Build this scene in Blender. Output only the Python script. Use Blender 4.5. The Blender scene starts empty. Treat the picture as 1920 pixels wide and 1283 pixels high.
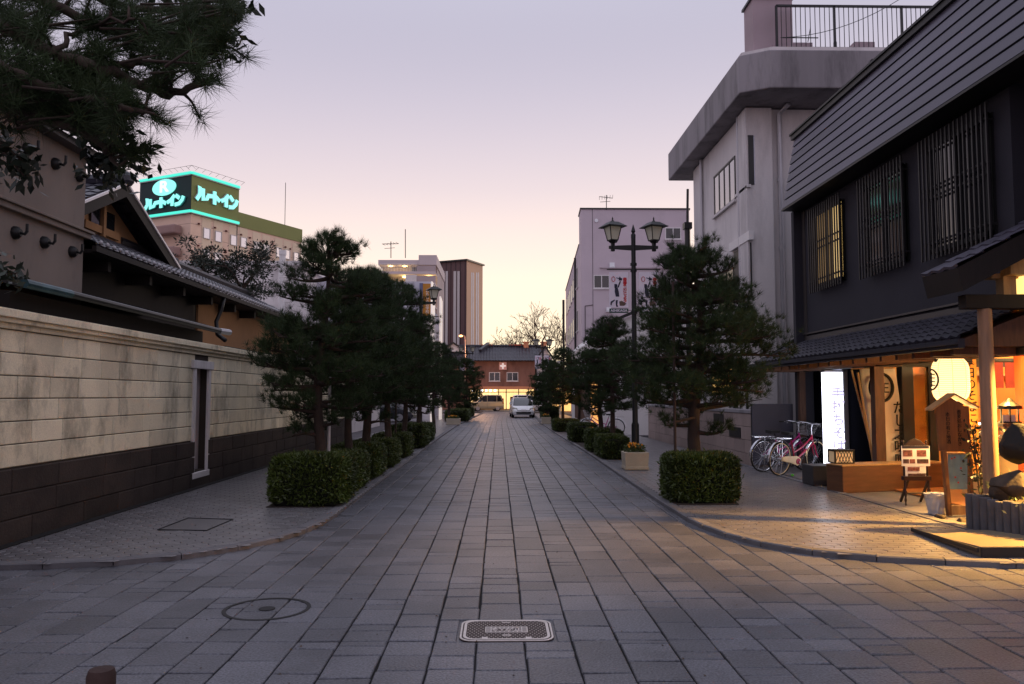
import bpy, math, random
import numpy as np
from mathutils import Vector, Matrix
R = math.radians
random.seed(7); np.random.seed(7)
S = bpy.context.scene
COL = S.collection
# ------------------------------------------------------------------ camera
CAM = Vector((0, 0, 1.6)); FPX = 1500.0
yaw = math.atan(25 / 1500.0); pit = math.atan(100.5 / 1500.0)
cd = bpy.data.cameras.new('camera'); cam = bpy.data.objects.new('camera', cd); COL.objects.link(cam)
cam.location = CAM; cam.rotation_euler = (R(90) + pit, 0, -yaw)
cd.sensor_width = 36; cd.lens = 36 * FPX / 1920; cd.clip_start = .05; cd.clip_end = 2000
S.camera = cam
S.view_settings.view_transform = 'Standard'; S.view_settings.look = 'None'
S.view_settings.exposure = 0.0; S.view_settings.gamma = 1.0
# ------------------------------------------------------------------ sky
def lin(c):
    c = c / 255.0
    return c / 12.92 if c <= .04045 else ((c + .055) / 1.055) ** 2.4
def rgb(r, g, b): return (lin(r), lin(g), lin(b), 1)
SUN_EL, SUN_AZ = R(5), R(55)
W = bpy.data.worlds.new('World'); S.world = W; W.use_nodes = True
nt = W.node_tree; N = nt.nodes; L = nt.links; N.clear()
out = N.new('ShaderNodeOutputWorld')
sky = N.new('ShaderNodeTexSky'); sky.sky_type = 'NISHITA'; sky.sun_disc = False
sky.sun_elevation = SUN_EL; sky.sun_rotation = SUN_AZ
bg1 = N.new('ShaderNodeBackground'); bg1.inputs[1].default_value = .006; L.new(sky.outputs[0], bg1.inputs[0])
tc = N.new('ShaderNodeTexCoord'); sx = N.new('ShaderNodeSeparateXYZ'); L.new(tc.outputs['Generated'], sx.inputs[0])
def ramp(stops, src):
    r = N.new('ShaderNodeValToRGB'); r.color_ramp.interpolation = 'B_SPLINE'
    el = r.color_ramp.elements
    while len(el) < len(stops): el.new(.5)
    for e, (p, c) in zip(el, stops): e.position = p; e.color = c
    L.new(src, r.inputs[0]); return r
glow = ramp([(0, rgb(240, 218, 178)), (.05, rgb(241, 221, 184)), (.11, rgb(238, 217, 190)), (.17, rgb(224, 203, 190)),
             (.25, rgb(199, 184, 187)), (.36, rgb(170, 164, 178)), (.47, rgb(155, 152, 168)), (1, rgb(206, 208, 224))], sx.outputs[2])
away = ramp([(0, rgb(190, 168, 176)), (.06, rgb(196, 176, 184)), (.15, rgb(184, 171, 182)), (.3, rgb(158, 153, 170)),
             (.48, rgb(152, 150, 170)), (1, rgb(204, 206, 222))], sx.outputs[2])
# azimuth factor: towards the after-glow (slightly right of straight ahead)
vn = N.new('ShaderNodeVectorMath'); vn.operation = 'DOT_PRODUCT'; L.new(tc.outputs['Generated'], vn.inputs[0])
ga = R(9); vn.inputs[1].default_value = (math.sin(ga), math.cos(ga), 0)
mr = N.new('ShaderNodeMapRange'); mr.interpolation_type = 'SMOOTHSTEP'
mr.inputs[1].default_value = .3; mr.inputs[2].default_value = 1.0; L.new(vn.outputs['Value'], mr.inputs[0])
mx = N.new('ShaderNodeMixRGB'); L.new(mr.outputs[0], mx.inputs[0]); L.new(away.outputs[0], mx.inputs[1]); L.new(glow.outputs[0], mx.inputs[2])
bg2 = N.new('ShaderNodeBackground'); bg2.inputs[1].default_value = 1.55; L.new(mx.outputs[0], bg2.inputs[0])
ad = N.new('ShaderNodeAddShader'); L.new(bg1.outputs[0], ad.inputs[0]); L.new(bg2.outputs[0], ad.inputs[1])
L.new(ad.outputs[0], out.inputs[0])
sl = bpy.data.lights.new('sun', 'SUN'); so = bpy.data.objects.new('sun', sl); COL.objects.link(so)
sl.energy = .6; sl.angle = R(22); sl.color = (1, .78, .58)
so.rotation_euler = Vector((math.sin(SUN_AZ) * math.cos(SUN_EL), math.cos(SUN_AZ) * math.cos(SUN_EL), math.sin(SUN_EL))).to_track_quat('Z', 'Y').to_euler()
# ------------------------------------------------------------------ pixel -> point helpers (1920x1283 photograph)
cf = Vector((math.sin(yaw) * math.cos(pit), math.cos(yaw) * math.cos(pit), math.sin(pit)))
cr = Vector((math.cos(yaw), -math.sin(yaw), 0)); cu = cr.cross(cf)
def ray(x, y): return cf * FPX + cr * (x - 960) + cu * (641.5 - y)
def aY(x, y, Y): d = ray(x, y); return CAM + d * (Y / d.y)
def aX(x, y, X): d = ray(x, y); return CAM + d * (X / d.x)
# ------------------------------------------------------------------ materials
MC = {}
def mat(name, col, rough=.75, var=.18, sc=2.5, bump=0., bsc=40., metal=0., spec=.4, emit=None, es=0., tone=0., stretch=None, stain=0., stsc=1.5, grain=0., gsc=250., coat=0., trans=0.):
    if name in MC: return MC[name]
    m = bpy.data.materials.new(name); m.use_nodes = True; MC[name] = m
    n = m.node_tree.nodes; l = m.node_tree.links; b = n['Principled BSDF']
    if len(col) == 3: col = (*col, 1)
    b.inputs['Roughness'].default_value = rough; b.inputs['Metallic'].default_value = metal
    b.inputs['Specular IOR Level'].default_value = spec; b.inputs['Coat Weight'].default_value = coat
    b.inputs['Transmission Weight'].default_value = trans
    t = n.new('ShaderNodeTexCoord'); vec = t.outputs['Object']
    if stretch:
        mp = n.new('ShaderNodeMapping'); mp.inputs['Scale'].default_value = stretch; l.new(vec, mp.inputs[0]); vec2 = mp.outputs[0]
    else: vec2 = vec
    rg = n.new('ShaderNodeRGB'); rg.outputs[0].default_value = col; cur = rg.outputs[0]
    def mul(fac_socket, lo, hi):
        nonlocal cur
        r = n.new('ShaderNodeMapRange'); r.inputs[3].default_value = lo; r.inputs[4].default_value = hi
        r.inputs[1].default_value = .25; r.inputs[2].default_value = .75
        l.new(fac_socket, r.inputs[0])
        mm = n.new('ShaderNodeVectorMath'); mm.operation = 'SCALE'; l.new(cur, mm.inputs[0]); l.new(r.outputs[0], mm.inputs['Scale']); cur = mm.outputs[0]
    if var:
        no = n.new('ShaderNodeTexNoise'); no.inputs['Scale'].default_value = sc; no.inputs['Detail'].default_value = 5; l.new(vec2, no.inputs[0]); mul(no.outputs[0], 1 - var, 1 + var)
    if grain:
        no = n.new('ShaderNodeTexNoise'); no.inputs['Scale'].default_value = gsc; no.inputs['Detail'].default_value = 2; l.new(vec, no.inputs[0]); mul(no.outputs[0], 1 - grain, 1 + grain)
    if stain:
        no = n.new('ShaderNodeTexNoise'); no.inputs['Scale'].default_value = stsc; no.inputs['Detail'].default_value = 8; no.inputs['Roughness'].default_value = .7; l.new(vec2, no.inputs[0])
        r = n.new('ShaderNodeMapRange'); r.inputs[1].default_value = .5; r.inputs[2].default_value = .68; r.inputs[3].default_value = 1; r.inputs[4].default_value = 1 - stain
        l.new(no.outputs[0], r.inputs[0]); mm = n.new('ShaderNodeVectorMath'); mm.operation = 'SCALE'; l.new(cur, mm.inputs[0]); l.new(r.outputs[0], mm.inputs['Scale']); cur = mm.outputs[0]
    if tone:
        a = n.new('ShaderNodeAttribute'); a.attribute_name = 'tone'
        r = n.new('ShaderNodeMapRange'); r.inputs[3].default_value = 1 - tone; r.inputs[4].default_value = 1 + tone; l.new(a.outputs['Fac'], r.inputs[0])
        mm = n.new('ShaderNodeVectorMath'); mm.operation = 'SCALE'; l.new(cur, mm.inputs[0]); l.new(r.outputs[0], mm.inputs['Scale']); cur = mm.outputs[0]
    l.new(cur, b.inputs['Base Color'])
    if bump:
        no = n.new('ShaderNodeTexNoise'); no.inputs['Scale'].default_value = bsc; no.inputs['Detail'].default_value = 6; l.new(vec2, no.inputs[0])
        bp = n.new('ShaderNodeBump'); bp.inputs['Strength'].default_value = bump; bp.inputs['Distance'].default_value = .01; l.new(no.outputs[0], bp.inputs['Height']); l.new(bp.outputs[0], b.inputs['Normal'])
    if emit:
        b.inputs['Emission Color'].default_value = (*emit[:3], 1); b.inputs['Emission Strength'].default_value = es
    return m
def wavy(name, base, col2, axis, period, rough=.6, var=.12, spec=.3, metal=0., width=.12, bump=.5):
    """siding: thin dark joints every `period` metres along an axis (0 x, 1 y, 2 z)"""
    if name in MC: return MC[name]
    m = mat(name, base, rough, var, spec=spec, metal=metal, sc=1.2)
    n = m.node_tree.nodes; l = m.node_tree.links; b = n['Principled BSDF']
    t = n.new('ShaderNodeTexCoord'); s = n.new('ShaderNodeSeparateXYZ'); l.new(t.outputs['Object'], s.inputs[0])
    d = n.new('ShaderNodeMath'); d.operation = 'DIVIDE'; d.inputs[1].default_value = period; l.new(s.outputs[axis], d.inputs[0])
    f = n.new('ShaderNodeMath'); f.operation = 'FRACT'; l.new(d.outputs[0], f.inputs[0])
    c = n.new('ShaderNodeMath'); c.operation = 'LESS_THAN'; c.inputs[1].default_value = width; l.new(f.outputs[0], c.inputs[0])
    src = b.inputs['Base Color'].links[0].from_socket
    mxx = n.new('ShaderNodeMixRGB'); l.new(c.outputs[0], mxx.inputs[0]); l.new(src, mxx.inputs[1]); mxx.inputs[2].default_value = (*col2[:3], 1)
    l.new(mxx.outputs[0], b.inputs['Base Color'])
    bp = n.new('ShaderNodeBump'); bp.inputs['Strength'].default_value = bump; bp.inputs['Distance'].default_value = .02; bp.invert = True
    l.new(c.outputs[0], bp.inputs['Height']); l.new(bp.outputs[0], b.inputs['Normal'])
    return m
# ------------------------------------------------------------------ mesh builder
class MB:
    def __init__(s): s.v = []; s.f = []; s.m = []; s.t = []; s.M = None; s.mi = 0; s.tone = .5
    def add(s, vs, fs):
        o = len(s.v)
        if s.M is not None: vs = [s.M @ Vector(p) for p in vs]
        s.v += [tuple(p) for p in vs]
        for f in fs: s.f.append([o + i for i in f]); s.m.append(s.mi); s.t.append(s.tone)
        return s
    def box(s, x0, x1, y0, y1, z0, z1):
        return s.add([(x0, y0, z0), (x1, y0, z0), (x1, y1, z0), (x0, y1, z0), (x0, y0, z1), (x1, y0, z1), (x1, y1, z1), (x0, y1, z1)],
                     [(3, 2, 1, 0), (4, 5, 6, 7), (0, 1, 5, 4), (1, 2, 6, 5), (2, 3, 7, 6), (3, 0, 4, 7)])
    def quad(s, a, b, c, d): return s.add([a, b, c, d], [(0, 1, 2, 3)])
    def hexa(s, b, t):  # bottom 4 and top 4 points, same winding (ccw from above)
        return s.add(list(b) + list(t), [(3, 2, 1, 0), (4, 5, 6, 7), (0, 1, 5, 4), (1, 2, 6, 5), (2, 3, 7, 6), (3, 0, 4, 7)])
    def prism(s, pts, vec):
        n = len(pts); vec = Vector(vec); q = [Vector(p) for p in pts]
        nn = Vector((0, 0, 0))
        for i in range(n): nn += q[i].cross(q[(i + 1) % n])
        if nn.dot(vec) > 0: q = q[::-1]
        vs = q + [p + vec for p in q]
        return s.add(vs, [list(range(n)), list(range(2 * n - 1, n - 1, -1))] + [(i, i + n, (i + 1) % n + n, (i + 1) % n)[::1] for i in range(n)])
    def bar(s, a, b, w, h=None, up=(0, 0, 1)):
        h = h or w; a = Vector(a); b = Vector(b); d = (b - a).normalized(); up = Vector(up)
        if abs(d.dot(up)) > .98: up = Vector((0, 1, 0)) if abs(d.y) < .9 else Vector((1, 0, 0))
        x = d.cross(up).normalized() * w / 2; y = x.cross(d).normalized() * h / 2
        r = [-x - y, x - y, x + y, -x + y]
        return s.add([a + k for k in r] + [b + k for k in r], [(3, 2, 1, 0), (4, 5, 6, 7), (0, 1, 5, 4), (1, 2, 6, 5), (2, 3, 7, 6), (3, 0, 4, 7)])
    def tube(s, pts, rad, n=8, cap=True, closed=False):
        pts = [Vector(p) for p in pts]; k = len(pts)
        if not isinstance(rad, (list, tuple)): rad = [rad] * k
        vs = []; prev = None
        for i, p in enumerate(pts):
            if closed: d = pts[(i + 1) % k] - pts[i - 1]
            else: d = pts[min(i + 1, k - 1)] - pts[max(i - 1, 0)]
            d.normalize()
            if prev is None:
                a = Vector((0, 0, 1)) if abs(d.z) < .9 else Vector((1, 0, 0)); x = d.cross(a).normalized()
            else:
                x = prev - d * prev.dot(d); x.normalize()
            prev = x; y = d.cross(x)
            for j in range(n):
                an = 2 * math.pi * j / n; vs.append(p + (x * math.cos(an) + y * math.sin(an)) * rad[i])
        fs = []
        for i in range(k if closed else k - 1):
            for j in range(n):
                a = i * n + j; b = i * n + (j + 1) % n; i2 = (i + 1) % k; fs.append((a, b, i2 * n + (j + 1) % n, i2 * n + j))
        if cap and not closed: fs += [list(range(n))[::-1], [(k - 1) * n + j for j in range(n)]]
        return s.add(vs, fs)
    def lathe(s, prof, c=(0, 0, 0), n=16, axis='z'):
        vs = []; k = len(prof)
        for r, z in prof:
            for j in range(n):
                a = 2 * math.pi * j / n; p = (r * math.cos(a), r * math.sin(a), z)
                if axis == 'x': p = (p[2], p[0], p[1])
                if axis == 'y': p = (p[0], p[2], p[1])
                vs.append((c[0] + p[0], c[1] + p[1], c[2] + p[2]))
        fs = [(i * n + j, i * n + (j + 1) % n, (i + 1) * n + (j + 1) % n, (i + 1) * n + j) for i in range(k - 1) for j in range(n)]
        fs += [list(range(n))[::-1], [(k - 1) * n + j for j in range(n)]]
        return s.add(vs, fs)
    def ball(s, c, r, n=10, k=6, jit=0., sz=1.):
        prof = []
        vs = []; c = Vector(c)
        for i in range(k + 1):
            th = math.pi * i / k
            for j in range(n):
                a = 2 * math.pi * j / n; q = 1 + random.uniform(-jit, jit)
                vs.append(c + Vector((math.sin(th) * math.cos(a), math.sin(th) * math.sin(a), -math.cos(th) * sz)) * r * q)
        fs = [(i * n + j, i * n + (j + 1) % n, (i + 1) * n + (j + 1) % n, (i + 1) * n + j) for i in range(k) for j in range(n)]
        return s.add(vs, fs)
    def build(s, name, mats, parent=None, smooth=False, bevel=0., world=True, seg=2):
        me = bpy.data.meshes.new(name)
        vs = s.v
        if parent is not None and world:
            r = parent
            while r.parent: r = r.parent
            Mi = Matrix.LocRotScale(r.location, r.rotation_euler, None).inverted(); vs = [tuple(Mi @ Vector(p)) for p in vs]
        me.from_pydata(vs, [], s.f)
        if not isinstance(mats, (list, tuple)): mats = [mats]
        for m in mats: me.materials.append(m)
        me.polygons.foreach_set('material_index', s.m)
        if smooth: me.polygons.foreach_set('use_smooth', [True] * len(me.polygons))
        if any(t != .5 for t in s.t):
            at = me.attributes.new('tone', 'FLOAT', 'FACE'); at.data.foreach_set('value', s.t)
        me.validate(clean_customdata=False); me.update()
        o = bpy.data.objects.new(name, me); COL.objects.link(o); o.parent = parent
        if smooth == 'auto':
            try: me.set_sharp_from_angle(angle=R(35))
            except Exception: pass
        if bevel:
            bm_ = o.modifiers.new('bevel', 'BEVEL'); bm_.width = bevel; bm_.segments = seg; bm_.limit_method = 'ANGLE'; bm_.angle_limit = R(40)
        return o
def tag(o, label=None, cat=None, group=None, kind=None):
    if label: o['label'] = label
    if cat: o['category'] = cat
    if group: o['group'] = group
    if kind: o['kind'] = kind
    return o
def thing(name, label, cat, loc=(0, 0, 0), rotz=0, group=None):
    o = bpy.data.objects.new(name, None); COL.objects.link(o); o.location = loc; o.rotation_euler = (0, 0, rotz); o.empty_display_size = .2
    return tag(o, label, cat, group)
def single(mb, name, mats, label, cat, loc, group=None, **k):
    """a thing that is one mesh, origin at its base"""
    lv = Vector(loc); mb.v = [tuple(Vector(p) - lv) for p in mb.v]
    o = mb.build(name, mats, None, **k); o.location = loc
    return tag(o, label, cat, group)
def struct(mb, name, mats, kind='structure', **k): return tag(mb.build(name, mats, None, **k), kind=kind)
def dup(root, loc, rotz, label=None, group=None, scale=None):
    def cp(o, par):
        c = o.copy(); COL.objects.link(c)
        if par is not None: c.parent = par
        for ch in list(o.children): cp(ch, c)
        return c
    r = cp(root, None); r.location = loc; r.rotation_euler = (0, 0, rotz)
    if scale: r.scale = scale if isinstance(scale, (tuple, list)) else (scale,) * 3
    if label: r['label'] = label
    if group: r['group'] = group
    return r
def text_mb(body, size, M, thick=.004, lh=1.0, align='CENTER', bold=0., vertical=False):
    """real lettering as a thin raised mesh; M places it: local x right, y up, z out of the face"""
    c = bpy.data.curves.new('t', 'FONT'); c.body = '\n'.join(body) if vertical else body
    c.size = size; c.align_x = align; c.align_y = 'CENTER'; c.space_line = lh; c.extrude = thick / 2; c.offset = bold; c.resolution_u = 3
    o = bpy.data.objects.new('t', c); COL.objects.link(o)
    bpy.context.view_layer.update()
    me = bpy.data.meshes.new_from_object(o.evaluated_get(bpy.context.evaluated_depsgraph_get()))
    mb = MB(); mb.add([M @ v.co for v in me.vertices], [list(p.vertices) for p in me.polygons])
    bpy.data.objects.remove(o); bpy.data.curves.remove(c); bpy.data.meshes.remove(me)
    return mb
def frame(o, xdir, ydir=(0, 0, 1)):
    x = Vector(xdir).normalized(); y = Vector(ydir).normalized(); z = x.cross(y).normalized(); y = z.cross(x)
    return Matrix(((x.x, y.x, z.x, o[0]), (x.y, y.y, z.y, o[1]), (x.z, y.z, z.z, o[2]), (0, 0, 0, 1)))
def tri_obj(name, V, F, mats, parent=None, smooth=False, tone=None):
    """numpy arrays to an object: V (n,3), F (m,k)"""
    me = bpy.data.meshes.new(name); k = F.shape[1]
    me.vertices.add(len(V)); me.vertices.foreach_set('co', V.astype(np.float32).ravel())
    me.loops.add(F.size); me.loops.foreach_set('vertex_index', F.astype(np.int32).ravel())
    me.polygons.add(len(F)); me.polygons.foreach_set('loop_start', np.arange(0, F.size, k, dtype=np.int32))
    me.materials.append(mats)
    if tone is not None:
        at = me.attributes.new('tone', 'FLOAT', 'FACE'); at.data.foreach_set('value', tone.astype(np.float32))
    me.update(calc_edges=True); me.validate(clean_customdata=False)
    o = bpy.data.objects.new(name, me); COL.objects.link(o); o.parent = parent
    return o
# ------------------------------------------------------------------ palette
M_slab = mat('granite_slab', rgb(91, 91, 98), .43, .2, 1.3, bump=.7, bsc=55, tone=.22, grain=.6, gsc=70, spec=.45, stain=.32, stsc=1.1)
M_joint = mat('joint_dirt', rgb(18, 16, 17), .95, .2)
M_paver = mat('paver', rgb(110, 107, 110), .3, .16, 1.5, bump=.3, bsc=70, tone=.14, grain=.25, gsc=180, spec=.5, stain=.15)
M_kerb = mat('kerb_stone', rgb(98, 96, 100), .7, .2, 3, bump=.3, grain=.25, tone=.12)
M_asph = mat('asphalt', rgb(84, 80, 84), .9, .2, 1.5, grain=.3, gsc=120, bump=.3, bsc=120)
M_soil = mat('soil', rgb(52, 44, 38), .95, .3, 8, bump=.5)
M_con = mat('concrete', rgb(208, 202, 202), .85, .16, .8, bump=.15, stain=.32, stsc=.7, stretch=(1, 1, .25), grain=.05, gsc=60)
M_condk = mat('concrete_weathered', rgb(140, 135, 139), .9, .22, .9, bump=.15, stain=.42, stsc=1.2, stretch=(1.6, 1.6, .28))
M_dark = mat('dark_metal', rgb(22, 21, 23), .45, .2, 5, spec=.5)
M_black = mat('black_paint', rgb(16, 16, 18), .5, .15, 8)
M_glassd = mat('window_glass', rgb(26, 28, 32), .06, .0, spec=.9)
M_glassr = mat('mirror_glass', rgb(235, 232, 230), .1, .0, metal=.9)
M_white = mat('white_paint', rgb(218, 214, 214), .6, .06, 2)
M_alu = mat('aluminium', rgb(170, 168, 172), .4, .05, metal=.5)
M_wood = mat('brown_wood', rgb(84, 54, 38), .65, .3, 6, stretch=(6, 6, .8), bump=.2)
M_wdark = mat('dark_wood', rgb(27, 20, 18), .7, .3, 6, stretch=(5, 5, .8))
M_wlight = mat('pale_wood', rgb(176, 136, 88), .6, .22, 5, stretch=(6, 6, 1), bump=.15)
M_tile = mat('roof_tile', rgb(50, 48, 58), .42, .25, 3, tone=.25, spec=.5)
M_needle = mat('pine_needle', rgb(47, 62, 33), .7, .35, 1.2, tone=.5, spec=.3)
M_bark = mat('pine_bark', rgb(62, 50, 44), .95, .35, 9, bump=1, bsc=25, stretch=(1, 1, .4))
M_leaf = mat('hedge_leaf', rgb(60, 72, 24), .5, .35, 2.5, tone=.55, spec=.4)
M_leafdk = mat('broad_leaf', rgb(30, 40, 26), .45, .3, 3, tone=.4)
# ================================================================== GROUND
def interp(tab, y):
    if y <= tab[0][0]: return tab[0][1]
    for (a, p), (b, q) in zip(tab, tab[1:]):
        if y <= b: return p + (q - p) * (y - a) / (b - a)
    return tab[-1][1]
KL = [(-9, 7.36), (-4.57, 7.5), (-3.6, 7.72), (-3.0, 8.05), (-2.62, 8.5), (-2.33, 9.1), (-2.18, 9.8), (-2.15, 10.6), (-2.17, 14.4), (-2.2, 31), (-2.18, 44), (-1.91, 52), (-1.6, 64), (-1.3, 78)]
KR = [(9, 7.3), (4.89, 7.45), (3.9, 7.68), (3.2, 8.0), (2.75, 8.6), (2.5, 9.3), (2.4, 10.1), (2.38, 11.8), (2.4, 15.8), (2.45, 22), (2.38, 33.5), (2.4, 47), (2.75, 62), (3.1, 78)]
def xl(y): return interp([(b, a) for a, b in KL], y)
def xr(y): return interp([(b, a) for a, b in KR], y)
def bend(y): return 0 if y < 42 else .000275 * (y - 42) ** 2 * 1.5
def slab(mb, f, u0, u1, v0, v1, h, ch=.006, gap=.0055, dep=.03, tone=.5, jit=.0, vg=1.0):
    """one stone with chamfered edges: f(u, v, h) -> point"""
    u0 += gap; u1 -= gap; v0 += gap * vg; v1 -= gap * vg
    r = lambda: random.uniform(-jit, jit)
    c = [(u0 + r(), v0 + r()), (u1 + r(), v0 + r()), (u1 + r(), v1 + r()), (u0 + r(), v1 + r())]
    mu = (u0 + u1) / 2; mv = (v0 + v1) / 2
    i_ = [(u + (ch if u < mu else -ch), v + (ch if v < mv else -ch)) for u, v in c]
    hs = [h + random.uniform(-1, 1) * jit * .5 for _ in range(4)]
    mb.tone = tone
    vs = [f(u, v, hh) for (u, v), hh in zip(i_, hs)] + [f(u, v, hh - ch) for (u, v), hh in zip(c, hs)] + [f(u, v, h - dep) for u, v in c]
    mb.add(vs, [(0, 1, 2, 3)] + [(4 + i, 4 + (i + 1) % 4, (i + 1) % 4, i) for i in range(4)] + [(8 + i, 8 + (i + 1) % 4, 4 + (i + 1) % 4, 4 + i) for i in range(4)])
# big ground sheet reaching the horizon
g = MB(); g.quad((-600, -60, -.03), (600, -60, -.03), (600, 900, -.03), (-600, 900, -.03)); struct(g, 'ground', M_asph)
rd = MB(); road_f = lambda u, v, h: (u + bend(v), v, h)
MANH = (-.27, .38, 5.33, 5.84)
random.seed(3)
x = -11.0; UX = [9, -9]
while x < 11.5:
    w = random.choice([.28, .3, .3, .31, .33]); v = 1.4 + random.uniform(0, .3); cx = x + w / 2
    big = abs(cx) < 2.6
    while v < 92:
        ln = random.choice([.14, .18, .24, .28, .32, .34, .4, .45, .55, .7]) if v < 40 else random.choice([.6, .9, 1.2])
        v1 = v + ln
        if v < 5.36 < v1: v1 = 5.36
        vm = (v + v1) / 2
        vq = v + .02; inside = xl(vq) - (.5 if vq < 11 else .16) < cx + bend(vq) < xr(vq) + (.5 if vq < 11 else .16) if vq > 7.3 else True
        if not big and vm > 10.5: break
        if not inside:
            v = v1; continue
        overl = not (x > MANH[1] or x + w < MANH[0] or v >= MANH[3] or v1 <= MANH[2])
        if overl: UX = [min(UX[0], x), max(UX[1], x + w)]
        if overl and v < MANH[2] - .06:
            v1 = MANH[2]; slab(rd, road_f, x, x + w, v, v1, 0, tone=random.random(), jit=.002); v = MANH[3]
            continue
        if overl: v = MANH[3]; continue
        slab(rd, road_f, x, x + w, v, v1, random.uniform(-.0015, .0015), ch=.006 if v < 25 else .004, tone=random.random(), jit=.0045 if v < 30 else 0, vg=random.uniform(1.1, 1.9) if v < 22 else 1)
        v = v1
    x += w
# infill beside the manhole frame
for a, b in ((UX[0], MANH[0]), (MANH[1], UX[1])):
    slab(rd, road_f, a, b, MANH[2], 5.55, 0, tone=random.random(), jit=.001); slab(rd, road_f, a, b, 5.55, MANH[3], 0, tone=random.random(), jit=.001)
struct(rd, 'road', M_slab)
jb = MB(); jb.quad((-11.2, 1.2, -.014), (11.6, 1.2, -.014), (11.6, 94, -.014), (-11.2, 94, -.014)); struct(jb, 'road_bedding', M_joint)
# kerbs
def offset(poly, d):
    o = []
    for i, p in enumerate(poly):
        a = Vector(poly[max(i - 1, 0)]); b = Vector(poly[min(i + 1, len(poly) - 1)]); t = (b - a).normalized(); n_ = Vector((-t.y, t.x)); o.append((p[0] + n_.x * d, p[1] + n_.y * d))
    return o
def resample(poly, step):
    pts = [Vector(p) for p in poly]; o = [pts[0].copy()]; acc = 0
    for a, b in zip(pts, pts[1:]):
        l = (b - a).length; k = step - acc
        while k <= l: o.append(a + (b - a) * (k / l)); k += step
        acc = (acc + l) % step
    return [tuple(p) for p in o]
def kerb(name, line, side, h):
    ln = resample(line, .6); ou = offset(ln, side * .13); mb = MB()
    for i in range(len(ln) - 1):
        mb.tone = random.random()
        def lp(p, q, t): return (p[0] + (q[0] - p[0]) * t, p[1] + (q[1] - p[1]) * t)
        a0, a1 = lp(ln[i], ln[i + 1], .008), lp(ln[i], ln[i + 1], .992); b0, b1 = lp(ou[i], ou[i + 1], .008), lp(ou[i], ou[i + 1], .992)
        c0, c1 = lp(a0, b0, .12), lp(a1, b1, .12); hh = h + random.uniform(-.003, .003)
        q = [a0, b0, b1, a1] if side < 0 else [a0, a1, b1, b0]
        vs = [(*a0, -.02), (*a1, -.02), (*a0, hh - .012), (*a1, hh - .012), (*c0, hh), (*c1, hh), (*b0, hh), (*b1, hh), (*b0, -.02), (*b1, -.02)]
        fs = [(0, 1, 3, 2), (2, 3, 5, 4), (4, 5, 7, 6), (6, 7, 9, 8), (0, 2, 4, 6, 8), (1, 9, 7, 5, 3)]
        if side > 0: fs = [f[::-1] for f in fs]
        mb.add(vs, fs)
    struct(mb, name, M_kerb); return ou
HS = .06
oL = kerb('kerb_left', KL, 1, HS); oR = kerb('kerb_right', KR, -1, HS)
# pavements: bedding sheet, then interlocking pavers
def pave(name, line, xout, yfar):
    mb = MB(); sgn = 1 if xout > 0 else -1
    pts = [p for p in line if p[1] < yfar]
    for a, b in zip(pts, pts[1:]):
        xo = xout
        q = [(a[0], a[1], HS - .02), (xo, a[1], HS - .02), (xo, b[1], HS - .02), (b[0], b[1], HS - .02)]
        mb.add(q, [(0, 1, 2, 3) if sgn > 0 else (3, 2, 1, 0)])
    struct(mb, name + '_bed', M_joint)
    mb = MB(); bw, bh = .222, .111; r = 0; v = 7.45
    random.seed(5)
    lx = lambda yy: (xl(yy) - .13) if sgn < 0 else (xr(yy) + .13)
    while v < 30:
        off = bw / 2 * (r % 2); u0 = min(xout, 2.2 * sgn) if sgn > 0 else xout; u1 = xout if sgn > 0 else -2.2
        u = u0 - off
        while u < u1:
            cx_, cy_ = u + bw / 2, v + bh / 2
            ok = (cx_ > lx(cy_) - .05 and cx_ < xout) if sgn > 0 else (cx_ < lx(cy_) + .05 and cx_ > xout)
            if cy_ < 9.5:
                # outside the curved corner
                ok = ok and True
            if ok:
                k = .028; gp = .0042; h = HS - .008 + random.uniform(-.0012, .0012); t = random.random(); ch = .004
                P = [(u + gp, v + gp), (u + bw / 2, v + gp - 0), (u + bw - gp, v + gp), (u + bw - gp + k, v + bh / 2), (u + bw - gp, v + bh - gp), (u + gp, v + bh - gp), (u + gp + k, v + bh / 2)]
                P = [P[0], P[2], P[3], P[4], P[5], P[6]]
                c = (u + bw / 2, v + bh / 2); mb.tone = t; n_ = 6; tl = random.uniform(-.0012, .0012)
                T = [(p[0] + (c[0] - p[0]) * .045, p[1] + (c[1] - p[1]) * .08, h + tl * (1 if p[0] > c[0] else -1)) for p in P]; B = [(p[0], p[1], h - ch) for p in P]
                mb.add(T + B, [list(range(6))] + [(6 + i, 6 + (i + 1) % 6, (i + 1) % 6, i) for i in range(6)])
            u += bw
        v += bh; r += 1
    for k in range(int((yfar - 30) / .3)):
        v = 30 + .3 * k; a = lx(v + .15) + bend(v) * 0; n_ = 4
        for j in range(8):
            w_ = abs(xout - a) / 8; s0 = a + sgn * w_ * j; s1 = a + sgn * w_ * (j + 1); s0, s1 = min(s0, s1), max(s0, s1)
            slab(mb, lambda u, v, h: (u, v, h), s0, s1, v, v + .3, HS - .008, ch=.004, gap=.003, tone=random.random())
    struct(mb, name, M_paver)
oLc = [(p[0], p[1]) for p in resample(offset(KL, .12), .3)]; oRc = [(p[0], p[1]) for p in resample(offset(KR, -.12), .3)]
pave('pavement_left', oLc, -5.15, 70); pave('pavement_right', oRc, 5.42, 70)
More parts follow.
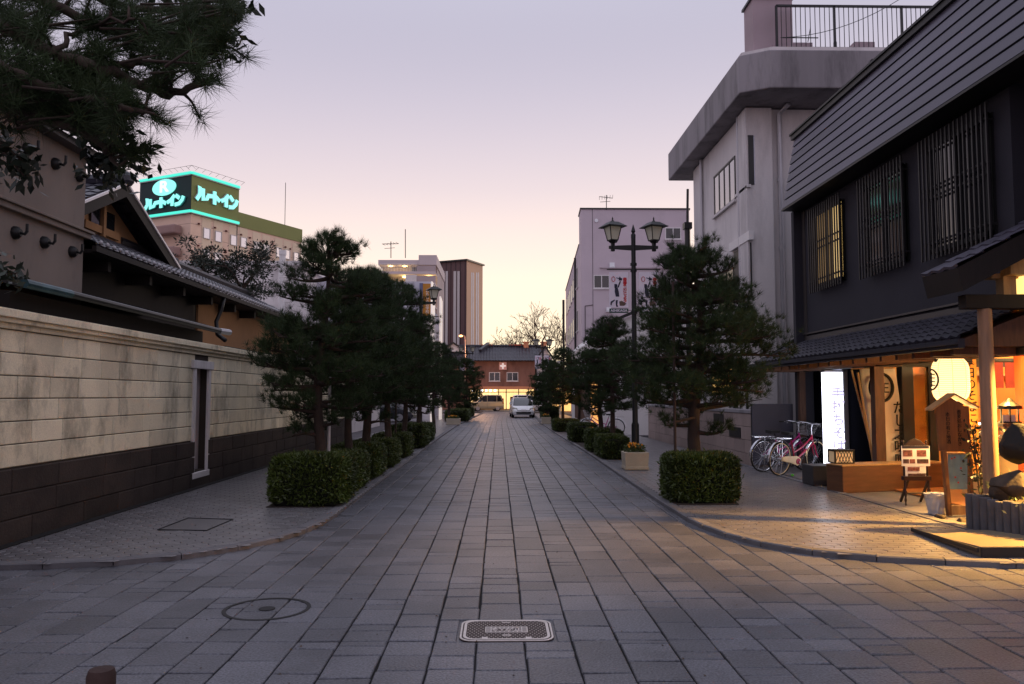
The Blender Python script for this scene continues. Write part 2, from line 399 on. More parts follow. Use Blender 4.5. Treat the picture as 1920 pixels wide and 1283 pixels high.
# forecourt of the restaurant and border strip
fc = MB(); fc.hexa([(5.42, 7.4, 0), (9, 7.4, 0), (9, 18.6, 0), (5.72, 18.6, 0)], [(5.42, 7.4, HS - .012), (9, 7.4, HS - .012), (9, 18.6, HS - .012), (5.72, 18.6, HS - .012)])
struct(fc, 'forecourt', mat('forecourt_concrete', rgb(112, 106, 106), .7, .18, 1, bump=.3, bsc=80, grain=.15, stain=.2))
ks = MB()
for k in range(19):
    y0 = 8.4 + k * .6
    ks.tone = random.random(); ks.hexa([(5.40, y0 + .005, .02), (5.52, y0 + .005, .02), (5.52, y0 + .595, .02), (5.40, y0 + .595, .02)], [(5.40, y0 + .005, HS + .004), (5.52, y0 + .005, HS + .004), (5.52, y0 + .595, HS + .004), (5.40, y0 + .595, HS + .004)])
struct(ks, 'border_strip', M_kerb)
# side lane on the right and yard on the left: asphalt sheets
al = MB(); al.quad((5.3, 31, .03), (40, 31, .03), (40, 85, .03), (5.3, 85, .03)); al.quad((-40, 27.5, .03), (-5.16, 27.5, .03), (-5.16, 85, .03), (-40, 85, .03)); struct(al, 'yard', M_asph)
cr_ = MB(); cr_.box(-60, 60, 80, 87, -.03, .012); struct(cr_, 'cross_street', M_asph)
# planting strips under the hedges
st = MB()
for (a, b, s_) in ((11.15, 30, -1), (11.35, 12.6, 1), (19.6, 29, 1)):
    x0 = -3.22 if s_ < 0 else 2.5; x1 = -2.42 if s_ < 0 else 3.42; st.box(x0, x1, a + .1, b, HS - .02, HS + .003)
struct(st, 'planting_strip', M_soil)
gs = MB(); gs.box(-5.16, -5.0, 5, 27.5, HS - .02, HS + .002); struct(gs, 'gutter_strip', M_joint)
# ---- covers in the paving
t = thing('manhole_cover', 'rectangular iron cover with rounded corners and pale lettering in the middle of the paving', 'manhole cover', (.055, 5.585, 0))
def rrect(cx, cy, hx, hy, r, z, n=5):
    o = []
    for sx_, sy_, a0 in ((1, 1, 0), (-1, 1, 90), (-1, -1, 180), (1, -1, 270)):
        for i in range(n + 1):
            a = R(a0 + 90 * i / n); o.append((cx + sx_ * (hx - r) + r * math.cos(a), cy + sy_ * (hy - r) + r * math.sin(a), z))
    return o
M_iron = mat('cast_iron', rgb(52, 38, 36), .55, .3, 12, metal=.3, bump=.3)
M_ironw = mat('worn_highlit_iron', rgb(206, 196, 190), .6, .15, 20)  # raised iron parts; the rim highlight is painted in as near-white colour
cx, cy = .055, 5.585
m = MB(); m.quad((cx - .335, cy - .27, -.008), (cx + .335, cy - .27, -.008), (cx + .335, cy + .27, -.008), (cx - .335, cy + .27, -.008)); m.build('surround', M_slab, t)
m = MB(); m.prism(rrect(cx, cy, .315, .245, .09, -.006), (0, 0, .006)); m.build('frame', M_iron, t)
m = MB(); m.prism(rrect(cx, cy, .295, .225, .08, 0), (0, 0, .004)); m.build('lid', M_iron, t)
def ring(mb, o, i, z, h):
    n = len(o)
    for k in range(n):
        a, b, c, d = o[k], o[(k + 1) % n], i[(k + 1) % n], i[k]
        mb.add([(a[0], a[1], z + h), (b[0], b[1], z + h), (c[0], c[1], z + h), (d[0], d[1], z + h), (a[0], a[1], z), (b[0], b[1], z), (c[0], c[1], z), (d[0], d[1], z)], [(0, 1, 2, 3), (4, 5, 1, 0), (6, 7, 3, 2)])
m = MB(); ring(m, rrect(cx, cy, .312, .242, .088, 0), rrect(cx, cy, .3, .23, .082, 0), .0, .004); ring(m, rrect(cx, cy, .29, .222, .078, 0), rrect(cx, cy, .272, .205, .07, 0), .004, .003)
ring(m, rrect(cx, cy, .145, .065, .006, 0), rrect(cx, cy, .138, .058, .004, 0), .004, .003); ring(m, rrect(cx, cy, .108, .04, .004, 0), rrect(cx, cy, .101, .034, .003, 0), .004, .003)
for i in range(8):
    for s_ in (-1, 1): m.box(cx - .105 + i * .03 - .004, cx - .105 + i * .03 + .004, cy + s_ * .05 - .01, cy + s_ * .05 + .01, .004, .007)
for i in range(5):
    for s_ in (-1, 1): m.box(cx + s_ * .123 - .014, cx + s_ * .123 + .014, cy - .044 + i * .022 - .003, cy - .044 + i * .022 + .003, .004, .007)
m.box(cx - .03, cx + .03, cy + .165, cy + .175, .004, .007); m.box(cx - .165, cx - .125, cy - .205, cy - .175, .004, .008); m.box(cx + .125, cx + .165, cy - .205, cy - .175, .004, .008)
ring(m, [(cx + .03 * math.cos(a), cy - .13 + .02 * math.sin(a), 0) for a in [k * math.pi / 8 for k in range(16)]], [(cx + .022 * math.cos(a), cy - .13 + .013 * math.sin(a), 0) for a in [k * math.pi / 8 for k in range(16)]], .004, .003)
m.build('raised_rim', M_ironw, t)
m = MB(); random.seed(1)
for i in range(-9, 10):
    for j in range(-6, 7):
        px, py = i * .029 + (.0145 if j % 2 else 0), j * .031
        if abs(px) < .262 and abs(py) < .195 and not (abs(px) < .155 and abs(py) < .075): m.box(cx + px - .003, cx + px + .003, cy + py - .003, cy + py + .003, .004, .0065)
m.build('studs', M_ironw, t)
m = text_mb('そYが止', .062, frame((cx, cy, .0052), (1, 0, 0), (0, 1, 0)), .003, bold=.001); m.build('lettering', M_ironw, t)
t = thing('manhole_cover', 'round stone-filled cover with a dark ring and small centre disc at left of the paving', 'manhole cover', (-1.74, 6.165, 0))
cx, cy = -1.74, 6.165
def disc(mb, cx, cy, r0, r1, z, h, n=40):
    o = [(cx + r1 * math.cos(2 * math.pi * k / n), cy + r1 * math.sin(2 * math.pi * k / n), 0) for k in range(n)]
    if r0 == 0: mb.prism([(a, b, z) for a, b, _ in o], (0, 0, h))
    else: ring(mb, o, [(cx + r0 * math.cos(2 * math.pi * k / n), cy + r0 * math.sin(2 * math.pi * k / n), 0) for k in range(n)], z, h)
m = MB(); disc(m, cx, cy, .292, .322, 0, .004); m.build('iron_ring', mat('dark_iron', rgb(20, 19, 21), .6, .2, 10), t); m = MB(); disc(m, cx, cy, 0, .06, 0, .005, 20); m.build('centre_disc', MC['dark_iron'], t)
t = thing('inspection_cover', 'square paver-filled cover outlined by dark joints in the left pavement', 'inspection cover', (-3.63, 9.82, HS))
m = MB(); q = [(-3.93, 9.42), (-3.35, 9.36), (-3.32, 10.18), (-3.92, 10.3)]
for i in range(4):
    a, b = q[i], q[(i + 1) % 4]; m.bar((*a, HS - .004), (*b, HS - .004), .014, .012)
m.build('frame', MC['dark_iron'], t)
m = MB(); m.add([(a, b, HS - .006) for a, b in q], [(0, 1, 2, 3)]); m.build('lid', M_paver, t)
b_ = MB(); b_.lathe([(.058, 0), (.058, .42), (.05, .445), (.02, .452)], (-1.68, 3.5, 0), 12); single(b_, 'bollard', mat('bollard_wood', rgb(58, 40, 36), .8, .3, 12, bump=.5), 'short dark brown post cut by the lower left edge of the photo', 'bollard', (-1.68, 3.5, 0), smooth='auto')
# ================================================================== LEFT SIDE
def tiles(mb, e0, e1, t0, t1, pitch=.24, rows=8, amp=.022, step=.02, ns=5):
    """curved tile roof between an eave line e0-e1 and a top line t0-t1 (Vectors)"""
    e0, e1, t0, t1 = map(Vector, (e0, e1, t0, t1)); L_ = max((e1 - e0).length, (t1 - t0).length); nu = max(2, int(L_ / pitch)); n_ = (e1 - e0).cross(t0 - e0).normalized()
    if n_.z < 0: n_ = -n_
    K = nu * ns
    for r in range(rows):
        vs = []
        for q, hh in ((r / rows, step), ((r + 1.04) / rows, 0)):
            q = min(q, 1)
            for i in range(K + 1):
                a = i / K; p = (e0.lerp(e1, a)).lerp(t0.lerp(t1, a), q); ph = (i % ns) / ns
                h = amp * (math.cos(2 * math.pi * ph) * .5 + .5) ** 1.3 + hh
                vs.append(p + n_ * h)
        base = len(vs)
        vs += [vs[i] - n_ * (step + .015) for i in range(K + 1)]
        o = K + 1
        fs = []
        for i in range(K):
            fs.append((i, i + 1, o + i + 1, o + i)); fs.append((base + i, base + i + 1, i + 1, i))
        k0 = len(mb.f); mb.add(vs, fs)
        for j in range(len(fs)): mb.t[k0 + j] = ((j // 2 // ns * 7919 + r * 104729) % 97) / 97
# ---- stone wall
M_stone = mat('wall_stone', rgb(224, 212, 184), .85, .16, 1.6, bump=.5, bsc=45, tone=.13, stain=.55, stsc=1.9, grain=.14, gsc=90, stretch=(1, 1, .55))
M_stoned = mat('base_stone', rgb(56, 46, 41), .9, .35, 2.2, bump=.6, bsc=30, tone=.2, grain=.25, gsc=60, stain=.4)
M_stonem = mat('mortar', rgb(56, 48, 42), .95, .1)
wl = thing('stone_wall', 'long pale stone block wall with dark base course along the left pavement', 'wall', (-5.3, 16, 0))
XW = -5.15; WT = 2.36
mb = MB(); mb.box(-5.5, XW - .01, 3, 13.66, 0, WT); mb.box(-5.5, XW - .01, 14.28, 28, 0, WT); mb.box(-5.5, -5.4, 13.66, 14.28, 0, WT); mb.box(-5.4, XW - .01, 13.66, 14.28, 2.1, WT); mb.box(-5.4, XW - .01, 13.66, 14.28, 0, .32); mb.build('wall_core', M_stonem, wl)
random.seed(11)
def wallf(u, v, h): return (XW + h, u, v)
def courses(mb, zs, u0, u1, lens, holes=(), h=0, jit=.004, ch=.008, gap=.005, skew=0):
    for z0, z1 in zip(zs, zs[1:]):
        u = u0 - random.random() * .4
        while u < u1:
            l_ = random.choice(lens); a, b = max(u, u0), min(u + l_, u1); u += l_
            segs = [(a, b)]
            for (h0, h1, g0, g1) in holes:
                if z1 > g0 + .01 and z0 < g1 - .01:
                    ns_ = []
                    for p, q in segs:
                        if q <= h0 or p >= h1: ns_.append((p, q))
                        else:
                            if p < h0: ns_.append((p, h0))
                            if q > h1: ns_.append((h1, q))
                    segs = ns_
            for p, q in segs:
                if q - p > .03: slab(mb, lambda u_, v_, hh: wallf(u_, v_, hh), q, p, z0, z1, h + random.uniform(-.003, .003), ch=ch, gap=-gap if 0 else gap, dep=.02, tone=random.random()) if 0 else slab(mb, wallf, p, q, z0, z1, h + random.uniform(-.003, .003), ch=ch, gap=gap, dep=.02, tone=random.random())
hole = (13.66, 14.28, .3, 2.1)
mb = MB(); courses(mb, [.84 + .243 * i for i in range(7)] , 3, 28, [.5, .62, .75, .9, 1.0], [hole]); o = mb.build('upper_stonework', M_stone, wl)
mb = MB(); courses(mb, [.0, .3, .57, .83], 3, 28, [.7, .9, 1.1], [hole], h=.035, ch=.012, gap=.0025); mb.build('base_course', M_stoned, wl)
mb = MB()
for z0, z1, d in ((2.3, 2.36, .03), (2.36, 2.41, .075), (2.41, 2.5, .11)):
    y = 3
    while y < 28: mb.tone = random.random(); mb.box(-5.5, XW + d, y + .003, y + 1.197, z0 + .001, z1); y += 1.2
mb.build('coping', M_stone, wl, bevel=.008)
n_ = thing('x', 'x', 'x') if 0 else None
mb = MB(); mb.box(XW - .02, XW + .03, 13.57, 13.68, .27, 2.06); mb.box(XW - .02, XW + .03, 14.26, 14.36, .27, 2.06); mb.box(XW - .02, XW + .05, 13.5, 14.43, 2.06, 2.2); mb.box(XW - .02, XW + .04, 13.57, 14.36, .2, .3)
mb.build('niche_frame', M_con, wl, bevel=.008)
mb = MB(); mb.box(-5.32, -5.29, 13.66, 14.28, .3, 2.1); mb.box(-5.29, -5.28, 13.95, 13.97, .3, 2.1); mb.build('niche_door', mat('grey_door', rgb(150, 142, 146), .6, .15), wl)
# ---- plastered storehouse at far left
M_plast = mat('grey_plaster', rgb(128, 116, 108), .9, .16, 1.0, bump=.15, stain=.35, stsc=1.3, stretch=(1, 1, .4))
M_tiled = M_tile
kz = thing('storehouse', 'plastered storehouse with black iron hooks behind the stone wall under the overhanging pine', 'storehouse', (-8.5, 9.5, 0))
mb = MB(); mb.box(-12, -6.5, 5.5, 12.5, 0, 5.32); mb.build('wall', M_plast, kz)
mb = MB(); mb.box(-12.1, -6.42, 5.4, 12.58, 4.05, 4.13); mb.box(-12.1, -6.38, 5.36, 12.62, 4.13, 4.17); mb.build('string_course', M_plast, kz, bevel=.01)
mb = MB()
mb.box(-12.2, -6.3, 5.2, 12.75, 5.32, 5.42)
tiles(mb, (-6.15, 5.2, 5.42), (-6.15, 12.8, 5.42), (-9.2, 5.2, 7.0), (-9.2, 12.8, 7.0), rows=9)
tiles(mb, (-12.3, 12.8, 5.42), (-12.3, 5.2, 5.42), (-9.2, 12.8, 7.0), (-9.2, 5.2, 7.0), rows=9)
mb.prism([(-6.4, 12.5, 5.4), (-9.2, 12.5, 6.95), (-12.1, 12.5, 5.4)], (0, .15, 0)); mb.build('roof', M_tile, kz)
def hook(y, z):
    mb = MB(); mb.lathe([(.09, 0), (.085, .05), (.05, .09)], (-6.5, y, z), 10, 'x'); mb.tube([(-6.42, y, z), (-6.36, y, z - .02), (-6.33, y, z + .02), (-6.33, y, z + .12)], .02, 6); mb.build('hook', M_black, kz, smooth='auto')
for y in (10.9, 11.6, 12.27): hook(y, 4.98)
for y in (10.72, 11.4, 12.15): hook(y, 3.78)
# ---- tiled house behind the wall
hs = thing('tiled_house', 'old wooden house with grey tiled gable and white bargeboards behind the stone wall', 'house', (-9, 18, 0))
M_ochre = mat('ochre_plaster', rgb(150, 112, 78), .9, .12, 1.2, bump=.1, stain=.1)
mb = MB(); mb.box(-13, -8.05, 12.7, 24.3, 0, 4.6); mb.build('wall', M_wdark, hs)
mb = MB(); mb.box(-8.05, -6.9, 18.4, 26.4, 0, 3.9); mb.build('ochre_wall', M_ochre, hs)
mb = MB(); mb.box(-8.05, -6.95, 12.7, 18.4, 0, 3.85); mb.build('timber_wall', M_wdark, hs)
mb = MB(); tiles(mb, (-6.35, 12.55, 3.98), (-6.35, 26.2, 3.98), (-8.1, 12.55, 4.82), (-8.1, 26.2, 4.82), pitch=.22, rows=7); mb.build('lower_roof', M_tile, hs)
mb = MB(); mb.box(-8.1, -6.38, 12.55, 26.2, 3.84, 3.9); mb.bar((-6.33, 12.5, 3.9), (-6.33, 26.25, 3.9), .07, .09)
for y in (13.3, 14.9, 16.5, 18.1, 19.7, 21.3): mb.box(-7.0, -6.5, y, y + .11, 3.66, 3.84)
mb.build('eave_timbers', M_wdark, hs)
M_cap = mat('plastered_tile_end', rgb(176, 172, 176), .6, .15, 6)
mb = MB(); y = 12.7
while y < 26: mb.ball((-6.33, y, 4.03), .036, 7, 4); mb.box(-6.37, -6.33, y + .04, y + .17, 3.985, 3.998); y += .22
o = mb.build('tile_ends', M_cap, hs, smooth=True); o['kind'] = 'stuff'
mb = MB(); mb.tube([(-8.1, 17, 4.9), (-8.1, 26.3, 4.9)], .1, 8)
for y in (20, 21.5, 23, 24.5): mb.ball((-8.1, y, 4.95), .1, 8, 5)
mb.build('ridge_tiles', M_tile, hs, smooth='auto')
# upper gable facing the street
gy0, gyp, gy1, gz0, gzp, gx = 13.5, 16.1, 18.75, 4.6, 5.86, -7.55
mb = MB(); tiles(mb, (gx, gy0 - .1, gz0 + .05), (-13, gy0 - .1, gz0 + .05), (gx, gyp, gzp + .02), (-13, gyp, gzp + .02), rows=9); tiles(mb, (-13, gy1 + .1, gz0 + .05), (gx, gy1 + .1, gz0 + .05), (-13, gyp, gzp + .02), (gx, gyp, gzp + .02), rows=9)
mb.tube([(gx - .05, gyp, gzp + .1), (-13, gyp, gzp + .1)], .12, 8); mb.ball((gx, gyp, gzp + .12), .16, 8, 5); mb.build('gable_roof', M_tile, hs)
mb = MB()
for (a, za, b, zb) in ((gy0 - .12, gz0 - .02, gyp, gzp), (gyp, gzp, gy1 + .12, gz0 - .02)):
    mb.hexa([(gx - .02, a, za - .0), (gx + .04, a, za - .0), (gx + .04, b, zb - .0), (gx - .02, b, zb - .0)], [(gx - .02, a, za + .05), (gx + .04, a, za + .05), (gx + .04, b, zb + .05), (gx - .02, b, zb + .05)])
mb.build('bargeboard_trim', mat('bright_plaster', rgb(238, 230, 228), .7, .05), hs)
mb = MB()
for (a, za, b, zb) in ((gy0 - .12, gz0 - .25, gyp, gzp - .24), (gyp, gzp - .24, gy1 + .12, gz0 - .25)):
    mb.hexa([(gx - .1, a, za), (gx + .01, a, za), (gx + .01, b, zb), (gx - .1, b, zb)], [(gx - .1, a, za + .225), (gx + .01, a, za + .225), (gx + .01, b, zb + .225), (gx - .1, b, zb + .225)])
mb.build('bargeboard', M_wdark, hs)
mb = MB(); mb.prism([(-8.05, gy0 + .1, 4.6), (-8.05, gy1 - .1, 4.6), (-8.05, gyp, gzp - .1)], (-4.5, 0, 0)); mb.box(-8.04, -7.98, gyp - .7, gyp + .7, 4.85, 5.0); mb.box(-8.04, -7.95, gyp - .05, gyp + .05, 4.8, 5.7); mb.build('gable_wall', M_ochre, hs)
mb = MB(); mb.box(-8.04, -8.0, gyp - .45, gyp - .1, 4.95, 5.35); mb.box(-8.04, -8.0, gyp + .15, gyp + .5, 4.95, 5.35); mb.build('window', M_glassd, hs)
mb = MB(); mb.tube([(-6.35, 18.5, 3.9), (-6.4, 18.5, 3.6), (-6.5, 18.45, 3.3), (-6.45, 18.4, 3.0), (-6.2, 18.2, 2.85)], .05, 8); mb.build('downpipe', M_dark, hs, smooth=True)
# ---- copper clad lean-to roof right behind the wall
lr = thing('lean_to', 'low dark lean-to with copper gutter right behind the stone wall coping', 'lean-to', (-6, 13, 0))
M_cop = mat('copper_sheet', rgb(48, 46, 46), .55, .3, 4, metal=.1)
mb = MB(); mb.hexa([(-5.55, 9.4, 2.86), (-5.55, 15.7, 2.86), (-6.9, 15.7, 3.2), (-6.9, 9.4, 3.2)], [(-5.55, 9.4, 2.92), (-5.55, 15.7, 2.92), (-6.9, 15.7, 3.28), (-6.9, 9.4, 3.28)])
for k in range(12): mb.hexa([(-5.56, 9.6 + k * .52, 2.915), (-5.56, 9.63 + k * .52, 2.915), (-6.9, 9.63 + k * .52, 3.275), (-6.9, 9.6 + k * .52, 3.275)], [(-5.56, 9.6 + k * .52, 2.945), (-5.56, 9.63 + k * .52, 2.945), (-6.9, 9.63 + k * .52, 3.305), (-6.9, 9.6 + k * .52, 3.305)])
mb.build('roof', M_cop, lr)
mb = MB(); mb.box(-6.9, -5.75, 9.45, 15.6, 2.5, 2.84); mb.box(-6.8, -5.8, 9.6, 15.3, 0, 2.5); mb.build('timber_body', M_wdark, lr)
mb = MB(); mb.tube([(-5.5, 9.3, 2.9), (-5.5, 10.3, 2.9)], .055, 10); mb.build('copper_gutter', mat('copper_patina', rgb(56, 84, 92), .4, .5, 3, metal=.5), lr, smooth='auto'); mb = MB(); mb.tube([(-5.5, 10.3, 2.9), (-5.5, 15.85, 2.87)], .05, 10); mb.build('gutter', M_dark, lr, smooth='auto')
mb = MB(); mb.tube([(-5.5, 15.8, 2.87), (-5.42, 16.15, 2.87)], .06, 8); mb.build('gutter_end', M_alu, lr)
# small roof behind the coping further along
sr = thing('shed_roof', 'thin dark tiled roof edge just behind the wall coping beside the ochre wall', 'roof', (-6, 20, 0))
mb = MB(); mb.box(-6.85, -5.7, 16.2, 27.5, 0, 2.5); mb.build('wall', M_ochre, sr)
mb = MB(); tiles(mb, (-5.5, 16.1, 2.54), (-5.5, 27.6, 2.54), (-6.88, 16.1, 2.78), (-6.88, 27.6, 2.78), rows=4); mb.build('roof', M_tile, sr)
mb = MB(); mb.bar((-5.47, 16.05, 2.56), (-5.47, 27.7, 2.56), .06, .06); mb.build('gutter', M_dark, sr)
# ---- hotel
HA = R(26.84); hd = Vector((math.sin(HA), math.cos(HA), 0)); hn = Vector((math.cos(HA), -math.sin(HA), 0)); hl = -hn  # right face runs along hd, left face along hl
def block(corner, Lr, Ll, z0, z1, mb):
    a = Vector((corner[0], corner[1], 0)); q = [a, a + hd * Lr, a + hd * Lr + hl * Ll, a + hl * Ll]
    mb.hexa([(p.x, p.y, z0) for p in q], [(p.x, p.y, z1) for p in q])
HC = aY(360, 330, 100); hc = Vector((HC.x, HC.y, 0))
def hit(px, py, o, d, n):  # ray against a vertical plane through o with normal n -> (distance along d, z)
    r = ray(px, py); t_ = (o - CAM).dot(n) / r.dot(n); p = CAM + r * t_; return (p - o).dot(d), p.z
sr_, szt = hit(446, 350, hc, hd, hn); sr_b, szb = hit(446, 422, hc, hd, hn); wr, wz = hit(565, 432, hc, hd, hn); _, wb = hit(565, 455, hc, hd, hn); sl_, _z = hit(269, 337, hc, hl, hd)
_, ztop = hit(360, 323, hc, hd, hn); _, zsb = hit(360, 401, hc, hd, hn); _, wtop = hit(447, 398, hc, hd, hn)
ht = thing('hotel', 'tall beige hotel with green top and glowing turquoise rooftop lettering', 'hotel', (hc.x - 3, hc.y + 6, 0))
M_beige = wavy('beige_panel', rgb(220, 190, 170), rgb(150, 124, 108), 2, 1.45, .8, .05, width=.03)
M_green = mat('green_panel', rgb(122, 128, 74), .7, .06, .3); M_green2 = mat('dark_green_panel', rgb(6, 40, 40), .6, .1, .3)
mb = MB(); block(hc, wr, sl_, 0, zsb, mb); mb.build('wall', M_beige, ht)
mb = MB(); a = hc + hd * sr_; q = [a, a + hd * (wr - sr_), a + hd * (wr - sr_) + hl * sl_, a + hl * sl_]
off = hn * .12 - hd * 0
mb.hexa([(p.x, p.y, wb) for p in [a + off, a + off + hd * (wr - sr_ + .1), a + hl * sl_ + hd * (wr - sr_ + .1), a + hl * sl_]], [(p.x, p.y, wtop) for p in [a + off, a + off + hd * (wr - sr_ + .1), a + hl * sl_ + hd * (wr - sr_ + .1), a + hl * sl_]]); mb.build('green_parapet', M_green, ht)
mb = MB(); block(hc + hn * .25 - hd * .25, sr_ + .25, sl_ + .5, szb, ztop, mb); sb = mb.build('sign_box', M_green, ht)
c0 = hc + hn * .25 - hd * .25
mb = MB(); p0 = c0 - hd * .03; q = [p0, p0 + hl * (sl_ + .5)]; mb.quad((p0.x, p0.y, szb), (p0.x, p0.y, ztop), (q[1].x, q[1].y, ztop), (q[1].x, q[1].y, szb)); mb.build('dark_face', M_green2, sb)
M_neon = mat('neon_tube', rgb(60, 230, 200), .4, 0, emit=(.08, .80, .60), es=.85)
M_neonl = mat('neon_letter', rgb(150, 240, 225), .4, 0, emit=(.26, .95, .84), es=.9)
M_neonw = mat('neon_white', rgb(230, 255, 250), .4, 0, emit=(.75, 1, .96), es=1.0)
for z in (szb + .18, ztop - .15):
    for (s0, dd, LL) in ((c0 - hd * .1, hl, sl_ + .5), (c0 + hn * .1, hd, sr_ + .25)):
        p = s0; q = s0 + dd * LL; mb = MB(); mb.bar((p.x, p.y, z), (q.x, q.y, z), .22, .3); mb.build('neon_edge', M_neon, sb)
        k = z - .27 if z > szb + 1 else z - .24; mb = MB(); mb.bar((p.x, p.y, k), (q.x, q.y, k), .12, .1); mb.build('edge_trim', M_cap, sb)
# letter strokes traced as thick ribbons in face coordinates (0..1, 0..1)
ST = [[(1052, 430), (1078, 430), (1080, 545), (1030, 625)], [(1132, 450), (1136, 640), (1200, 622), (1215, 580)], [(1205, 570), (1300, 588)], [(1325, 505), (1327, 725)], [(1335, 590), (1350, 600), (1415, 675)], [(1440, 668), (1500, 650), (1565, 580)], [(1530, 630), (1525, 780)], [(1585, 590), (1650, 680)], [(1575, 780), (1650, 790), (1700, 740), (1720, 670)]]
def uvl(p): x, y = p; bt = 830 + .319 * (x - 965); return ((x - 965) / 815, (bt - y) / 668)
def ribbon(mb, pts, w, fn, th):
    pts = [Vector((*p, 0)) for p in pts]; n_ = len(pts); Lp = []; Rp = []
    for i in range(n_):
        d = (pts[min(i + 1, n_ - 1)] - pts[max(i - 1, 0)]).normalized(); s_ = Vector((-d.y, d.x, 0)) * w / 2; Lp.append(pts[i] + s_); Rp.append(pts[i] - s_)
    for i in range(n_ - 1):
        q = [Lp[i], Rp[i], Rp[i + 1], Lp[i + 1]]; mb.hexa([fn(p.x, p.y, 0) for p in q], [fn(p.x, p.y, th) for p in q])
def face_fn(o, dd, nn, LL, z0, hh): return lambda u, v, h: tuple(o + dd * (u * LL) + nn * h + Vector((0, 0, z0 + v * hh)))
hgt = ztop - szb
for (o_, dd, nn, LL, scl) in ((c0, hd, hn, sr_ + .25, 1), (c0 + hl * (sl_ + .5), -hl, -hd, sl_ + .5, 0)):
    fb = face_fn(o_, dd, nn, LL, szb, hgt); mb = MB(); mo = MB()
    for k_, s_ in enumerate(ST):
        pts = [uvl(p) for p in s_]
        # metric coordinates on the face
        if scl: P_ = [(u * LL, v * hgt) for u, v in pts]
        else: P_ = [((.125 + (u - .07) * .89) * LL, (v - .23) * .80 * hgt + .115 * hgt) for u, v in pts]
        fm = lambda u, v, h, o_=o_, dd=dd, nn=nn: tuple(o_ + dd * u + nn * (.12 + h) + Vector((0, 0, szb + v)))
        ribbon(mo, P_, .66, lambda u, v, h, fm=fm, kk=k_: fm(u, v, h - .04 - kk * .004), .12); ribbon(mb, P_, .47, lambda u, v, h, fm=fm, kk=k_: fm(u, v, h + .1 + kk * .004), .1)
    mo.build('letter_outline', M_cap if scl else mat('neon_dim', rgb(60, 120, 130), .5, 0), sb); mb.build('lettering', M_neonl, sb)
o_ = c0 + hl * (sl_ + .5); LL = sl_ + .5
mb = MB(); fm = lambda u, v, h: tuple(o_ - hl * u - hd * (.12 + h) + Vector((0, 0, szb + v)))
ec = (.5 * LL, .70 * hgt); pts = [fm(ec[0] + math.cos(a) * 2.1, ec[1] + math.sin(a) * 1.05, 0) for a in [2 * math.pi * k / 32 for k in range(32)]]
mb.prism(pts, -hd * .12); mb.build('oval_emblem', M_neonl, sb)
tm = text_mb('R', 2.0, Matrix.Translation(Vector(fm(ec[0], ec[1] + .02, .16))) @ frame((0, 0, 0), -hl, (0, 0, 1)) @ Matrix.Diagonal((1.35, 1, 1, 1)), .05, bold=.05); tm.build('emblem_letter', M_neonw, sb)
mb = MB()
for (s0, dd, LLx) in ((c0 - hd * .5 + hn * .5, hl, sl_ + 1.4), (c0 - hd * .5 + hn * .5, hd, sr_ + 1.2)):
    p = s0; q = s0 + dd * LLx; mb.bar((p.x, p.y, ztop + .6), (q.x, q.y, ztop + .6), .03); nn = int(LLx / 1.0); inn = -hn if dd is hd else hd
    for k in range(nn + 1): p = s0 + dd * (k * LLx / nn); mb.bar((p.x, p.y, ztop + .6), (p.x + inn.x * .6, p.y + inn.y * .6, ztop + .3), .025)
mb.build('roof_rail', M_black, ht)
mb = MB(); p = c0 + hl * sl_ * .88; mb.bar((p.x, p.y, ztop), (p.x, p.y, ztop + 14), .06); p = hc + hd * (sr_ + 12.6) + hl * 3; mb.bar((p.x, p.y, wtop), (p.x, p.y, wtop + 7.4), .07); mb.build('lightning_rod', M_black, ht)
mb = MB(); p = hc + hn * .02 + hd * sr_; mb.bar((p.x, p.y, 0), (p.x, p.y, szb), .12); mb.build('downpipe', M_dark, ht)
pxs = [(383, 436), (405, 442), (434, 449), (453, 453), (478, 461), (496, 466), (520, 472), (536, 476), (553, 481)]
M_fr = mat('window_frame', rgb(190, 184, 182), .5, .0); M_lpan = mat('light_panel', rgb(216, 196, 172), .8, .03)
for i, (wx, wy) in enumerate(pxs):
    u, z = hit(wx - 5.5 + (0 if i else -2), wy, hc, hd, hn)
    u, z = hit(wx - 5, wy, hc, hd, hn)
    mb = MB(); pa = hc + hd * u + hn * .03; pb = hc + hd * (u + 1.55) + hn * .03; 
    mb.quad((pa.x, pa.y, 0), (pb.x, pb.y, 0), (pb.x, pb.y, z + 2.0), (pa.x, pa.y, z + 2.0)); mb.build('light_panel', M_lpan, ht)
    for fl in range(6):
        zz = z - fl * 2.8; pc = hc + hd * (u + .77) + hn * .08; Fm = frame((pc.x, pc.y, zz), hd, (0, 0, 1))
        w_ = MB(); w_.M = Fm; w_.box(-.55, .55, -.7, -.62, -.02, .08); w_.box(-.55, .55, .62, .7, -.02, .08); w_.box(-.55, -.48, -.62, .62, -.02, .08); w_.box(.48, .55, -.62, .62, -.02, .08); wo = w_.build('window', M_fr, ht)
        w_ = MB(); w_.M = Fm; w_.box(-.48, .48, -.62, .62, -.03, .02); w_.build('pane', M_glassr, wo)
    if fl and i % 2 == 0:
        mb = MB()
        for fl in range(6):
            for dx in (-.55, 2.1): p = hc + hd * (u + dx) + hn * .1; mb.box(p.x - .12, p.x + .12, p.y - .12, p.y + .12, z + .9 - fl * 2.8, z + 1.1 - fl * 2.8)
        mb.build('vent', mat('vent_red', rgb(96, 50, 46), .6, 0), ht)
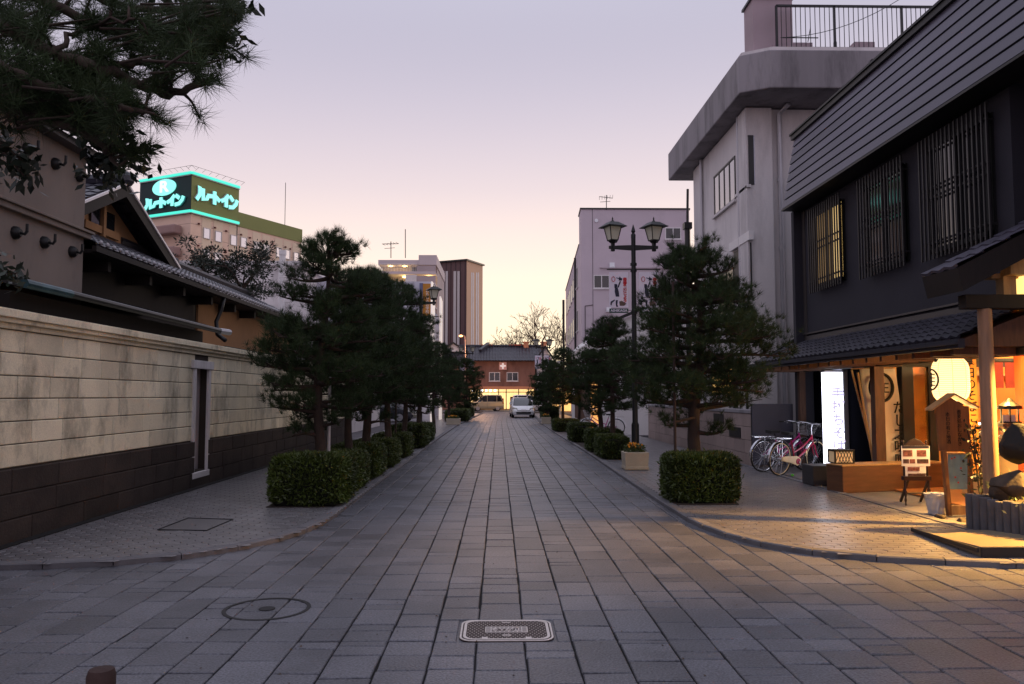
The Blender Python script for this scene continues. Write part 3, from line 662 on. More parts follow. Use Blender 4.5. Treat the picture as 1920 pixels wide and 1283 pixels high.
# balconies on the end face
M_mauve = mat('mauve_concrete', rgb(150, 122, 116), .85, .06, .5)
for fl in range(6):
    zz = zsb - 2.6 - fl * 2.8; a = c0 - hn * .25 + hl * 1.2 - hd * 1.3
    q = [a, a + hd * 1.3, a + hd * 1.3 + hl * (sl_ - 2), a + hl * (sl_ - 2)]
    mb = MB(); qq = [(p.x, p.y) for p in q]; mb.hexa([(*p, zz) for p in qq], [(*p, zz + 1.15) for p in qq]); mb.build('balcony', M_mauve, ht, bevel=.2)
# ---- pale building under the hotel and its flue
gb = thing('office_block', 'plain pale grey building with a stepped parapet in front of the hotel', 'building', (-13, 50, 0))
A_ = aY(462, 498, 46); B_ = aY(565, 500, 46)
mb = MB(); mb.box(-24, B_.x, 46, 58, 0, A_.z); mb.build('wall', M_con, gb)
mb = MB(); mb.box(-24.2, B_.x + .2, 45.8, 58.2, A_.z, A_.z + .25); zz = aY(500, 534, 45.9).z; mb.box(-24.1, B_.x - 1.2, 45.9, 46, zz - .06, zz); mb.box(B_.x - 1.3, B_.x - 1.05, 45.85, 46, 0, A_.z); mb.build('parapet', M_con, gb)
mb = MB(); mb.box(-24, -10, 44.2, 45.7, 0, aY(500, 572, 44).z); mb.hexa([(-14, 43.5, 5.4), (-10.5, 43.5, 5.4), (-10.5, 44.2, 5.4), (-14, 44.2, 5.4)], [(-14, 43.5, 6.2), (-10.5, 43.5, 6.9), (-10.5, 44.2, 6.9), (-14, 44.2, 6.2)]); mb.build('annex', M_con, gb)
p = aY(530, 470, 43.4)
mb = MB(); mb.tube([(p.x, 43.4, 0), (p.x, 43.4, p.z)], .17, 10); mb.tube([(p.x, 43.4, p.z - .25), (p.x, 43.4, p.z)], .2, 10); mb.tube([(p.x, 43.4, p.z - 1.5), (p.x, 43.4, p.z - 1.4)], .19, 10); single(mb, 'flue_pipe', M_white, 'tall thin white flue pipe rising beside the pale office block', 'flue', (p.x, 43.4, 0), smooth='auto')
# ---- apartment block
ap = thing('apartment_building', 'beige apartment block with lit balcony lamps behind the left pines', 'apartment building', (-12, 100, 0))
M_apt = mat('apartment_wall', rgb(168, 154, 156), .8, .08, .4); M_aptl = mat('apartment_light', rgb(196, 184, 186), .8, .06, .4)
AD = 92.; za = aY(780, 484, AD).z; x0 = aY(712, 490, AD).x; x1 = aY(817, 490, AD).x; zf = [aY(780, y, AD).z for y in (511, 532)]
mb = MB(); mb.box(x0, x1, AD + 2.2, AD + 14, 0, za - .7); mb.build('wall', M_apt, ap)
mb = MB(); mb.box(x0 - .2, x1 - 2.0, AD + .2, AD + 14.2, za - .75, za - .2); mb.box(aY(785, 480, AD).x, x1 + .1, AD, AD + 14.2, za - .8, za + .35); mb.build('roof_slab', M_aptl, ap)
for k in range(7):
    z = zf[0] - .1 - 2.9 * k * .46 * 1.0 if 0 else zf[0] - k * (zf[0] - zf[1]) * 1.0 * 2.0 * .5
    f_ = MB(); f_.box(x0 + (3 if k else 0), x1, AD, AD + 2.2, z - .2, z); 
    f_.box(x0 + (3 if k else 0), x1, AD, AD + .1, z, z + .12); bo = f_.build('balcony', M_aptl, ap)
    f_ = MB(); n_ = 26; xs0 = x0 + (3 if k else 0)
    f_.bar((xs0, AD + .05, z + 1.0), (x1 - 2.2, AD + .05, z + 1.0), .06)
    for j in range(n_): xx = xs0 + (x1 - 2.2 - xs0) * j / (n_ - 1); f_.bar((xx, AD + .05, z + .1), (xx, AD + .05, z + 1.0), .045)
    f_.build('railing', M_white, bo)
    f_ = MB(); f_.box(x1 - 2.2, x1, AD + .0, AD + .1, z + .12, z + (.8 if k == 0 else .9)); f_.build('panel', M_apt, bo)
    for j, lx_ in enumerate((757, 803, 730)):
        if (k + j) % 2 == 0 or j < 1:
            q = aY(lx_, 500, AD); f_ = MB(); f_.lathe([(.05, 0), (.3, -.06), (.28, -.16), (.1, -.2)], (q.x, AD + 1.2, z + (zf[0] - zf[1]) - .25), 10); f_.build('ceiling_lamp', mat('lamp_yellow', (1, .8, .3), .4, 0, emit=(1, .72, .22), es=6), ap)
            if k < 2:
                ld = bpy.data.lights.new('balcony_lamp', 'POINT'); ld.energy = 25; ld.color = (1, .75, .35); ld.shadow_soft_size = .2; lo = bpy.data.objects.new('balcony_lamp', ld); COL.objects.link(lo); lo.location = (q.x, AD + 1.0, z + (zf[0] - zf[1]) - .6)
    for wx in (768, 778, 792):
        q = aY(wx, 500, AD); f_ = MB(); f_.box(q.x - .05, q.x + .75, AD + 2.15, AD + 2.25, z, z + 1.6); wo = f_.build('window', M_white if wx == 778 else M_alu, ap); f_ = MB(); f_.box(q.x + .03, q.x + .67, AD + 2.12, AD + 2.16, z + .08, z + 1.5); f_.build('pane', M_glassd, wo)
# ---- striped tower block
tw = thing('tower_block', 'tall brown windowless tower with pale vertical stripes at the street end', 'building', (-4, 135, 0))
TC = aY(874.5, 489, 130); tcv = Vector((TC.x, TC.y, 0)); TA = R(26); td = Vector((math.sin(TA), math.cos(TA), 0)); tn = Vector((math.cos(TA), -math.sin(TA), 0))
tr, _z = hit(904.5, 497, tcv, td, tn); tll, _z = hit(819, 491, tcv, -tn, td); TZ = TC.z
M_brn = wavy('brown_cladding', rgb(98, 74, 74), rgb(70, 52, 54), 0, .8, .6, .03, width=.25); M_brn_lit = mat('brown_cladding_lit', rgb(206, 168, 138), .7, .04, .3); M_str = mat('pale_stripe', rgb(196, 188, 186), .6, .03)
a = tcv; q = [a, a + td * tr, a + td * tr - tn * tll, a - tn * tll]
mb = MB(); mb.hexa([(p.x, p.y, 0) for p in q], [(p.x, p.y, TZ) for p in q]); o = mb.build('wall', M_brn, tw)
mb = MB(); p = a + tn * .05; e = p + td * tr; mb.quad((p.x, p.y, 0), (e.x, e.y, 0), (e.x, e.y, TZ), (p.x, p.y, TZ)); mb.build('side_wall', M_brn_lit, tw)  # warm evening light on the right face, put into a paler cladding colour
mb = MB(); off = tn * .3 - td * .3; q2 = [a + off, a + td * (tr + .3) + tn * .3, a + td * (tr + .3) - tn * (tll + .3), a - tn * (tll + .3) - td * .3]; mb.hexa([(p.x, p.y, TZ) for p in q2], [(p.x, p.y, TZ + .25) for p in q2]); mb.build('roof_edge', M_dark, tw)
for (u0, u1) in ((830, 834), (836, 840.5), (851, 856), (858, 862.5)):
    k0, _z = hit(u0, 520, tcv, -tn, td); k1, _z = hit(u1, 520, tcv, -tn, td); _, zt_ = hit(u0, 509, tcv, -tn, td); p = a - tn * k0 - td * .12; e = a - tn * k1 - td * .12; mb = MB(); mb.hexa([(p.x, p.y, 0), (e.x, e.y, 0), (e.x, e.y + .1, 0), (p.x, p.y + .1, 0)], [(p.x, p.y, zt_), (e.x, e.y, zt_), (e.x, e.y + .1, zt_), (p.x, p.y + .1, zt_)]); mb.build('stripe', M_str, tw)
for (u0, u1) in ((883, 884.8), (886.3, 887.8), (892, 894), (895.5, 897)):
    k0, _z = hit(u0, 520, tcv, td, tn); k1, _z = hit(u1, 520, tcv, td, tn); _, zt_ = hit(u0, 511, tcv, td, tn); p = a + td * k0 + tn * .1; e = a + td * k1 + tn * .1; i_ = -tn * .05; mb = MB(); mb.hexa([(p.x, p.y, 0), (e.x, e.y, 0), (e.x + i_.x, e.y + i_.y, 0), (p.x + i_.x, p.y + i_.y, 0)], [(p.x, p.y, zt_), (e.x, e.y, zt_), (e.x + i_.x, e.y + i_.y, zt_), (p.x + i_.x, p.y + i_.y, zt_)]); mb.build('stripe', M_white, tw)
# ---- white shop building with fins and banners on the left
ws = thing('white_shop', 'white building with slim illuminated fins and an ochre vertical banner behind the left pines', 'shop', (-7, 52, 0))
p0 = aY(812, 560, 48); p1 = aY(735, 530, 50)
mb = MB(); mb.box(-16, aY(808, 560, 50).x, 50, 51.5, 0, aY(780, 528, 50).z); mb.box(-16, -4.6, 51.5, 64, 0, 7.6); mb.build('wall', mat('cool_white_wall', rgb(196, 194, 206), .7, .05, .5), ws)
M_litw = mat('lit_fin', rgb(240, 226, 214), .5, .02, emit=(1, .86, .78), es=.45)
for (pa_, pb_, ya_, yb_, py_) in ((808, 816, 48, 50, 528), (824, 830, 52, 54, 556)):
    a = aY(pa_, py_, ya_); e = aY(pb_, py_ + 10, yb_); mb = MB(); mb.hexa([(a.x, ya_, 0), (a.x + .1, ya_ - .05, 0), (e.x, yb_, 0), (e.x - .1, yb_ + .05, 0)], [(a.x, ya_, a.z), (a.x + .1, ya_ - .05, a.z), (e.x, yb_, e.z), (e.x - .1, yb_ + .05, e.z)]); mb.build('lit_fin', M_litw, ws)
mb = MB(); c = aY(793, 532, 49.7); d = aY(807, 593, 49.7); mb.box(c.x, d.x, 49.7, 49.8, d.z, c.z); bb = mb.build('ochre_banner', mat('ochre_sign', rgb(166, 112, 38), .6, .03), ws)
tm = text_mb('おもちゃの学校', .24, frame(((c.x + d.x) / 2 + .05, 49.69, (c.z + d.z) / 2 - .1), (1, 0, 0)), .01, lh=.92, vertical=True); tm.build('lettering', M_white, bb)
mb = MB(); c = aY(786.5, 531, 49.75); e = aY(793, 600, 49.75); mb.box(c.x, e.x, 49.75, 49.85, e.z, c.z); mb.build('blue_strip', mat('blue_grey', rgb(96, 100, 132), .6, .03), ws)
mb = MB(); c = aY(797, 597, 49); d = aY(816, 640, 49); mb.box(c.x, d.x, 49, 49.12, d.z, c.z); bb = mb.build('signboard', M_white, ws); tm = text_mb('買取専門店', .22, frame((d.x - .2, 48.99, (c.z + d.z) / 2 + .1), (1, 0, 0)), .01, lh=1.0, vertical=True); tm.build('lettering', mat('sign_red', rgb(190, 40, 60), .6, 0), bb)
mb = MB(); c = aY(795, 594, 48.8); mb.bar((c.x, 48.8, c.z), (c.x + .9, 48.8, c.z), .06); mb.build('bracket', M_black, ws)
# low yard buildings seen between the trunks
yb = thing('yard_house', 'low pale building seen between the left pine trunks beyond the stone wall', 'building', (-14, 36, 0))
mb = MB(); mb.box(-18, -6.2, 33, 42, 0, 4.2); mb.build('wall', mat('pale_wall', rgb(196, 190, 190), .8, .1), yb); mb = MB(); mb.box(-18.3, -5.9, 32.6, 42.3, 4.2, 4.4); mb.build('roof', M_dark, yb)
mb = MB(); mb.box(-8.2, -7.0, 32.9, 33, .9, 2.3); wo = mb.build('window', M_alu, yb); mb = MB(); mb.box(-8.1, -7.1, 32.86, 32.9, 1.0, 2.2); mb.build('pane', M_glassd, wo)
mb = MB(); mb.box(-6.4, -6.2, 33, 33.1, 2.3, 2.5) ; mb.build('wall_lamp', mat('lamp_white', (1, 1, .95), .4, 0, emit=(1, .9, .8), es=3), yb)
# antennas
def antenna(px, py0, py1, Y, label, boom=True):
    a = aY(px, py0, Y); b = aY(px, py1, Y); mb = MB(); k = Y / 100.; mb.bar(b, a, .09 * k)
    if boom:
        mb.bar((a.x - 1.0 * k, Y - .4, a.z - .4 * k), (a.x + .9 * k, Y + .4, a.z - .2 * k), .06 * k)
        for j in range(6): xx = a.x + (-.9 + .34 * j) * k; mb.bar((xx - .12 * k, Y - .5, a.z - (.42 - .04 * j) * k), (xx + .12 * k, Y + .5, a.z - (.38 - .04 * j) * k), .04 * k)
        mb.bar((a.x - .8 * k, Y, a.z - .9 * k), (a.x + .5 * k, Y, a.z - .8 * k), .05 * k)
    return single(mb, 'roof_antenna', M_black, label, 'antenna', (b.x, b.y, b.z))
antenna(733, 453, 484, 91, 'small television antenna on the roof of the apartment block'); antenna(760, 430, 484, 93, 'bare thin aerial mast on the apartment roof, right of the television antenna', False)
# ================================================================== RIGHT SIDE
# ---- dark restaurant building
FX = 6.6
rb = thing('restaurant', 'dark restaurant with metal mansard cladding, lattice windows and a tiled pent roof on the right', 'restaurant', (8, 13, 0))
M_wall = mat('dark_render', rgb(44, 42, 50), .85, .12, 1.5, bump=.35, bsc=60, stain=.15)
M_mans = mat('mansard_sheet', rgb(80, 76, 90), .42, .2, 1.6, tone=.16, stretch=(1, .3, 1), metal=.25, spec=.5)
mb = MB(); mb.box(FX, 14, 10.0, 17.05, 2.72, 5.75); mb.box(FX + .3, 14, 4.5, 9.99, 3.4, 5.75); mb.build('upper_wall', M_wall, rb)
mb = MB(); mb.box(FX - .035, FX, 10.2, 16.95, 2.74, 2.86); mb.box(FX - .05, FX, 10.2, 17.05, 2.9, 2.93); mb.box(FX - .02, FX, 16.93, 17.06, 2.74, 5.7); mb.build('wall_flashing', mat('flashing', rgb(70, 64, 62), .5, .1), rb)
# mansard: overlapping boards with shadow gaps
y0, y1 = 4.5, 17.06
mb = MB(); zb, zt, xb, xt = 5.62, 7.18, 6.18, 6.47; nb = 8
for k in range(nb):
    a = k / nb; b = (k + 1) / nb
    xa, xc = xb + (xt - xb) * a, xb + (xt - xb) * b; z_a, z_c = zb + (zt - zb) * a, zb + (zt - zb) * b
    mb.tone = random.random()
    mb.hexa([(xa - .02, y0, z_a + .028), (xa + .03, y0, z_a + .028), (xa + .03, y1, z_a + .028), (xa - .02, y1, z_a + .028)], [(xc - .012, y0, z_c), (xc + .03, y0, z_c), (xc + .03, y1, z_c), (xc - .012, y1, z_c)])
mb.build('mansard', M_mans, rb)
mb = MB(); mb.hexa([(xb + .05, y0, zb), (14, y0, zb), (14, y1 - .03, zb), (xb + .05, y1 - .03, zb)], [(xt + .05, y0, zt), (14, y0, zt), (14, y1 - .03, zt), (xt + .05, y1 - .03, zt)]); mb.build('roof_body', M_wall, rb)
mb = MB(); mb.box(xt - .07, xt + .25, y0, y1 + .06, zt, zt + .1); mb.box(xt - .1, xt + .1, y0, y1 + .08, zt + .1, zt + .14); mb.box(xb - .04, FX, y0, y1, zb - .03, zb + .005); mb.build('eave_trim', M_black, rb)
# lattice windows
M_bar = mat('lattice_bar', rgb(34, 32, 35), .5, .1, 4)
def lattice(y0, y1, z0, z1, tilt, litpart=None):
    mb = MB(); mb.box(FX - .03, FX + .0, y0 + .1, y1 - .1, z0 + .1, z1 - .1); wo = mb.build('lattice_window', M_black, rb)
    mb = MB(); ym = (y0 + y1) / 2; mb.M = Matrix.Translation((FX - .05, ym, (z0 + z1) / 2)) @ Matrix.Rotation(R(tilt), 4, 'Z') @ Matrix.Translation((-(FX - .05), -ym, -(z0 + z1) / 2))
    mb.quad((FX - .05, y0 + .15, z0 + .15), (FX - .05, y0 + .15, z1 - .15), (FX - .05, y1 - .15, z1 - .15), (FX - .05, y1 - .15, z0 + .15)); mb.build('pane', M_glassd, wo)
    if litpart:
        mb = MB(); mb.box(FX - .075, FX - .06, litpart[0], litpart[1], z0 + .15, z1 - .15); mb.build('lit_pane', mat('lit_pane', (1, .8, .45), .5, .25, 1.2, emit=(1, .66, .24), es=.7), wo)
        mb = MB(); mb.box(FX - .075, FX - .06, litpart[1] + .12, y1 - .2, z0 + .15, z1 - .15); mb.build('dim_pane', mat('dim_pane', (.5, .36, .16), .5, .3, 1.5, emit=(1, .6, .2), es=.16), wo)
    mb = MB(); mb.box(FX - .10, FX - .055, y0 + .1, y1 - .1, z0 + .1, z0 + .17); mb.box(FX - .10, FX - .055, y0 + .1, y1 - .1, z1 - .17, z1 - .1); mb.box(FX - .10, FX - .055, ym - .04, ym + .04, z0 + .1, z1 - .1)
    for y in (y0 + .1, y1 - .16): mb.box(FX - .10, FX - .055, y, y + .06, z0 + .1, z1 - .1)
    mb.build('sash', M_black, wo)
    mb = MB(); n_ = int((y1 - y0) / .105)
    for k in range(n_ + 1): y = y0 + (y1 - y0) * k / n_; mb.box(FX - .17, FX - .145, y - .012, y + .012, z0, z1)
    for z in (z0 + .25, z0 + (z1 - z0) * .5, z0 + (z1 - z0) * .58, z1 - .2): mb.box(FX - .145, FX - .125, y0, y1, z - .015, z + .015)
    for y in (y0 + .1, y1 - .1):
        for z in (z0 + .25, z1 - .2): mb.box(FX - .145, FX, y - .015, y + .015, z - .015, z + .015)
    mb.build('lattice', M_bar, wo)
lattice(14.85, 16.35, 3.7, 5.45, 0, (14.95, 15.4)); lattice(12.5, 14.05, 3.66, 5.45, 0); lattice(10.25, 11.95, 3.62, 5.48, 2.2)
# pent roof over the shop front
mb = MB(); tiles(mb, (5.62, 9.6, 2.3), (5.62, 17.5, 2.3), (FX, 9.6, 2.76), (FX, 17.5, 2.76), pitch=.2, rows=6, amp=.03, step=.022); mb.build('pent_roof_tiles', M_tile, rb)
mb = MB(); mb.hexa([(5.6, 9.6, 2.2), (FX, 9.6, 2.2), (FX, 17.5, 2.2), (5.6, 17.5, 2.2)], [(5.6, 9.6, 2.27), (FX, 9.6, 2.66), (FX, 17.5, 2.66), (5.6, 17.5, 2.27)]); mb.build('pent_roof_core', M_wood, rb)
mb = MB(); mb.box(5.52, 5.6, 9.5, 17.6, 2.17, 2.285); mb.box(5.48, 5.52, 9.5, 17.6, 2.215, 2.245); mb.build('fascia', M_wall, rb)
for k in range(17):
    y = 9.75 + k * .46; mb = MB(); mb.hexa([(5.6, y, 2.1), (FX, y, 2.1), (FX, y + .07, 2.1), (5.6, y + .07, 2.1)], [(5.6, y, 2.2), (FX, y, 2.2), (FX, y + .07, 2.2), (5.6, y + .07, 2.2)]); mb.build('rafter', M_wood, rb)
mb = MB(); mb.bar((5.75, 17.62, 2.28), (6.85, 17.62, 2.98), .1, .12); mb.box(6.8, 6.9, 17.56, 17.68, 2.95, 5.6); mb.build('corner_gutter', M_black, rb)
# ground floor: posts, sills, partition, back room
PX = 6.4
for x_, y, w, mt in ((PX, 17.0, .13, M_wood), (PX, 13.62, .17, M_wood), (7.0, 13.88, .2, M_black), (7.48, 13.88, .14, M_black), (PX + .6, 9.75, .14, M_wood)):
    mb = MB(); mb.box(x_, x_ + w, y - w / 2, y + w / 2, HS, 2.1); mb.build('post', mt, rb, bevel=.008)
mb = MB(); mb.box(6.42, 9.0, 13.8, 13.95, 2.1, 2.25); mb.box(PX - .02, PX + .16, 9.6, 17.1, 2.1, 2.19) ; mb.build('lintel', M_wdark, rb)
M_warm = mat('warm_panel', rgb(206, 142, 74), .7, .15, 2, stretch=(1, 4, .6)); M_cream = mat('cream_plaster', rgb(226, 196, 140), .8, .08)
mb = MB(); mb.box(PX, 14, 17.06, 17.2, 0, 5.6); mb.box(PX + .35, PX + .4, 14.45, 17.05, HS, 2.66); mb.build('side_wall', M_wall, rb); mb = MB(); mb.box(PX + .33, PX + .35, 14.4, 17.0, HS, 2.66); mb.build('interior_shade_sheet', mat('matt_black', rgb(12, 12, 16), 1.0, .1, spec=0), rb)  # matt black sheet paints the shade of the dark interior beside the sign
mb = MB(); mb.box(6.95, 14, 14.3, 14.42, HS, 2.62); mb.build('partition', M_warm, rb)
mb = MB(); mb.box(10.4, 10.5, 8, 14.4, HS, 2.7); mb.build('back_wall', M_warm, rb)
mb = MB(); mb.box(6.45, 10.4, 9.6, 14.3, HS, HS + .02); mb.build('shop_floor', mat('shop_floor', rgb(170, 110, 60), .5, .15), rb)
mb = MB(); mb.box(6.62, 10.4, 9.6, 14.3, 2.66, 2.7); mb.build('ceiling', M_cream, rb)
mb = MB(); mb.box(9.0, 9.1, 9.5, 12.2, HS, 2.6); mb.box(7.2, 10.4, 9.5, 9.6, HS, 2.6); mb.build('red_panel', mat('red_brown_panel', rgb(178, 78, 34), .6, .2, 3, stretch=(6, 6, .5)), rb)
# glass between the two dark posts
mb = MB(); mb.box(7.2, 7.48, 13.87, 13.88, .5, 2.1); mb.build('glass_panel', mat('amber_glass', rgb(190, 140, 70), .25, .2, 4, trans=.75), rb)
mb = MB(); mb.box(7.2, 7.48, 13.84, 13.92, HS, .5); mb.build('sill_panel', M_wdark, rb)
LW = [((7.9, 14.1, 2.45), 90), ((8.1, 11.4, 2.45), 130), ((7.6, 10.3, 2.35), 60), ((9.2, 13.2, 2.4), 90)]
tp = None
LB = ['ceiling lamp glowing deepest inside the shop behind the glass', 'ceiling lamp glowing above the display counter', 'ceiling lamp glowing nearest the gate inside the shop', 'ceiling lamp glowing over the wall shelf with jars']
for i_, (p, e) in enumerate(LW):
    if tp is None:
        tp = thing('pendant_lamp', LB[0], 'lamp', p, group='ceiling lamps inside the shop')
        mb = MB(); mb.M = Matrix.Translation(p); mb.lathe([(.02, .18), (.02, .06), (.13, .0), (.15, -.05)], (0, 0, 0), 12); mb.build('lamp_shade', M_wdark, tp); mb = MB(); mb.M = Matrix.Translation(p); mb.ball((0, 0, -.06), .06, 10, 6); mb.build('bulb', mat('bulb', (1, .9, .7), .4, 0, emit=(1, .75, .4), es=14), tp); o = tp
    else: o = dup(tp, p, 0, LB[i_])
    ld = bpy.data.lights.new('shop_light', 'POINT'); ld.energy = e; ld.color = (1, .72, .33); ld.shadow_soft_size = .08; lo = bpy.data.objects.new('shop_light', ld); COL.objects.link(lo); lo.location = (p[0], p[1], p[2] - .2)
# poster, red strip, shelf and counter inside
def flat(name, label, cat, loc, xdir, w, h, m_, th=.01, texts=(), group=None, extra=None):
    t_ = thing(name, label, cat, loc, group=group); Fm = frame(loc, xdir); b_ = MB(); b_.M = Fm; b_.box(-w / 2, w / 2, -h / 2, h / 2, -th, 0); bo = b_.build('board', m_, t_)
    for (tx, sz, ox, oy, mm, vert) in texts: tt = text_mb(tx, sz, Fm @ Matrix.Translation((ox, oy, .004)), .004, lh=.98, vertical=vert, bold=sz * .01); tt.build('lettering', mm, t_)
    if extra: extra(t_, Fm)
    return t_
M_ink = mat('ink', rgb(24, 18, 16), .8, 0); M_redp = mat('red_print', rgb(200, 62, 24), .7, .1); M_cloth = mat('banner_cloth', rgb(224, 208, 190), .85, .08, 2)
flat('poster', 'framed cream poster hanging inside behind the white cloth banner', 'poster', (7.35, 14.27, 1.42), (1, 0, 0), .38, .95, M_cloth, texts=[('品\n書', .09, 0, .2, M_ink, False), ('そば うどん\n天ぷら 御膳\n地酒 甘味', .05, 0, -.12, M_ink, False)])
t_ = thing('shelf', 'wooden wall shelf with jars inside the restaurant beside the poster', 'shelf', (8.2, 14.1, 1.9))
mb = MB(); mb.box(7.1, 9.2, 13.95, 14.28, 1.95, 1.98); mb.build('board', M_wlight, t_)
for k in range(5): mb = MB(); mb.lathe([(.05, 0), (.07, .04), (.06, .14), (.03, .17), (.035, .2)], (7.25 + .3 * k, 14.1, 1.98), 10); mb.build('jar', mat('jar', rgb(190, 150, 96), .3, .2), t_)
t_ = thing('counter', 'glass display counter with a cool white tube light inside the restaurant', 'counter', (7.8, 11.6, HS))
mb = MB(); mb.box(7.3, 8.4, 10.8, 12.6, HS, .75); mb.build('base', M_cream, t_); mb = MB(); mb.box(7.3, 7.32, 10.8, 12.6, .75, 1.2); mb.box(7.3, 8.4, 10.8, 12.6, 1.2, 1.22); mb.build('glass', mat('clear_glass', (.9, .9, .9), .05, 0, trans=.9), t_)
mb = MB(); mb.bar((7.36, 10.85, 1.17), (7.36, 12.55, 1.17), .03); mb.build('tube_light', mat('tube_light', (1, 1, 1), .4, 0, emit=(.85, .9, 1), es=8), t_)
mb = MB(); mb.box(7.35, 8.3, 10.9, 12.5, .93, .94)
for k in range(6): mb.lathe([(.05, 0), (.06, .03), (.05, .08)], (7.5 + .02 * (k % 2), 11.0 + .27 * k, .76), 8); mb.lathe([(.05, 0), (.06, .03), (.05, .08)], (7.5, 11.0 + .27 * k, .94), 8)
mb.build('shelf', M_wlight, t_)
# ---- lit sign box
t_ = thing('sign_box', 'tall glowing white sign box standing in the shop front near the bicycles', 'illuminated sign', (6.5, 15.3, HS))
sx0, sx1 = aY(1550, 780, 15.3).x, aY(1582, 780, 15.3).x
mb = MB(); mb.box(sx0, sx1, 15.3, 15.5, .2, 2.05); mb.build('light_panel', mat('sign_white', (1, 1, 1), .4, .0, emit=(.84, .86, 1), es=4), t_)
mb = MB(); mb.box(sx0 - .02, sx1 + .02, 15.32, 15.52, 2.05, 2.09); mb.box(sx0 - .02, sx1 + .02, 15.32, 15.52, .12, .2); mb.box(sx0 + .03, sx1 - .03, 15.3, 15.5, HS, .12); mb.box(sx1, sx1 + .1, 15.31, 15.52, .12, 2.09); mb.build('casing', M_alu, t_)
tt = text_mb('手打ちそば処', .25, frame(((sx0 + sx1) / 2 + .06, 15.296, 1.0), (1, 0, 0)), .003, lh=1.0, vertical=True, bold=.008); tt.build('lettering', mat('faint_print', (.8, .8, .9), .5, 0, emit=(.60, .56, .85), es=.9), t_)
b_ = MB(); c = aY(1562, 688, 15.6); d = aY(1592, 688, 15.6); b_.hexa([(c.x, 15.6, c.z - .08), (d.x, 15.6, c.z - .08), (d.x, 15.8, c.z - .08), (c.x, 15.8, c.z - .08)], [(c.x + .05, 15.6, c.z + .12), (d.x - .02, 15.6, c.z + .12), (d.x - .02, 15.8, c.z + .12), (c.x + .05, 15.8, c.z + .12)]); single(b_, 'tube_lamp_cover', mat('pale_lamp', rgb(190, 190, 230), .4, 0, emit=(.6, .6, .9), es=.6), 'small pale lamp box above the glowing white sign', 'lamp', (c.x, 15.6, c.z - .08))
# ---- cloth banner on bamboo
t_ = thing('banner', 'white cloth banner with a dark ring crest on a bamboo pole behind the brown post', 'banner', (6.85, 13.95, HS))
bx0, bx1 = 6.35, 6.93; mb = MB(); n_ = 10
vs = []
for j in range(14):
    z = .32 + (2.07 - .32) * j / 13; sh = .22 * (2.07 - z) / 1.75
    for i in range(n_): u = i / (n_ - 1); vs.append((bx0 + (bx1 - bx0) * u + sh + .0 * u, 14.0 + .03 * math.sin(u * 7 + z * 2) - .1 * u, z))
mb.add(vs, [(j * n_ + i, j * n_ + i + 1, (j + 1) * n_ + i + 1, (j + 1) * n_ + i) for j in range(13) for i in range(n_ - 1)]); o = mb.build('cloth', M_cloth, t_, smooth=True); so_ = o.modifiers.new('thick', 'SOLIDIFY'); so_.thickness = .004
mb = MB(); pts = [(bx0 + .32 + .2 * math.cos(a), 13.86, 1.74 + .24 * math.sin(a)) for a in [2 * math.pi * k / 28 for k in range(28)]]; mb.tube(pts, .026, 6, closed=True); mb.build('ring_crest', M_ink, t_)
tt = text_mb('正', .2, frame((bx0 + .36, 13.85, 1.72), (1, 0, 0)), .004, bold=.004); tt.build('crest_mark', M_ink, t_)
tt = text_mb('だし之味噌', .235, frame((bx1 + .04, 13.84, .93), (1, 0, .0), (.08, 0, 1)), .004, lh=.96, vertical=True, bold=.003); tt.build('lettering', M_ink, t_)
tt = text_mb('足利伊萬里の蔵', .1, frame((bx1 + .03, 13.84, 1.2) if 0 else (bx1 + .14, 13.83, 1.22), (1, 0, 0)), .004, lh=.98, vertical=True); tt.build('small_lettering', M_ink, t_)
mb = MB(); mb.tube([(6.22, 14.0, 2.05), (6.6, 13.9, .15)], .017, 8); mb.build('bamboo_pole', M_wlight, t_)
mb = MB(); mb.tube([(6.2, 13.98, 2.07), (6.95, 13.98, 2.09)], .012, 6); mb.build('top_rod', M_wlight, t_)
b_ = MB(); b_.tube([(6.26, 13.85, 2.0), (6.5, 13.75, HS)], .02, 8); single(b_, 'bamboo_cane', M_wlight, 'bare bamboo cane leaning in the dark opening left of the brown post', 'cane', (6.5, 13.75, HS))
b_ = MB(); c = (7.14, 14.24, 1.35); b_.box(7.08, 7.16, 14.22, 14.24, 1.0, 1.75); o = single(b_, 'paper_strip', M_redp, 'narrow red paper strip with characters beside the cloth banner', 'paper strip', (7.12, 14.22, 1.0))
# tall ochre paper banner with brush writing
c = aY(1806, 760, 11.35)
t_ = flat('banner', 'tall ochre banner with black brush writing hanging right of the lantern', 'banner', (c.x + .06, 11.35, 1.37), (1, .0, 0), .3, 1.75, mat('ochre_cloth', rgb(216, 150, 62), .8, .12, 2), texts=[('本日のそばにおすイト', .165, .055, -.02, M_ink, True)])
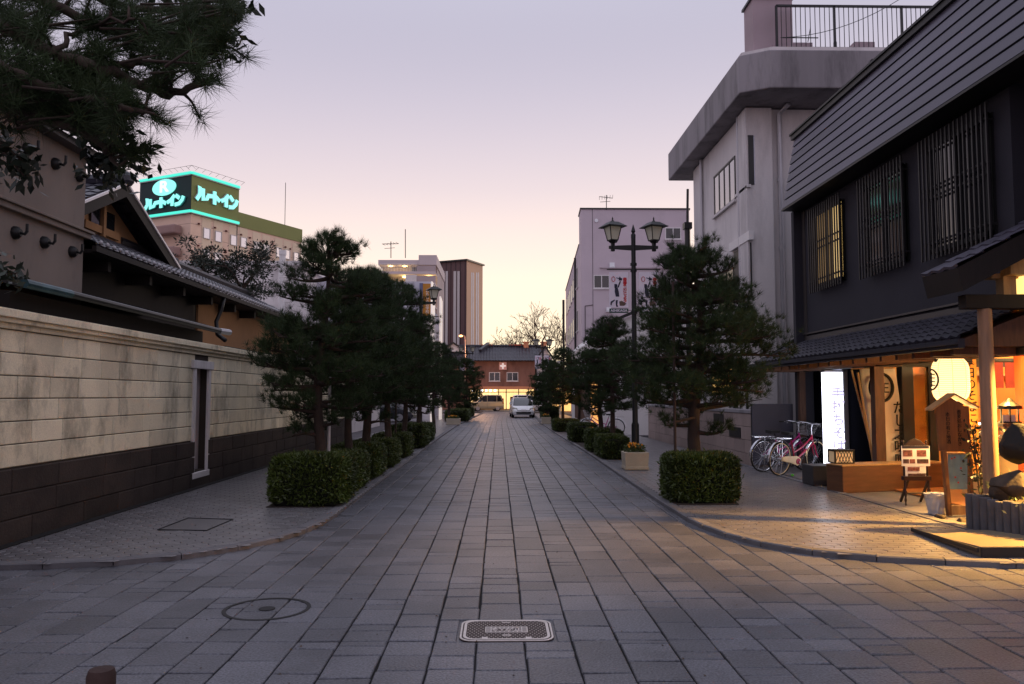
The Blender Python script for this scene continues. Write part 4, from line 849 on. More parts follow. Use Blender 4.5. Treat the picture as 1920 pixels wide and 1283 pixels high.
# lantern
lx, ly, lz = aY(1782, 712, 10.95).x, 10.95, aY(1784, 712, 10.95).z
t_ = thing('paper_lantern', 'large glowing white paper lantern with a black crest under the eave', 'lantern', (lx, ly, lz))
lr_ = .236; prof = []; nseg = 22
for k in range(nseg + 1):
    q = k / nseg; z = -.31 + .62 * q; r_ = lr_ * (1 - abs(2 * q - 1) ** 4.5 * .42); prof.append((r_ * (1 + (.012 if k % 2 else -.004)), z))
mb = MB(); nn = 40; vs = []
for r_, z in prof:
    for j in range(nn): a = 2 * math.pi * j / nn; rr = r_ * (1 - .016 * (1 + math.cos(8 * a)) ** 3 / 8); vs.append((lx + rr * math.cos(a), ly + rr * math.sin(a), lz + z))
mb.add(vs, [(i * nn + j, i * nn + (j + 1) % nn, (i + 1) * nn + (j + 1) % nn, (i + 1) * nn + j) for i in range(len(prof) - 1) for j in range(nn)]); mb.build('paper_shell', mat('lantern_paper', rgb(255, 232, 180), .8, 0, emit=(1, .80, .42), es=1.35), t_, smooth=True)
mb = MB()
for k in range(1, nseg): r_, z = prof[k]; mb.tube([(lx + (r_ + .001) * math.cos(a), ly + (r_ + .001) * math.sin(a), lz + z) for a in [2 * math.pi * j / 40 for j in range(40)]], .0022, 4, closed=True)
for j in range(8):
    a = math.pi * (2 * j + 1) / 8; mb.tube([(lx + (r_ + .0) * math.cos(a), ly + (r_ + .0) * math.sin(a), lz + z) for r_, z in prof], .003, 4)
mb.build('bamboo_ribs', mat('rib_shadow', rgb(255, 190, 90), .8, 0, emit=(1, .58, .2), es=.8), t_)
mb = MB(); mb.lathe([(.15, lz + .29), (.16, lz + .31), (.15, lz + .35)], (lx, ly, 0), 20); mb.build('top_ring', M_black, t_); mb = MB(); mb.lathe([(.15, lz - .35), (.16, lz - .31), (.15, lz - .29)], (lx, ly, 0), 20); mb.build('bottom_ring', M_black, t_)
mb = MB(); mb.bar((lx, ly, lz + .34), (lx, ly, 2.1), .015); mb.bar((lx - .2, ly, 2.08), (lx + .3, ly, 2.08), .06, .05); mb.build('hanger', M_black, t_)
def onl(a, z, rr=.243): return (lx + rr * math.cos(a), ly + rr * math.sin(a), lz + z)
mb = MB(); ca = R(172); mb.tube([onl(ca + .55 * math.cos(q), .0 + .14 * math.sin(q)) for q in [2 * math.pi * k / 28 for k in range(28)]], .012, 6, closed=True)
for z in (.07, .02, -.03, -.08): mb.tube([onl(ca - .3, z), onl(ca, z + .005, .247), onl(ca + .3, z)], .008, 5)
mb.tube([onl(ca, .1, .247), onl(ca, -.1, .247)], .008, 5); mb.build('crest', M_ink, t_)
ld = bpy.data.lights.new('lantern_light', 'POINT'); ld.energy = 100; ld.color = (1, .60, .2); ld.shadow_soft_size = .3; lo = bpy.data.objects.new('lantern_light', ld); COL.objects.link(lo); lo.location = (lx, ly, lz - .48)
# ---- gate with small gabled roof at the right edge
gt = thing('gate', 'timber gate with round post, heavy beam and small dark gabled roof at the right edge', 'gate', (6.6, 9.5, 0))
pc = aY(1853, 760, 9.5)
mb = MB(); mb.tube([(pc.x, 9.5, .3), (pc.x + .0, 9.5, 1.5), (pc.x, 9.5, 2.66)], [.088, .084, .078], 18); mb.build('round_post', mat('weathered_post', rgb(150, 116, 92), .6, .25, 4, stretch=(6, 6, .5), bump=.2), gt, smooth='auto')
c = aY(1803, 568, 9.5); mb = MB(); mb.box(c.x, 8.4, 9.42, 9.58, 2.64, 2.81); mb.build('beam', M_wdark, gt, bevel=.01)
# roof: gable towards the camera, ridge running away
ex, ez = aY(1797, 500, 9.1).x, aY(1797, 500, 9.1).z; rx, rz = ex + 1.9, ez + .98
mb = MB(); tiles(mb, (ex, 9.9, ez), (ex, 9.1, ez), (rx, 9.9, rz), (rx, 9.1, rz), rows=6); tiles(mb, (2 * rx - ex, 9.1, ez), (2 * rx - ex, 9.9, ez), (rx, 9.1, rz), (rx, 9.9, rz), rows=6); mb.build('roof', M_mans, gt)
mb = MB()
for s_ in (0, 1):
    X = lambda v: v if s_ == 0 else 2 * rx - v
    mb.hexa([(X(ex + .06), 9.12, ez - .28), (X(ex + .06), 9.9, ez - .28), (X(rx), 9.9, rz - .3), (X(rx), 9.12, rz - .3)], [(X(ex), 9.12, ez - .01), (X(ex), 9.9, ez - .01), (X(rx), 9.9, rz - .01), (X(rx), 9.12, rz - .01)])
mb.build('barge', M_wdark, gt)
c1 = aY(1890, 500, 9.35); mb = MB(); mb.box(c1.x, 8.2, 9.3, 9.5, c1.z - .1, c1.z + .14); mb.box(aY(1868, 495, 9.4).x, 8.2, 9.5, 9.66, c1.z - .12, c1.z - .06); mb.box(aY(1886, 520, 9.4).x, aY(1910, 520, 9.4).x, 9.45, 9.6, 2.81, c1.z - .1); mb.build('bracket', M_wlight, gt)
gp = aY(1916, 525, 9.44); mb = MB(); mb.box(gp.x - .0, gp.x + .3, 9.42, 9.56, 2.83, 3.2); mb.build('lit_paper_panel', mat('lit_paper', (1, .85, .5), .6, 0, emit=(1, .66, .2), es=1.5), gt)
ld = bpy.data.lights.new('gate_light', 'SPOT'); ld.energy = 1100; ld.color = (1, .52, .12); ld.shadow_soft_size = .05; ld.spot_size = R(125); ld.spot_blend = 1.0; lo = bpy.data.objects.new('gate_light', ld); COL.objects.link(lo); lo.location = (6.72, 10.62, 2.4); lo.rotation_euler = Vector((1.75, 1.5, 2.35)).to_track_quat('Z', 'Y').to_euler()
ld = bpy.data.lights.new('kerb_light', 'SPOT'); ld.energy = 5200; ld.color = (1, .50, .10); ld.shadow_soft_size = .06; ld.spot_size = R(62); ld.spot_blend = .7; lo = bpy.data.objects.new('kerb_light', ld); COL.objects.link(lo); lo.location = (7.7, 9.0, 2.5); lo.rotation_euler = Vector((2.7, .15, 2.4)).to_track_quat('Z', 'Y').to_euler()
t_ = thing('gate_lamp', 'lamp just outside the right edge that throws golden light on the pavement corner', 'lamp', (7.7, 9.0, 2.5)); mb = MB(); mb.lathe([(.02, 2.95), (.02, 2.66), (.1, 2.6), (.12, 2.56)], (7.7, 9.0, 0), 12); mb.build('shade', M_black, t_); mb = MB(); mb.tube([(7.7, 9.0, 2.95), (7.7, 9.4, 2.95)], .015, 6); mb.build('arm', M_black, t_)
ld = bpy.data.lights.new('gate_glow', 'POINT'); ld.energy = 26; ld.color = (1, .62, .2); ld.shadow_soft_size = .05; lo = bpy.data.objects.new('gate_glow', ld); COL.objects.link(lo); lo.location = (7.3, 9.2, 3.0)
t_ = thing('gate_lamp', 'small shaded lamp hanging in the gateway between the round post and the shop', 'lamp', (6.72, 10.62, 2.5)); mb = MB(); mb.lathe([(.02, 2.66), (.02, 2.56), (.1, 2.5), (.12, 2.46)], (6.72, 10.62, 0), 12); mb.build('shade', M_black, t_)

# dark gate interior at the right edge
mb = MB(); mb.box(6.9, 7.0, 9.7, 10.6, HS, 2.6); mb.build('panel', MC['red_brown_panel'], gt)
# garden lantern on the shelf, menu sheet
t_ = thing('garden_lantern', 'small black metal lantern with domed lid on a ledge behind the round post', 'lantern', (6.9, 10.7, 1.3)); c = aY(1893, 770, 10.3)
mb = MB(); mb.lathe([(.15, c.z + .02), (.14, c.z + .06), (.07, c.z + .11), (.02, c.z + .16)], (c.x, 10.3, 0), 12); mb.build('lid', M_black, t_); mb = MB()
for k in range(6): a = k * math.pi / 3; mb.bar((c.x + .11 * math.cos(a), 10.3 + .11 * math.sin(a), c.z - .14), (c.x + .11 * math.cos(a), 10.3 + .11 * math.sin(a), c.z + .03), .012)
mb.lathe([(.13, c.z - .16), (.13, c.z - .14)], (c.x, 10.3, 0), 12); mb.build('cage', M_black, t_); mb = MB(); mb.box(c.x - .22, c.x + .3, 10.1, 10.5, c.z - .2, c.z - .16); mb.build('ledge', M_wood, t_)
c = aY(1893, 800, 10.25); flat('menu_sheet', 'white menu sheet with brush characters below the black metal lantern', 'menu', (c.x, 10.25, c.z), (1, 0, 0), .17, .3, M_cloth, texts=[('おんな', .055, -.045, -.01, M_ink, True), ('蕎\n麦', .06, .04, .0, M_ink, False)])
# ---- grey concrete building
cg = thing('concrete_building', 'three-storey grey concrete building with a deep rounded roof slab above the dark restaurant', 'building', (8, 22, 0))
mb = MB(); mb.box(6.2, 16, 19.5, 25.0, 0, 8.75); mb.build('wall', M_con, cg)
mb = MB(); mb.box(6.12, 6.78, 19.36, 19.5, 0, 8.75); mb.box(6.12, 6.2, 19.5, 20.0, 0, 8.75); mb.build('corner_pier', M_con, cg, bevel=.015)
sp = [(5.68, 26.3), (5.72, 18.5), (6.35, 18.15), (16, 18.15), (16, 26.3)]
mb = MB(); mb.prism([(x, y, 8.78) for x, y in sp], (0, 0, .92)); mb.build('roof_slab', M_condk, cg, bevel=.03)
mb = MB(); mb.prism([(x + (.1 if x < 10 else 0), y + (.12 if y < 22 else -.12), 9.7) for x, y in sp], (0, 0, .12)); mb.build('roof_upstand', M_con, cg)
mb = MB(); c = aY(1413, 82, 18.9); d = aY(1485, 5, 18.9); mb.box(c.x, d.x, 18.9, 19.6, 9.8, d.z + .1); bo = mb.build('stair_house', mat('pinkish_render', rgb(166, 148, 154), .85, .12, 1), cg); mb = MB(); mb.box(c.x - .05, d.x + .05, 18.85, 19.65, d.z + .1, d.z + .16); mb.build('coping', M_dark, bo)
mb = MB(); mb.box(c.x + .45, d.x + .4, 18.7, 19, 9.8, 10.12); mb.box(8.6, 9.1, 18.7, 19.2, 9.8, 10.15); mb.build('roof_blocks', mat('pinkish_render', rgb(0, 0, 0)), cg)
mb = MB(); mb.bar((6.68, 18.6, 10.98), (12, 18.6, 10.98), .05)
mb.bar((6.68, 18.6, 9.95), (12, 18.6, 9.95), .03)
for k in range(int((12 - 6.68) / .117)): mb.bar((6.68 + k * .117, 18.6, 9.82), (6.68 + k * .117, 18.6, 10.98), .05 if k % 14 == 12 or k == 0 else .014)
mb.build('roof_railing', M_dark, cg)
mb = MB(); pts = []
for k in range(12): u = k / 11; pts.append((6.7 + 3.6 * u, 18.4, 10.1 + .12 * u + 1.35 * u * u)) 
mb.tube(pts, .008, 4); mb.build('cable', M_black, cg); mb = MB(); mb.bar((8.0, 18.4, 9.8), (8.0, 18.4, 10.0), .06); mb.bar((6.75, 18.4, 10.1), (7.6, 18.4, 10.1), .02); mb.bar((7.35, 18.4, 10.0), (7.42, 18.4, 10.35), .015); mb.build('roof_fittings', M_black, cg)
mb = MB(); mb.lathe([(.05, 0), (.05, .04)], (8.75, 18.1, 9.42), 10, 'y'); mb.build('drain_outlet', M_black, cg)
for x in (6.98,): mb = MB(); mb.tube([(x + .15, 19.1, 8.76), (x, 19.4, 8.6), (x, 19.42, .1)], .06, 10); [mb.tube([(x, 19.42, z), (x, 19.42, z + .08)], .072, 10) for z in (6.9, 5.2, 3.4)]; mb.build('downpipe', M_alu, cg, smooth='auto')
mb = MB(); c = aY(1298, 420, 25.2); mb.tube([(6.05, 25.15, 8.2), (6.02, 25.15, 7.0)], .04, 8); mb.tube([(6.02, 25.15, 7.1), (6.02, 25.15, .1)], .09, 10); mb.box(5.9, 6.14, 25.0, 25.3, 6.9, 7.1); mb.build('rain_pipe', M_dark, cg)
for y in (19.95 + .0, 23.7): mb = MB(); mb.tube([(6.14, y + 0.1, 8.75), (6.14, y + .1, .1)], .045, 8); mb.build('wall_pipe', M_alu, cg)
def win(par, F, w, h, n=2, m_=None, glass=None, fw=.05, dep=.12):
    """window unit in frame F (x right, y up, z out), frame + pane + sill"""
    b_ = MB(); b_.M = F; b_.box(-w / 2, w / 2, -h / 2, -h / 2 + fw, -dep, .02); b_.box(-w / 2, w / 2, h / 2 - fw, h / 2, -dep, .02)
    for k in range(n + 1): x_ = -w / 2 + fw / 2 + (w - fw) * k / n; b_.box(x_ - fw / 2, x_ + fw / 2, -h / 2 + fw, h / 2 - fw, -dep, .015)
    wo = b_.build('window', m_ or M_alu, par); b_ = MB(); b_.M = F; b_.box(-w / 2 + .01, w / 2 - .01, -h / 2 + .01, h / 2 - .01, -dep - .02, .0); b_.build('pane', glass or M_glassd, wo)
    b_ = MB(); b_.M = F; b_.box(-w / 2 - .05, w / 2 + .05, -h / 2 - .07, -h / 2, -.02, .07); b_.build('sill', M_con, wo); return wo
M_glsky = mat('sky_glass', rgb(150, 150, 160), .08, 0, metal=.75)
win(cg, frame((6.19, 21.53, 7.3), (0, -1, 0)), 2.05, 1.16, 4, M_dark, M_glsky); win(cg, frame((6.19, 19.72 + .1, 7.42), (0, -1, 0)), .95, 1.25, 2, M_dark, M_glsky)
win(cg, frame((6.19, 21.5, 4.4), (0, -1, 0)), 1.4, 1.2, 2, M_dark, M_glassd)
win(cg, frame((8.6, 19.49, 7.9), (1, 0, 0)), .9, 2.1, 2, M_dark)
mb = MB(); mb.box(6.17, 6.19, 19.3, 20.7, 4.0, 5.35); mb.build('opening', M_black, cg); mb = MB(); mb.box(6.1, 6.22, 19.2, 20.9, 5.4, 5.62); mb.build('opening_lintel', M_white, cg)  # flat black panel on the wall paints the shade inside the opening
M_ylw = mat('curtain_light', (1, .7, .25), .6, .35, 5, emit=(1, .52, .10), es=.55, stretch=(1, 5, .3))
win(cg, frame((6.19, 22.0, 2.05), (0, -1, 0)), 2.3, .85, 3, M_wdark, M_ylw); win(cg, frame((8.0, 19.49, 4.0), (1, 0, 0)), 1.4, 1.2, 2, M_dark)
for (x, w) in ((5.15, .0),): pass
# entrance panes left of the dark panel
mb = MB(); mb.box(6.14, 6.16, 19.6, 20.7, .9, 2.3); mb.build('entrance_pane', M_glsky, cg)
for y in (19.6, 20.1, 20.7): mb = MB(); mb.box(6.08, 6.2, y - .05, y + .05, .1, 2.4); mb.build('door_post', M_dark, cg)
# ---- low stone wall with name plaques, dark gate leaf
lw = thing('low_wall', 'low pinkish block wall with dark name plaques behind the right pine', 'wall', (5.75, 22, 0))
mb = MB(); mb.box(5.62, 5.9, 17.6, 30, 0, 1.2); mb.build('wall_core', M_stonem, lw)
random.seed(4); mb = MB(); XWs = 5.6
def courses2(mb, x, zs, y0, y1, ln):
    for z0, z1 in zip(zs, zs[1:]):
        u = y0 - random.random() * ln * .5
        while u < y1:
            a, b = max(u, y0), min(u + ln, y1); u += ln
            if b - a > .03: slab(mb, lambda u_, v_, h: (x - h, u_, v_), b, a, z0, z1, 0, ch=-.006 if 0 else .006, gap=.004, dep=.02, tone=random.random()) if 0 else slab(mb, lambda u_, v_, h: (x - h, -u_, v_), -b, -a, z0, z1, 0, ch=.006, gap=.004, dep=.02, tone=random.random())
courses2(mb, XWs, [0, .3, .6, .9, 1.2], 17.6, 30, .8)
for z0, z1 in zip([0, .3, .6, .9], [.3, .6, .9, 1.2]): mb.tone = random.random(); mb.box(5.615, 5.91, 17.55, 17.6, z0 + .004, z1 - .004)
mb.build('stonework', mat('pink_stone', rgb(150, 132, 126), .85, .2, 1.5, bump=.3, tone=.12, stain=.3, stretch=(1, 1, .5)), lw)
mb = MB(); mb.box(5.58, 5.94, 17.5, 30, 1.2, 1.28); mb.build('coping', M_condk, lw, bevel=.01)
for (ya, yb_, z) in ((18.5, 19.4, .62), (19.9, 20.8, .9)): mb = MB(); mb.box(5.585, 5.61, ya, yb_, z, z + .24); mb.build('name_plaque', M_black, lw)
b_ = MB(); b_.box(5.52, 6.42, 17.4, 17.44, .1, 1.42); gl = thing('gate_leaf', 'plain dark blue-grey panel gate beside the bicycles', 'gate', (5.95, 17.4, HS)); b_.build('panel', mat('gate_panel', rgb(62, 60, 74), .6, .08), gl, bevel=.01)
b_ = MB(); [b_.box(x, x + .06, 17.44, 17.5, HS, 1.42) for x in (5.52, 6.36)]; b_.build('frame', M_black, gl)
# ---- pink-grey school-like building
pk = thing('school_building', 'flat-roofed pinkish grey building with few small windows behind the banner lamp', 'building', (9, 58, 0))
M_pink = mat('pink_grey_wall', rgb(190, 176, 184), .8, .07, .35, stain=.1, stsc=.5); SA = R(2.6)
px0 = aY(1089, 393, 52).x; px1 = aY(1292, 393, 52).x; PZ = 13.86
sd = Vector((math.sin(SA), math.cos(SA), 0)); a0 = Vector((px0, 52, 0))
fr_ = hit(1086, 467, a0, sd, Vector((1, 0, 0)))[0]
def sblk(mb, o, l, w, z0, z1):
    q = [o, o + sd * l, o + sd * l + Vector((w, 0, 0)), o + Vector((w, 0, 0))][::-1]; q = [o, o + Vector((w, 0, 0)), o + sd * l + Vector((w, 0, 0)), o + sd * l]
    mb.hexa([(p.x, p.y, z0) for p in q], [(p.x, p.y, z1) for p in q])
mb = MB(); sblk(mb, a0, 2.2, px1 - px0, 0, PZ); mb.build('stair_tower', M_pink, pk)
zw = aY(1086, 467, 54).z; mb = MB(); sblk(mb, a0 + sd * 2.2, 24, px1 - px0, 0, zw + .3); mb.build('wing', M_pink, pk)
mb = MB(); sblk(mb, a0 - sd * .06 - Vector((.06, 0, 0)), 2.3, px1 - px0 + .12, PZ, PZ + .1); sblk(mb, a0 + sd * 2.25 - Vector((.05, 0, 0)), 24, px1 - px0, zw + .3, zw + .38); mb.build('roof_edge', M_dark, pk)
for (u0, u1, v0, v1) in ((1247, 1277, 427, 449), (1113, 1143, 516, 541)):
    c = aY(u0, v0, 52); d = aY(u1, v1, 52); win(pk, frame(((c.x + d.x) / 2, 51.99, (c.z + d.z) / 2), (1, 0, 0)), d.x - c.x, c.z - d.z, 2, M_white)
for k in range(7):
    for fl in range(3):
        p = a0 + sd * (4.2 + 3.0 * k) - Vector((.01, 0, 0)); win(pk, frame((p.x, p.y, zw - 1.6 - fl * 3.1), (0, -1, 0)), 1.7, 1.5, 2, M_white)
mb = MB(); p = a0 + sd * 5.6 - Vector((.12, 0, 0)); mb.tube([(p.x, p.y, 0), (p.x, p.y, zw)], .08, 8); p = a0 + sd * 27 - Vector((.2, 0, 0)); mb.tube([(p.x, p.y, 0), (p.x, p.y, zw - .5)], .12, 8); mb.build('downpipe', M_dark, pk)
zl = aY(1130, 503, 52).z; mb = MB(); c = aY(1125, 503, 52); mb.box(c.x, px1, 51.85, 52, zl, zl + .09); mb.build('ledge', M_pink, pk)
M_lampw = mat('white_fitting', rgb(225, 225, 230), .5, 0)
for (u, v, w, h) in ((1147, 497, .32, .26), (1141, 580, .3, .2)): c = aY(u, v, 52); mb = MB(); mb.box(c.x - w / 2, c.x + w / 2, 51.8, 52, c.z - h / 2, c.z + h / 2); mb.box(c.x - w / 2 - .03, c.x + w / 2 + .03, 51.75, 52, c.z - h / 2 - .08, c.z - h / 2 - .02); mb.build('wall_lamp', M_lampw, pk)
c = aY(1118, 414, 52); mb = MB(); mb.lathe([(.12, 0), (.12, .06)], (c.x, 51.93, c.z), 12, 'y'); mb.build('vent', M_lampw, pk)
mb = MB(); c = aY(1097, 574, 52); d = aY(1112, 572, 52); mb.bar((c.x, 51.97, 0), (c.x, 51.97, c.z), .035); mb.bar((c.x, 51.97, c.z), (d.x, 51.97, d.z), .035); mb.box(px0 + .75, px0 + .775, 51.985, 52, 0, PZ); mb.build('wall_conduit', M_dark, pk)
antenna(1137, 366, 394, 52, 'television antenna standing on the pinkish grey building')
# ---- white annex with lean-to roof
an = thing('white_annex', 'white building with a dark-edged sloping roof seen through the right pines', 'building', (8, 34, 0))
mb = MB(); mb.prism([(4.2, 32, 0), (4.2, 32, 4.05), (4.6, 32, 4.5), (5.7, 32, 4.95), (12, 32, 7.4), (12, 32, 0)], (0, 14, 0)); mb.build('wall', M_white, an)
mb = MB()
for (x_, z_), (x2, z2) in zip([(3.95, 3.88), (4.55, 4.58), (5.7, 5.06)], [(4.55, 4.58), (5.7, 5.06), (12, 7.5)]): mb.bar((x_, 31.92, z_), (x2, 31.92, z2), .12, .12); 
mb.build('roof_edge', M_dark, an)
win(an, frame((6.2, 31.99, 2.6), (1, 0, 0)), 1.4, 1.1, 2); win(an, frame((8.6, 31.99, 2.6), (1, 0, 0)), 1.4, 1.1, 2)
mb = MB(); mb.box(4.14, 4.18, 33, 36, .4, 2.2); mb.build('lit_shopfront', mat('amber_front', (1, .6, .2), .5, .4, 3, emit=(1, .42, .1), es=.9), an)
mb = MB(); mb.box(4.18, 4.2, 37, 44, .4, 2.3); mb.build('shop_shutter', M_wood, an)
# small lit shop further along the right
sm = thing('lit_shop', 'small low shop with warm lit front between the far right pines', 'shop', (6, 70, 0))
mb = MB(); mb.box(5.2, 12, 78.0 - 10, 78, 0, 4.0); mb.build('wall', M_stone, sm); mb = MB(); mb.box(5.14, 5.18, 69, 77, .3, 2.6); mb.box(5.3, 11, 67.94, 67.98, .3, 2.4); mb.build('lit_front', mat('shop_glow', (1, .7, .3), .5, .5, 3, emit=(1, .5, .14), es=1.3), sm); mb = MB(); tiles(mb, (4.6, 67.6, 3.9), (4.6, 78.2, 3.9), (8.5, 67.6, 5.6), (8.5, 78.2, 5.6), pitch=.5, rows=6); mb.build('roof', M_tile, sm)
# ---- building at the end of the street
eb = thing('pharmacy', 'red-brown rendered two-storey shop with dark tiled roof and lit ground floor closing the street', 'shop', (0.3, 93, 0))
M_red = mat('red_render', rgb(134, 98, 86), .85, .25, .9, stain=.5, stsc=.8, stretch=(1, 1, .4)); M_redt = mat('render_trim', rgb(206, 140, 104), .8, .1)
mb = MB(); mb.box(-3.3, 4.1, 90, 97, 2.55, 5.55); mb.box(-3.3, 4.1, 92, 97, 0, 2.55); mb.build('wall', M_red, eb)
mb = MB(); tiles(mb, (-12, 89.2, 5.5), (4.9, 89.2, 5.5), (-12, 93, 7.3), (4.9, 93, 7.3), pitch=.32, rows=10, amp=.05); tiles(mb, (4.9, 97, 5.5), (-12, 97, 5.5), (4.9, 93, 7.3), (-12, 93, 7.3), pitch=.4, rows=6); mb.tube([(-12, 93, 7.4), (5.0, 93, 7.4)], .13, 6); mb.bar((-2.1, 91.5, 6.7), (-1.2, 93, 7.6), .4, .4); mb.build('roof', M_tile, eb)
for x in (2.9, 5.0): mb = MB(); mb.box(x, x + .55, 92.6, 93.2, 7.0, 7.75); mb.box(x - .12, x + .67, 92.5, 93.3, 7.75, 7.85); mb.build('roof_vent', M_redt, eb)
for k in range(3): mb = MB(); [mb.box(xs + .28 * j, xs + .28 * j + .14, 92.8, 92.9, 7.42, 7.56) for xs in ((-2.0, 1.2, 1.9)[k],) for j in range(5)]; mb.build('ridge_lights', mat('red_tile_end', rgb(170, 80, 60), .7, 0), eb)
mb = MB(); mb.prism([(4.3, 89.6, 5.5), (6.1, 89.6, 5.5), (5.2, 89.6, 7.0)], (0, 4, 0)); mb.box(4.3, 7.5, 90.5, 97, 0, 5.5); mb.build('side_gable', M_white, eb); mb = MB(); mb.bar((4.1, 89.5, 5.4), (5.2, 89.5, 7.15), .5, .16); mb.bar((5.2, 89.5, 7.15), (6.4, 89.5, 5.3), .5, .16); mb.build('gable_edge', M_dark, eb)
mb = MB(); mb.box(-11.8, -3.3, 90.4, 97, 0, 5.4); mb.build('left_wing', M_red, eb)
mb = MB(); mb.prism([(-6.7, 91, 6.6), (-3.7, 91, 6.6), (-5.2, 91, 7.45)], (0, 3, 0)); mb.build('roof_gablet', M_white, eb); mb = MB(); mb.bar((-7.0, 90.9, 6.5), (-5.2, 90.9, 7.6), .3, .2); mb.bar((-5.2, 90.9, 7.6), (-3.4, 90.9, 6.5), .3, .2); mb.build('gablet_edge', M_dark, eb)
for (x0_, x1_) in ((-1.08, .16), (.9, 2.2)): win(eb, frame(((x0_ + x1_) / 2, 89.98, 3.72), (1, 0, 0)), x1_ - x0_, 1.0, 2, M_white, fw=.07)
mb = MB(); mb.box(.05, .9, 89.9, 90.0, 4.5, 5.35); so2 = mb.build('cross_sign', mat('sign_pink', rgb(226, 178, 168), .6, .02), eb); mb = MB(); mb.box(.38, .57, 89.84, 89.9, 4.6, 5.25); mb.box(.15, .38, 89.84, 89.9, 4.84, 5.02); mb.box(.57, .8, 89.84, 89.9, 4.84, 5.02); mb.build('white_cross', mat('cross_white', rgb(250, 244, 240), .5, 0, emit=(1, .9, .85), es=.35), so2)
mb = MB(); mb.box(-3.3, 4.1, 89.2, 90.1, 2.4, 2.55); mb.box(-3.3, 4.1, 89.15, 89.2, 2.3, 2.62); mb.build('canopy', M_redt, eb)
for x in (-3.3, -2.2, -.05, .8, 2.2, 3.3, 4.0): mb = MB(); mb.box(x, x + .1, 90.0, 90.1, 0, 2.4); mb.build('shopfront_post', M_wdark, eb)
mb = MB(); mb.box(-3.3, 4.1, 90.02, 90.08, 1.95, 2.03); mb.build('transom', M_wdark, eb)
mb = MB(); mb.box(-3.2, 4.0, 91.2, 91.3, .1, 2.4); mb.build('interior_glow', mat('shop_interior', (1, .75, .4), .6, .8, 1.6, emit=(1, .66, .26), es=1.35, stretch=(3, 1, 1)), eb)
for k in range(5): mb = MB(); mb.box(-2.9 + 1.4 * k, -2.2 + 1.4 * k, 90.5, 90.9, .1, random.uniform(.8, 1.5)); mb.build('display_shelf', M_wood, eb)
mb = MB(); [mb.box(-3.0 + .5 * j, -2.8 + .5 * j, 90.2, 90.3, 2.1, 2.25) for j in range(6)]; mb.build('strip_light', MC['tube_light'], eb)
# orange street lamp
sp_ = aY(871.5, 690, 80); t_ = thing('street_lamp', 'tall grey pole with a single glowing orange lamp in front of the red shop', 'street lamp', (sp_.x, 80, 0))
hz = aY(866, 632, 80)
mb = MB(); mb.tube([(sp_.x, 80, 0), (sp_.x, 80, hz.z - .1), (sp_.x - .05, 80, hz.z + .1), (hz.x + .05, 80, hz.z + .15)], [.1, .08, .06, .05], 8); mb.build('pole', mat('pole_lamplit', rgb(190, 150, 130), .6, .05), t_, smooth='auto')  # grey pole with the orange lamplight put into its colour
mb = MB(); mb.ball((hz.x - .1, 80, hz.z + .1), .2, 10, 6, sz=.5); mb.build('lamp_head', mat('sodium', (1, .5, .2), .4, 0, emit=(1, .42, .12), es=7), t_)
ld = bpy.data.lights.new('sodium_light', 'POINT'); ld.energy = 700; ld.color = (1, .52, .28); ld.shadow_soft_size = .2; lo = bpy.data.objects.new('sodium_light', ld); COL.objects.link(lo); lo.location = (sp_.x + 1.5, 81, hz.z - 1.2)
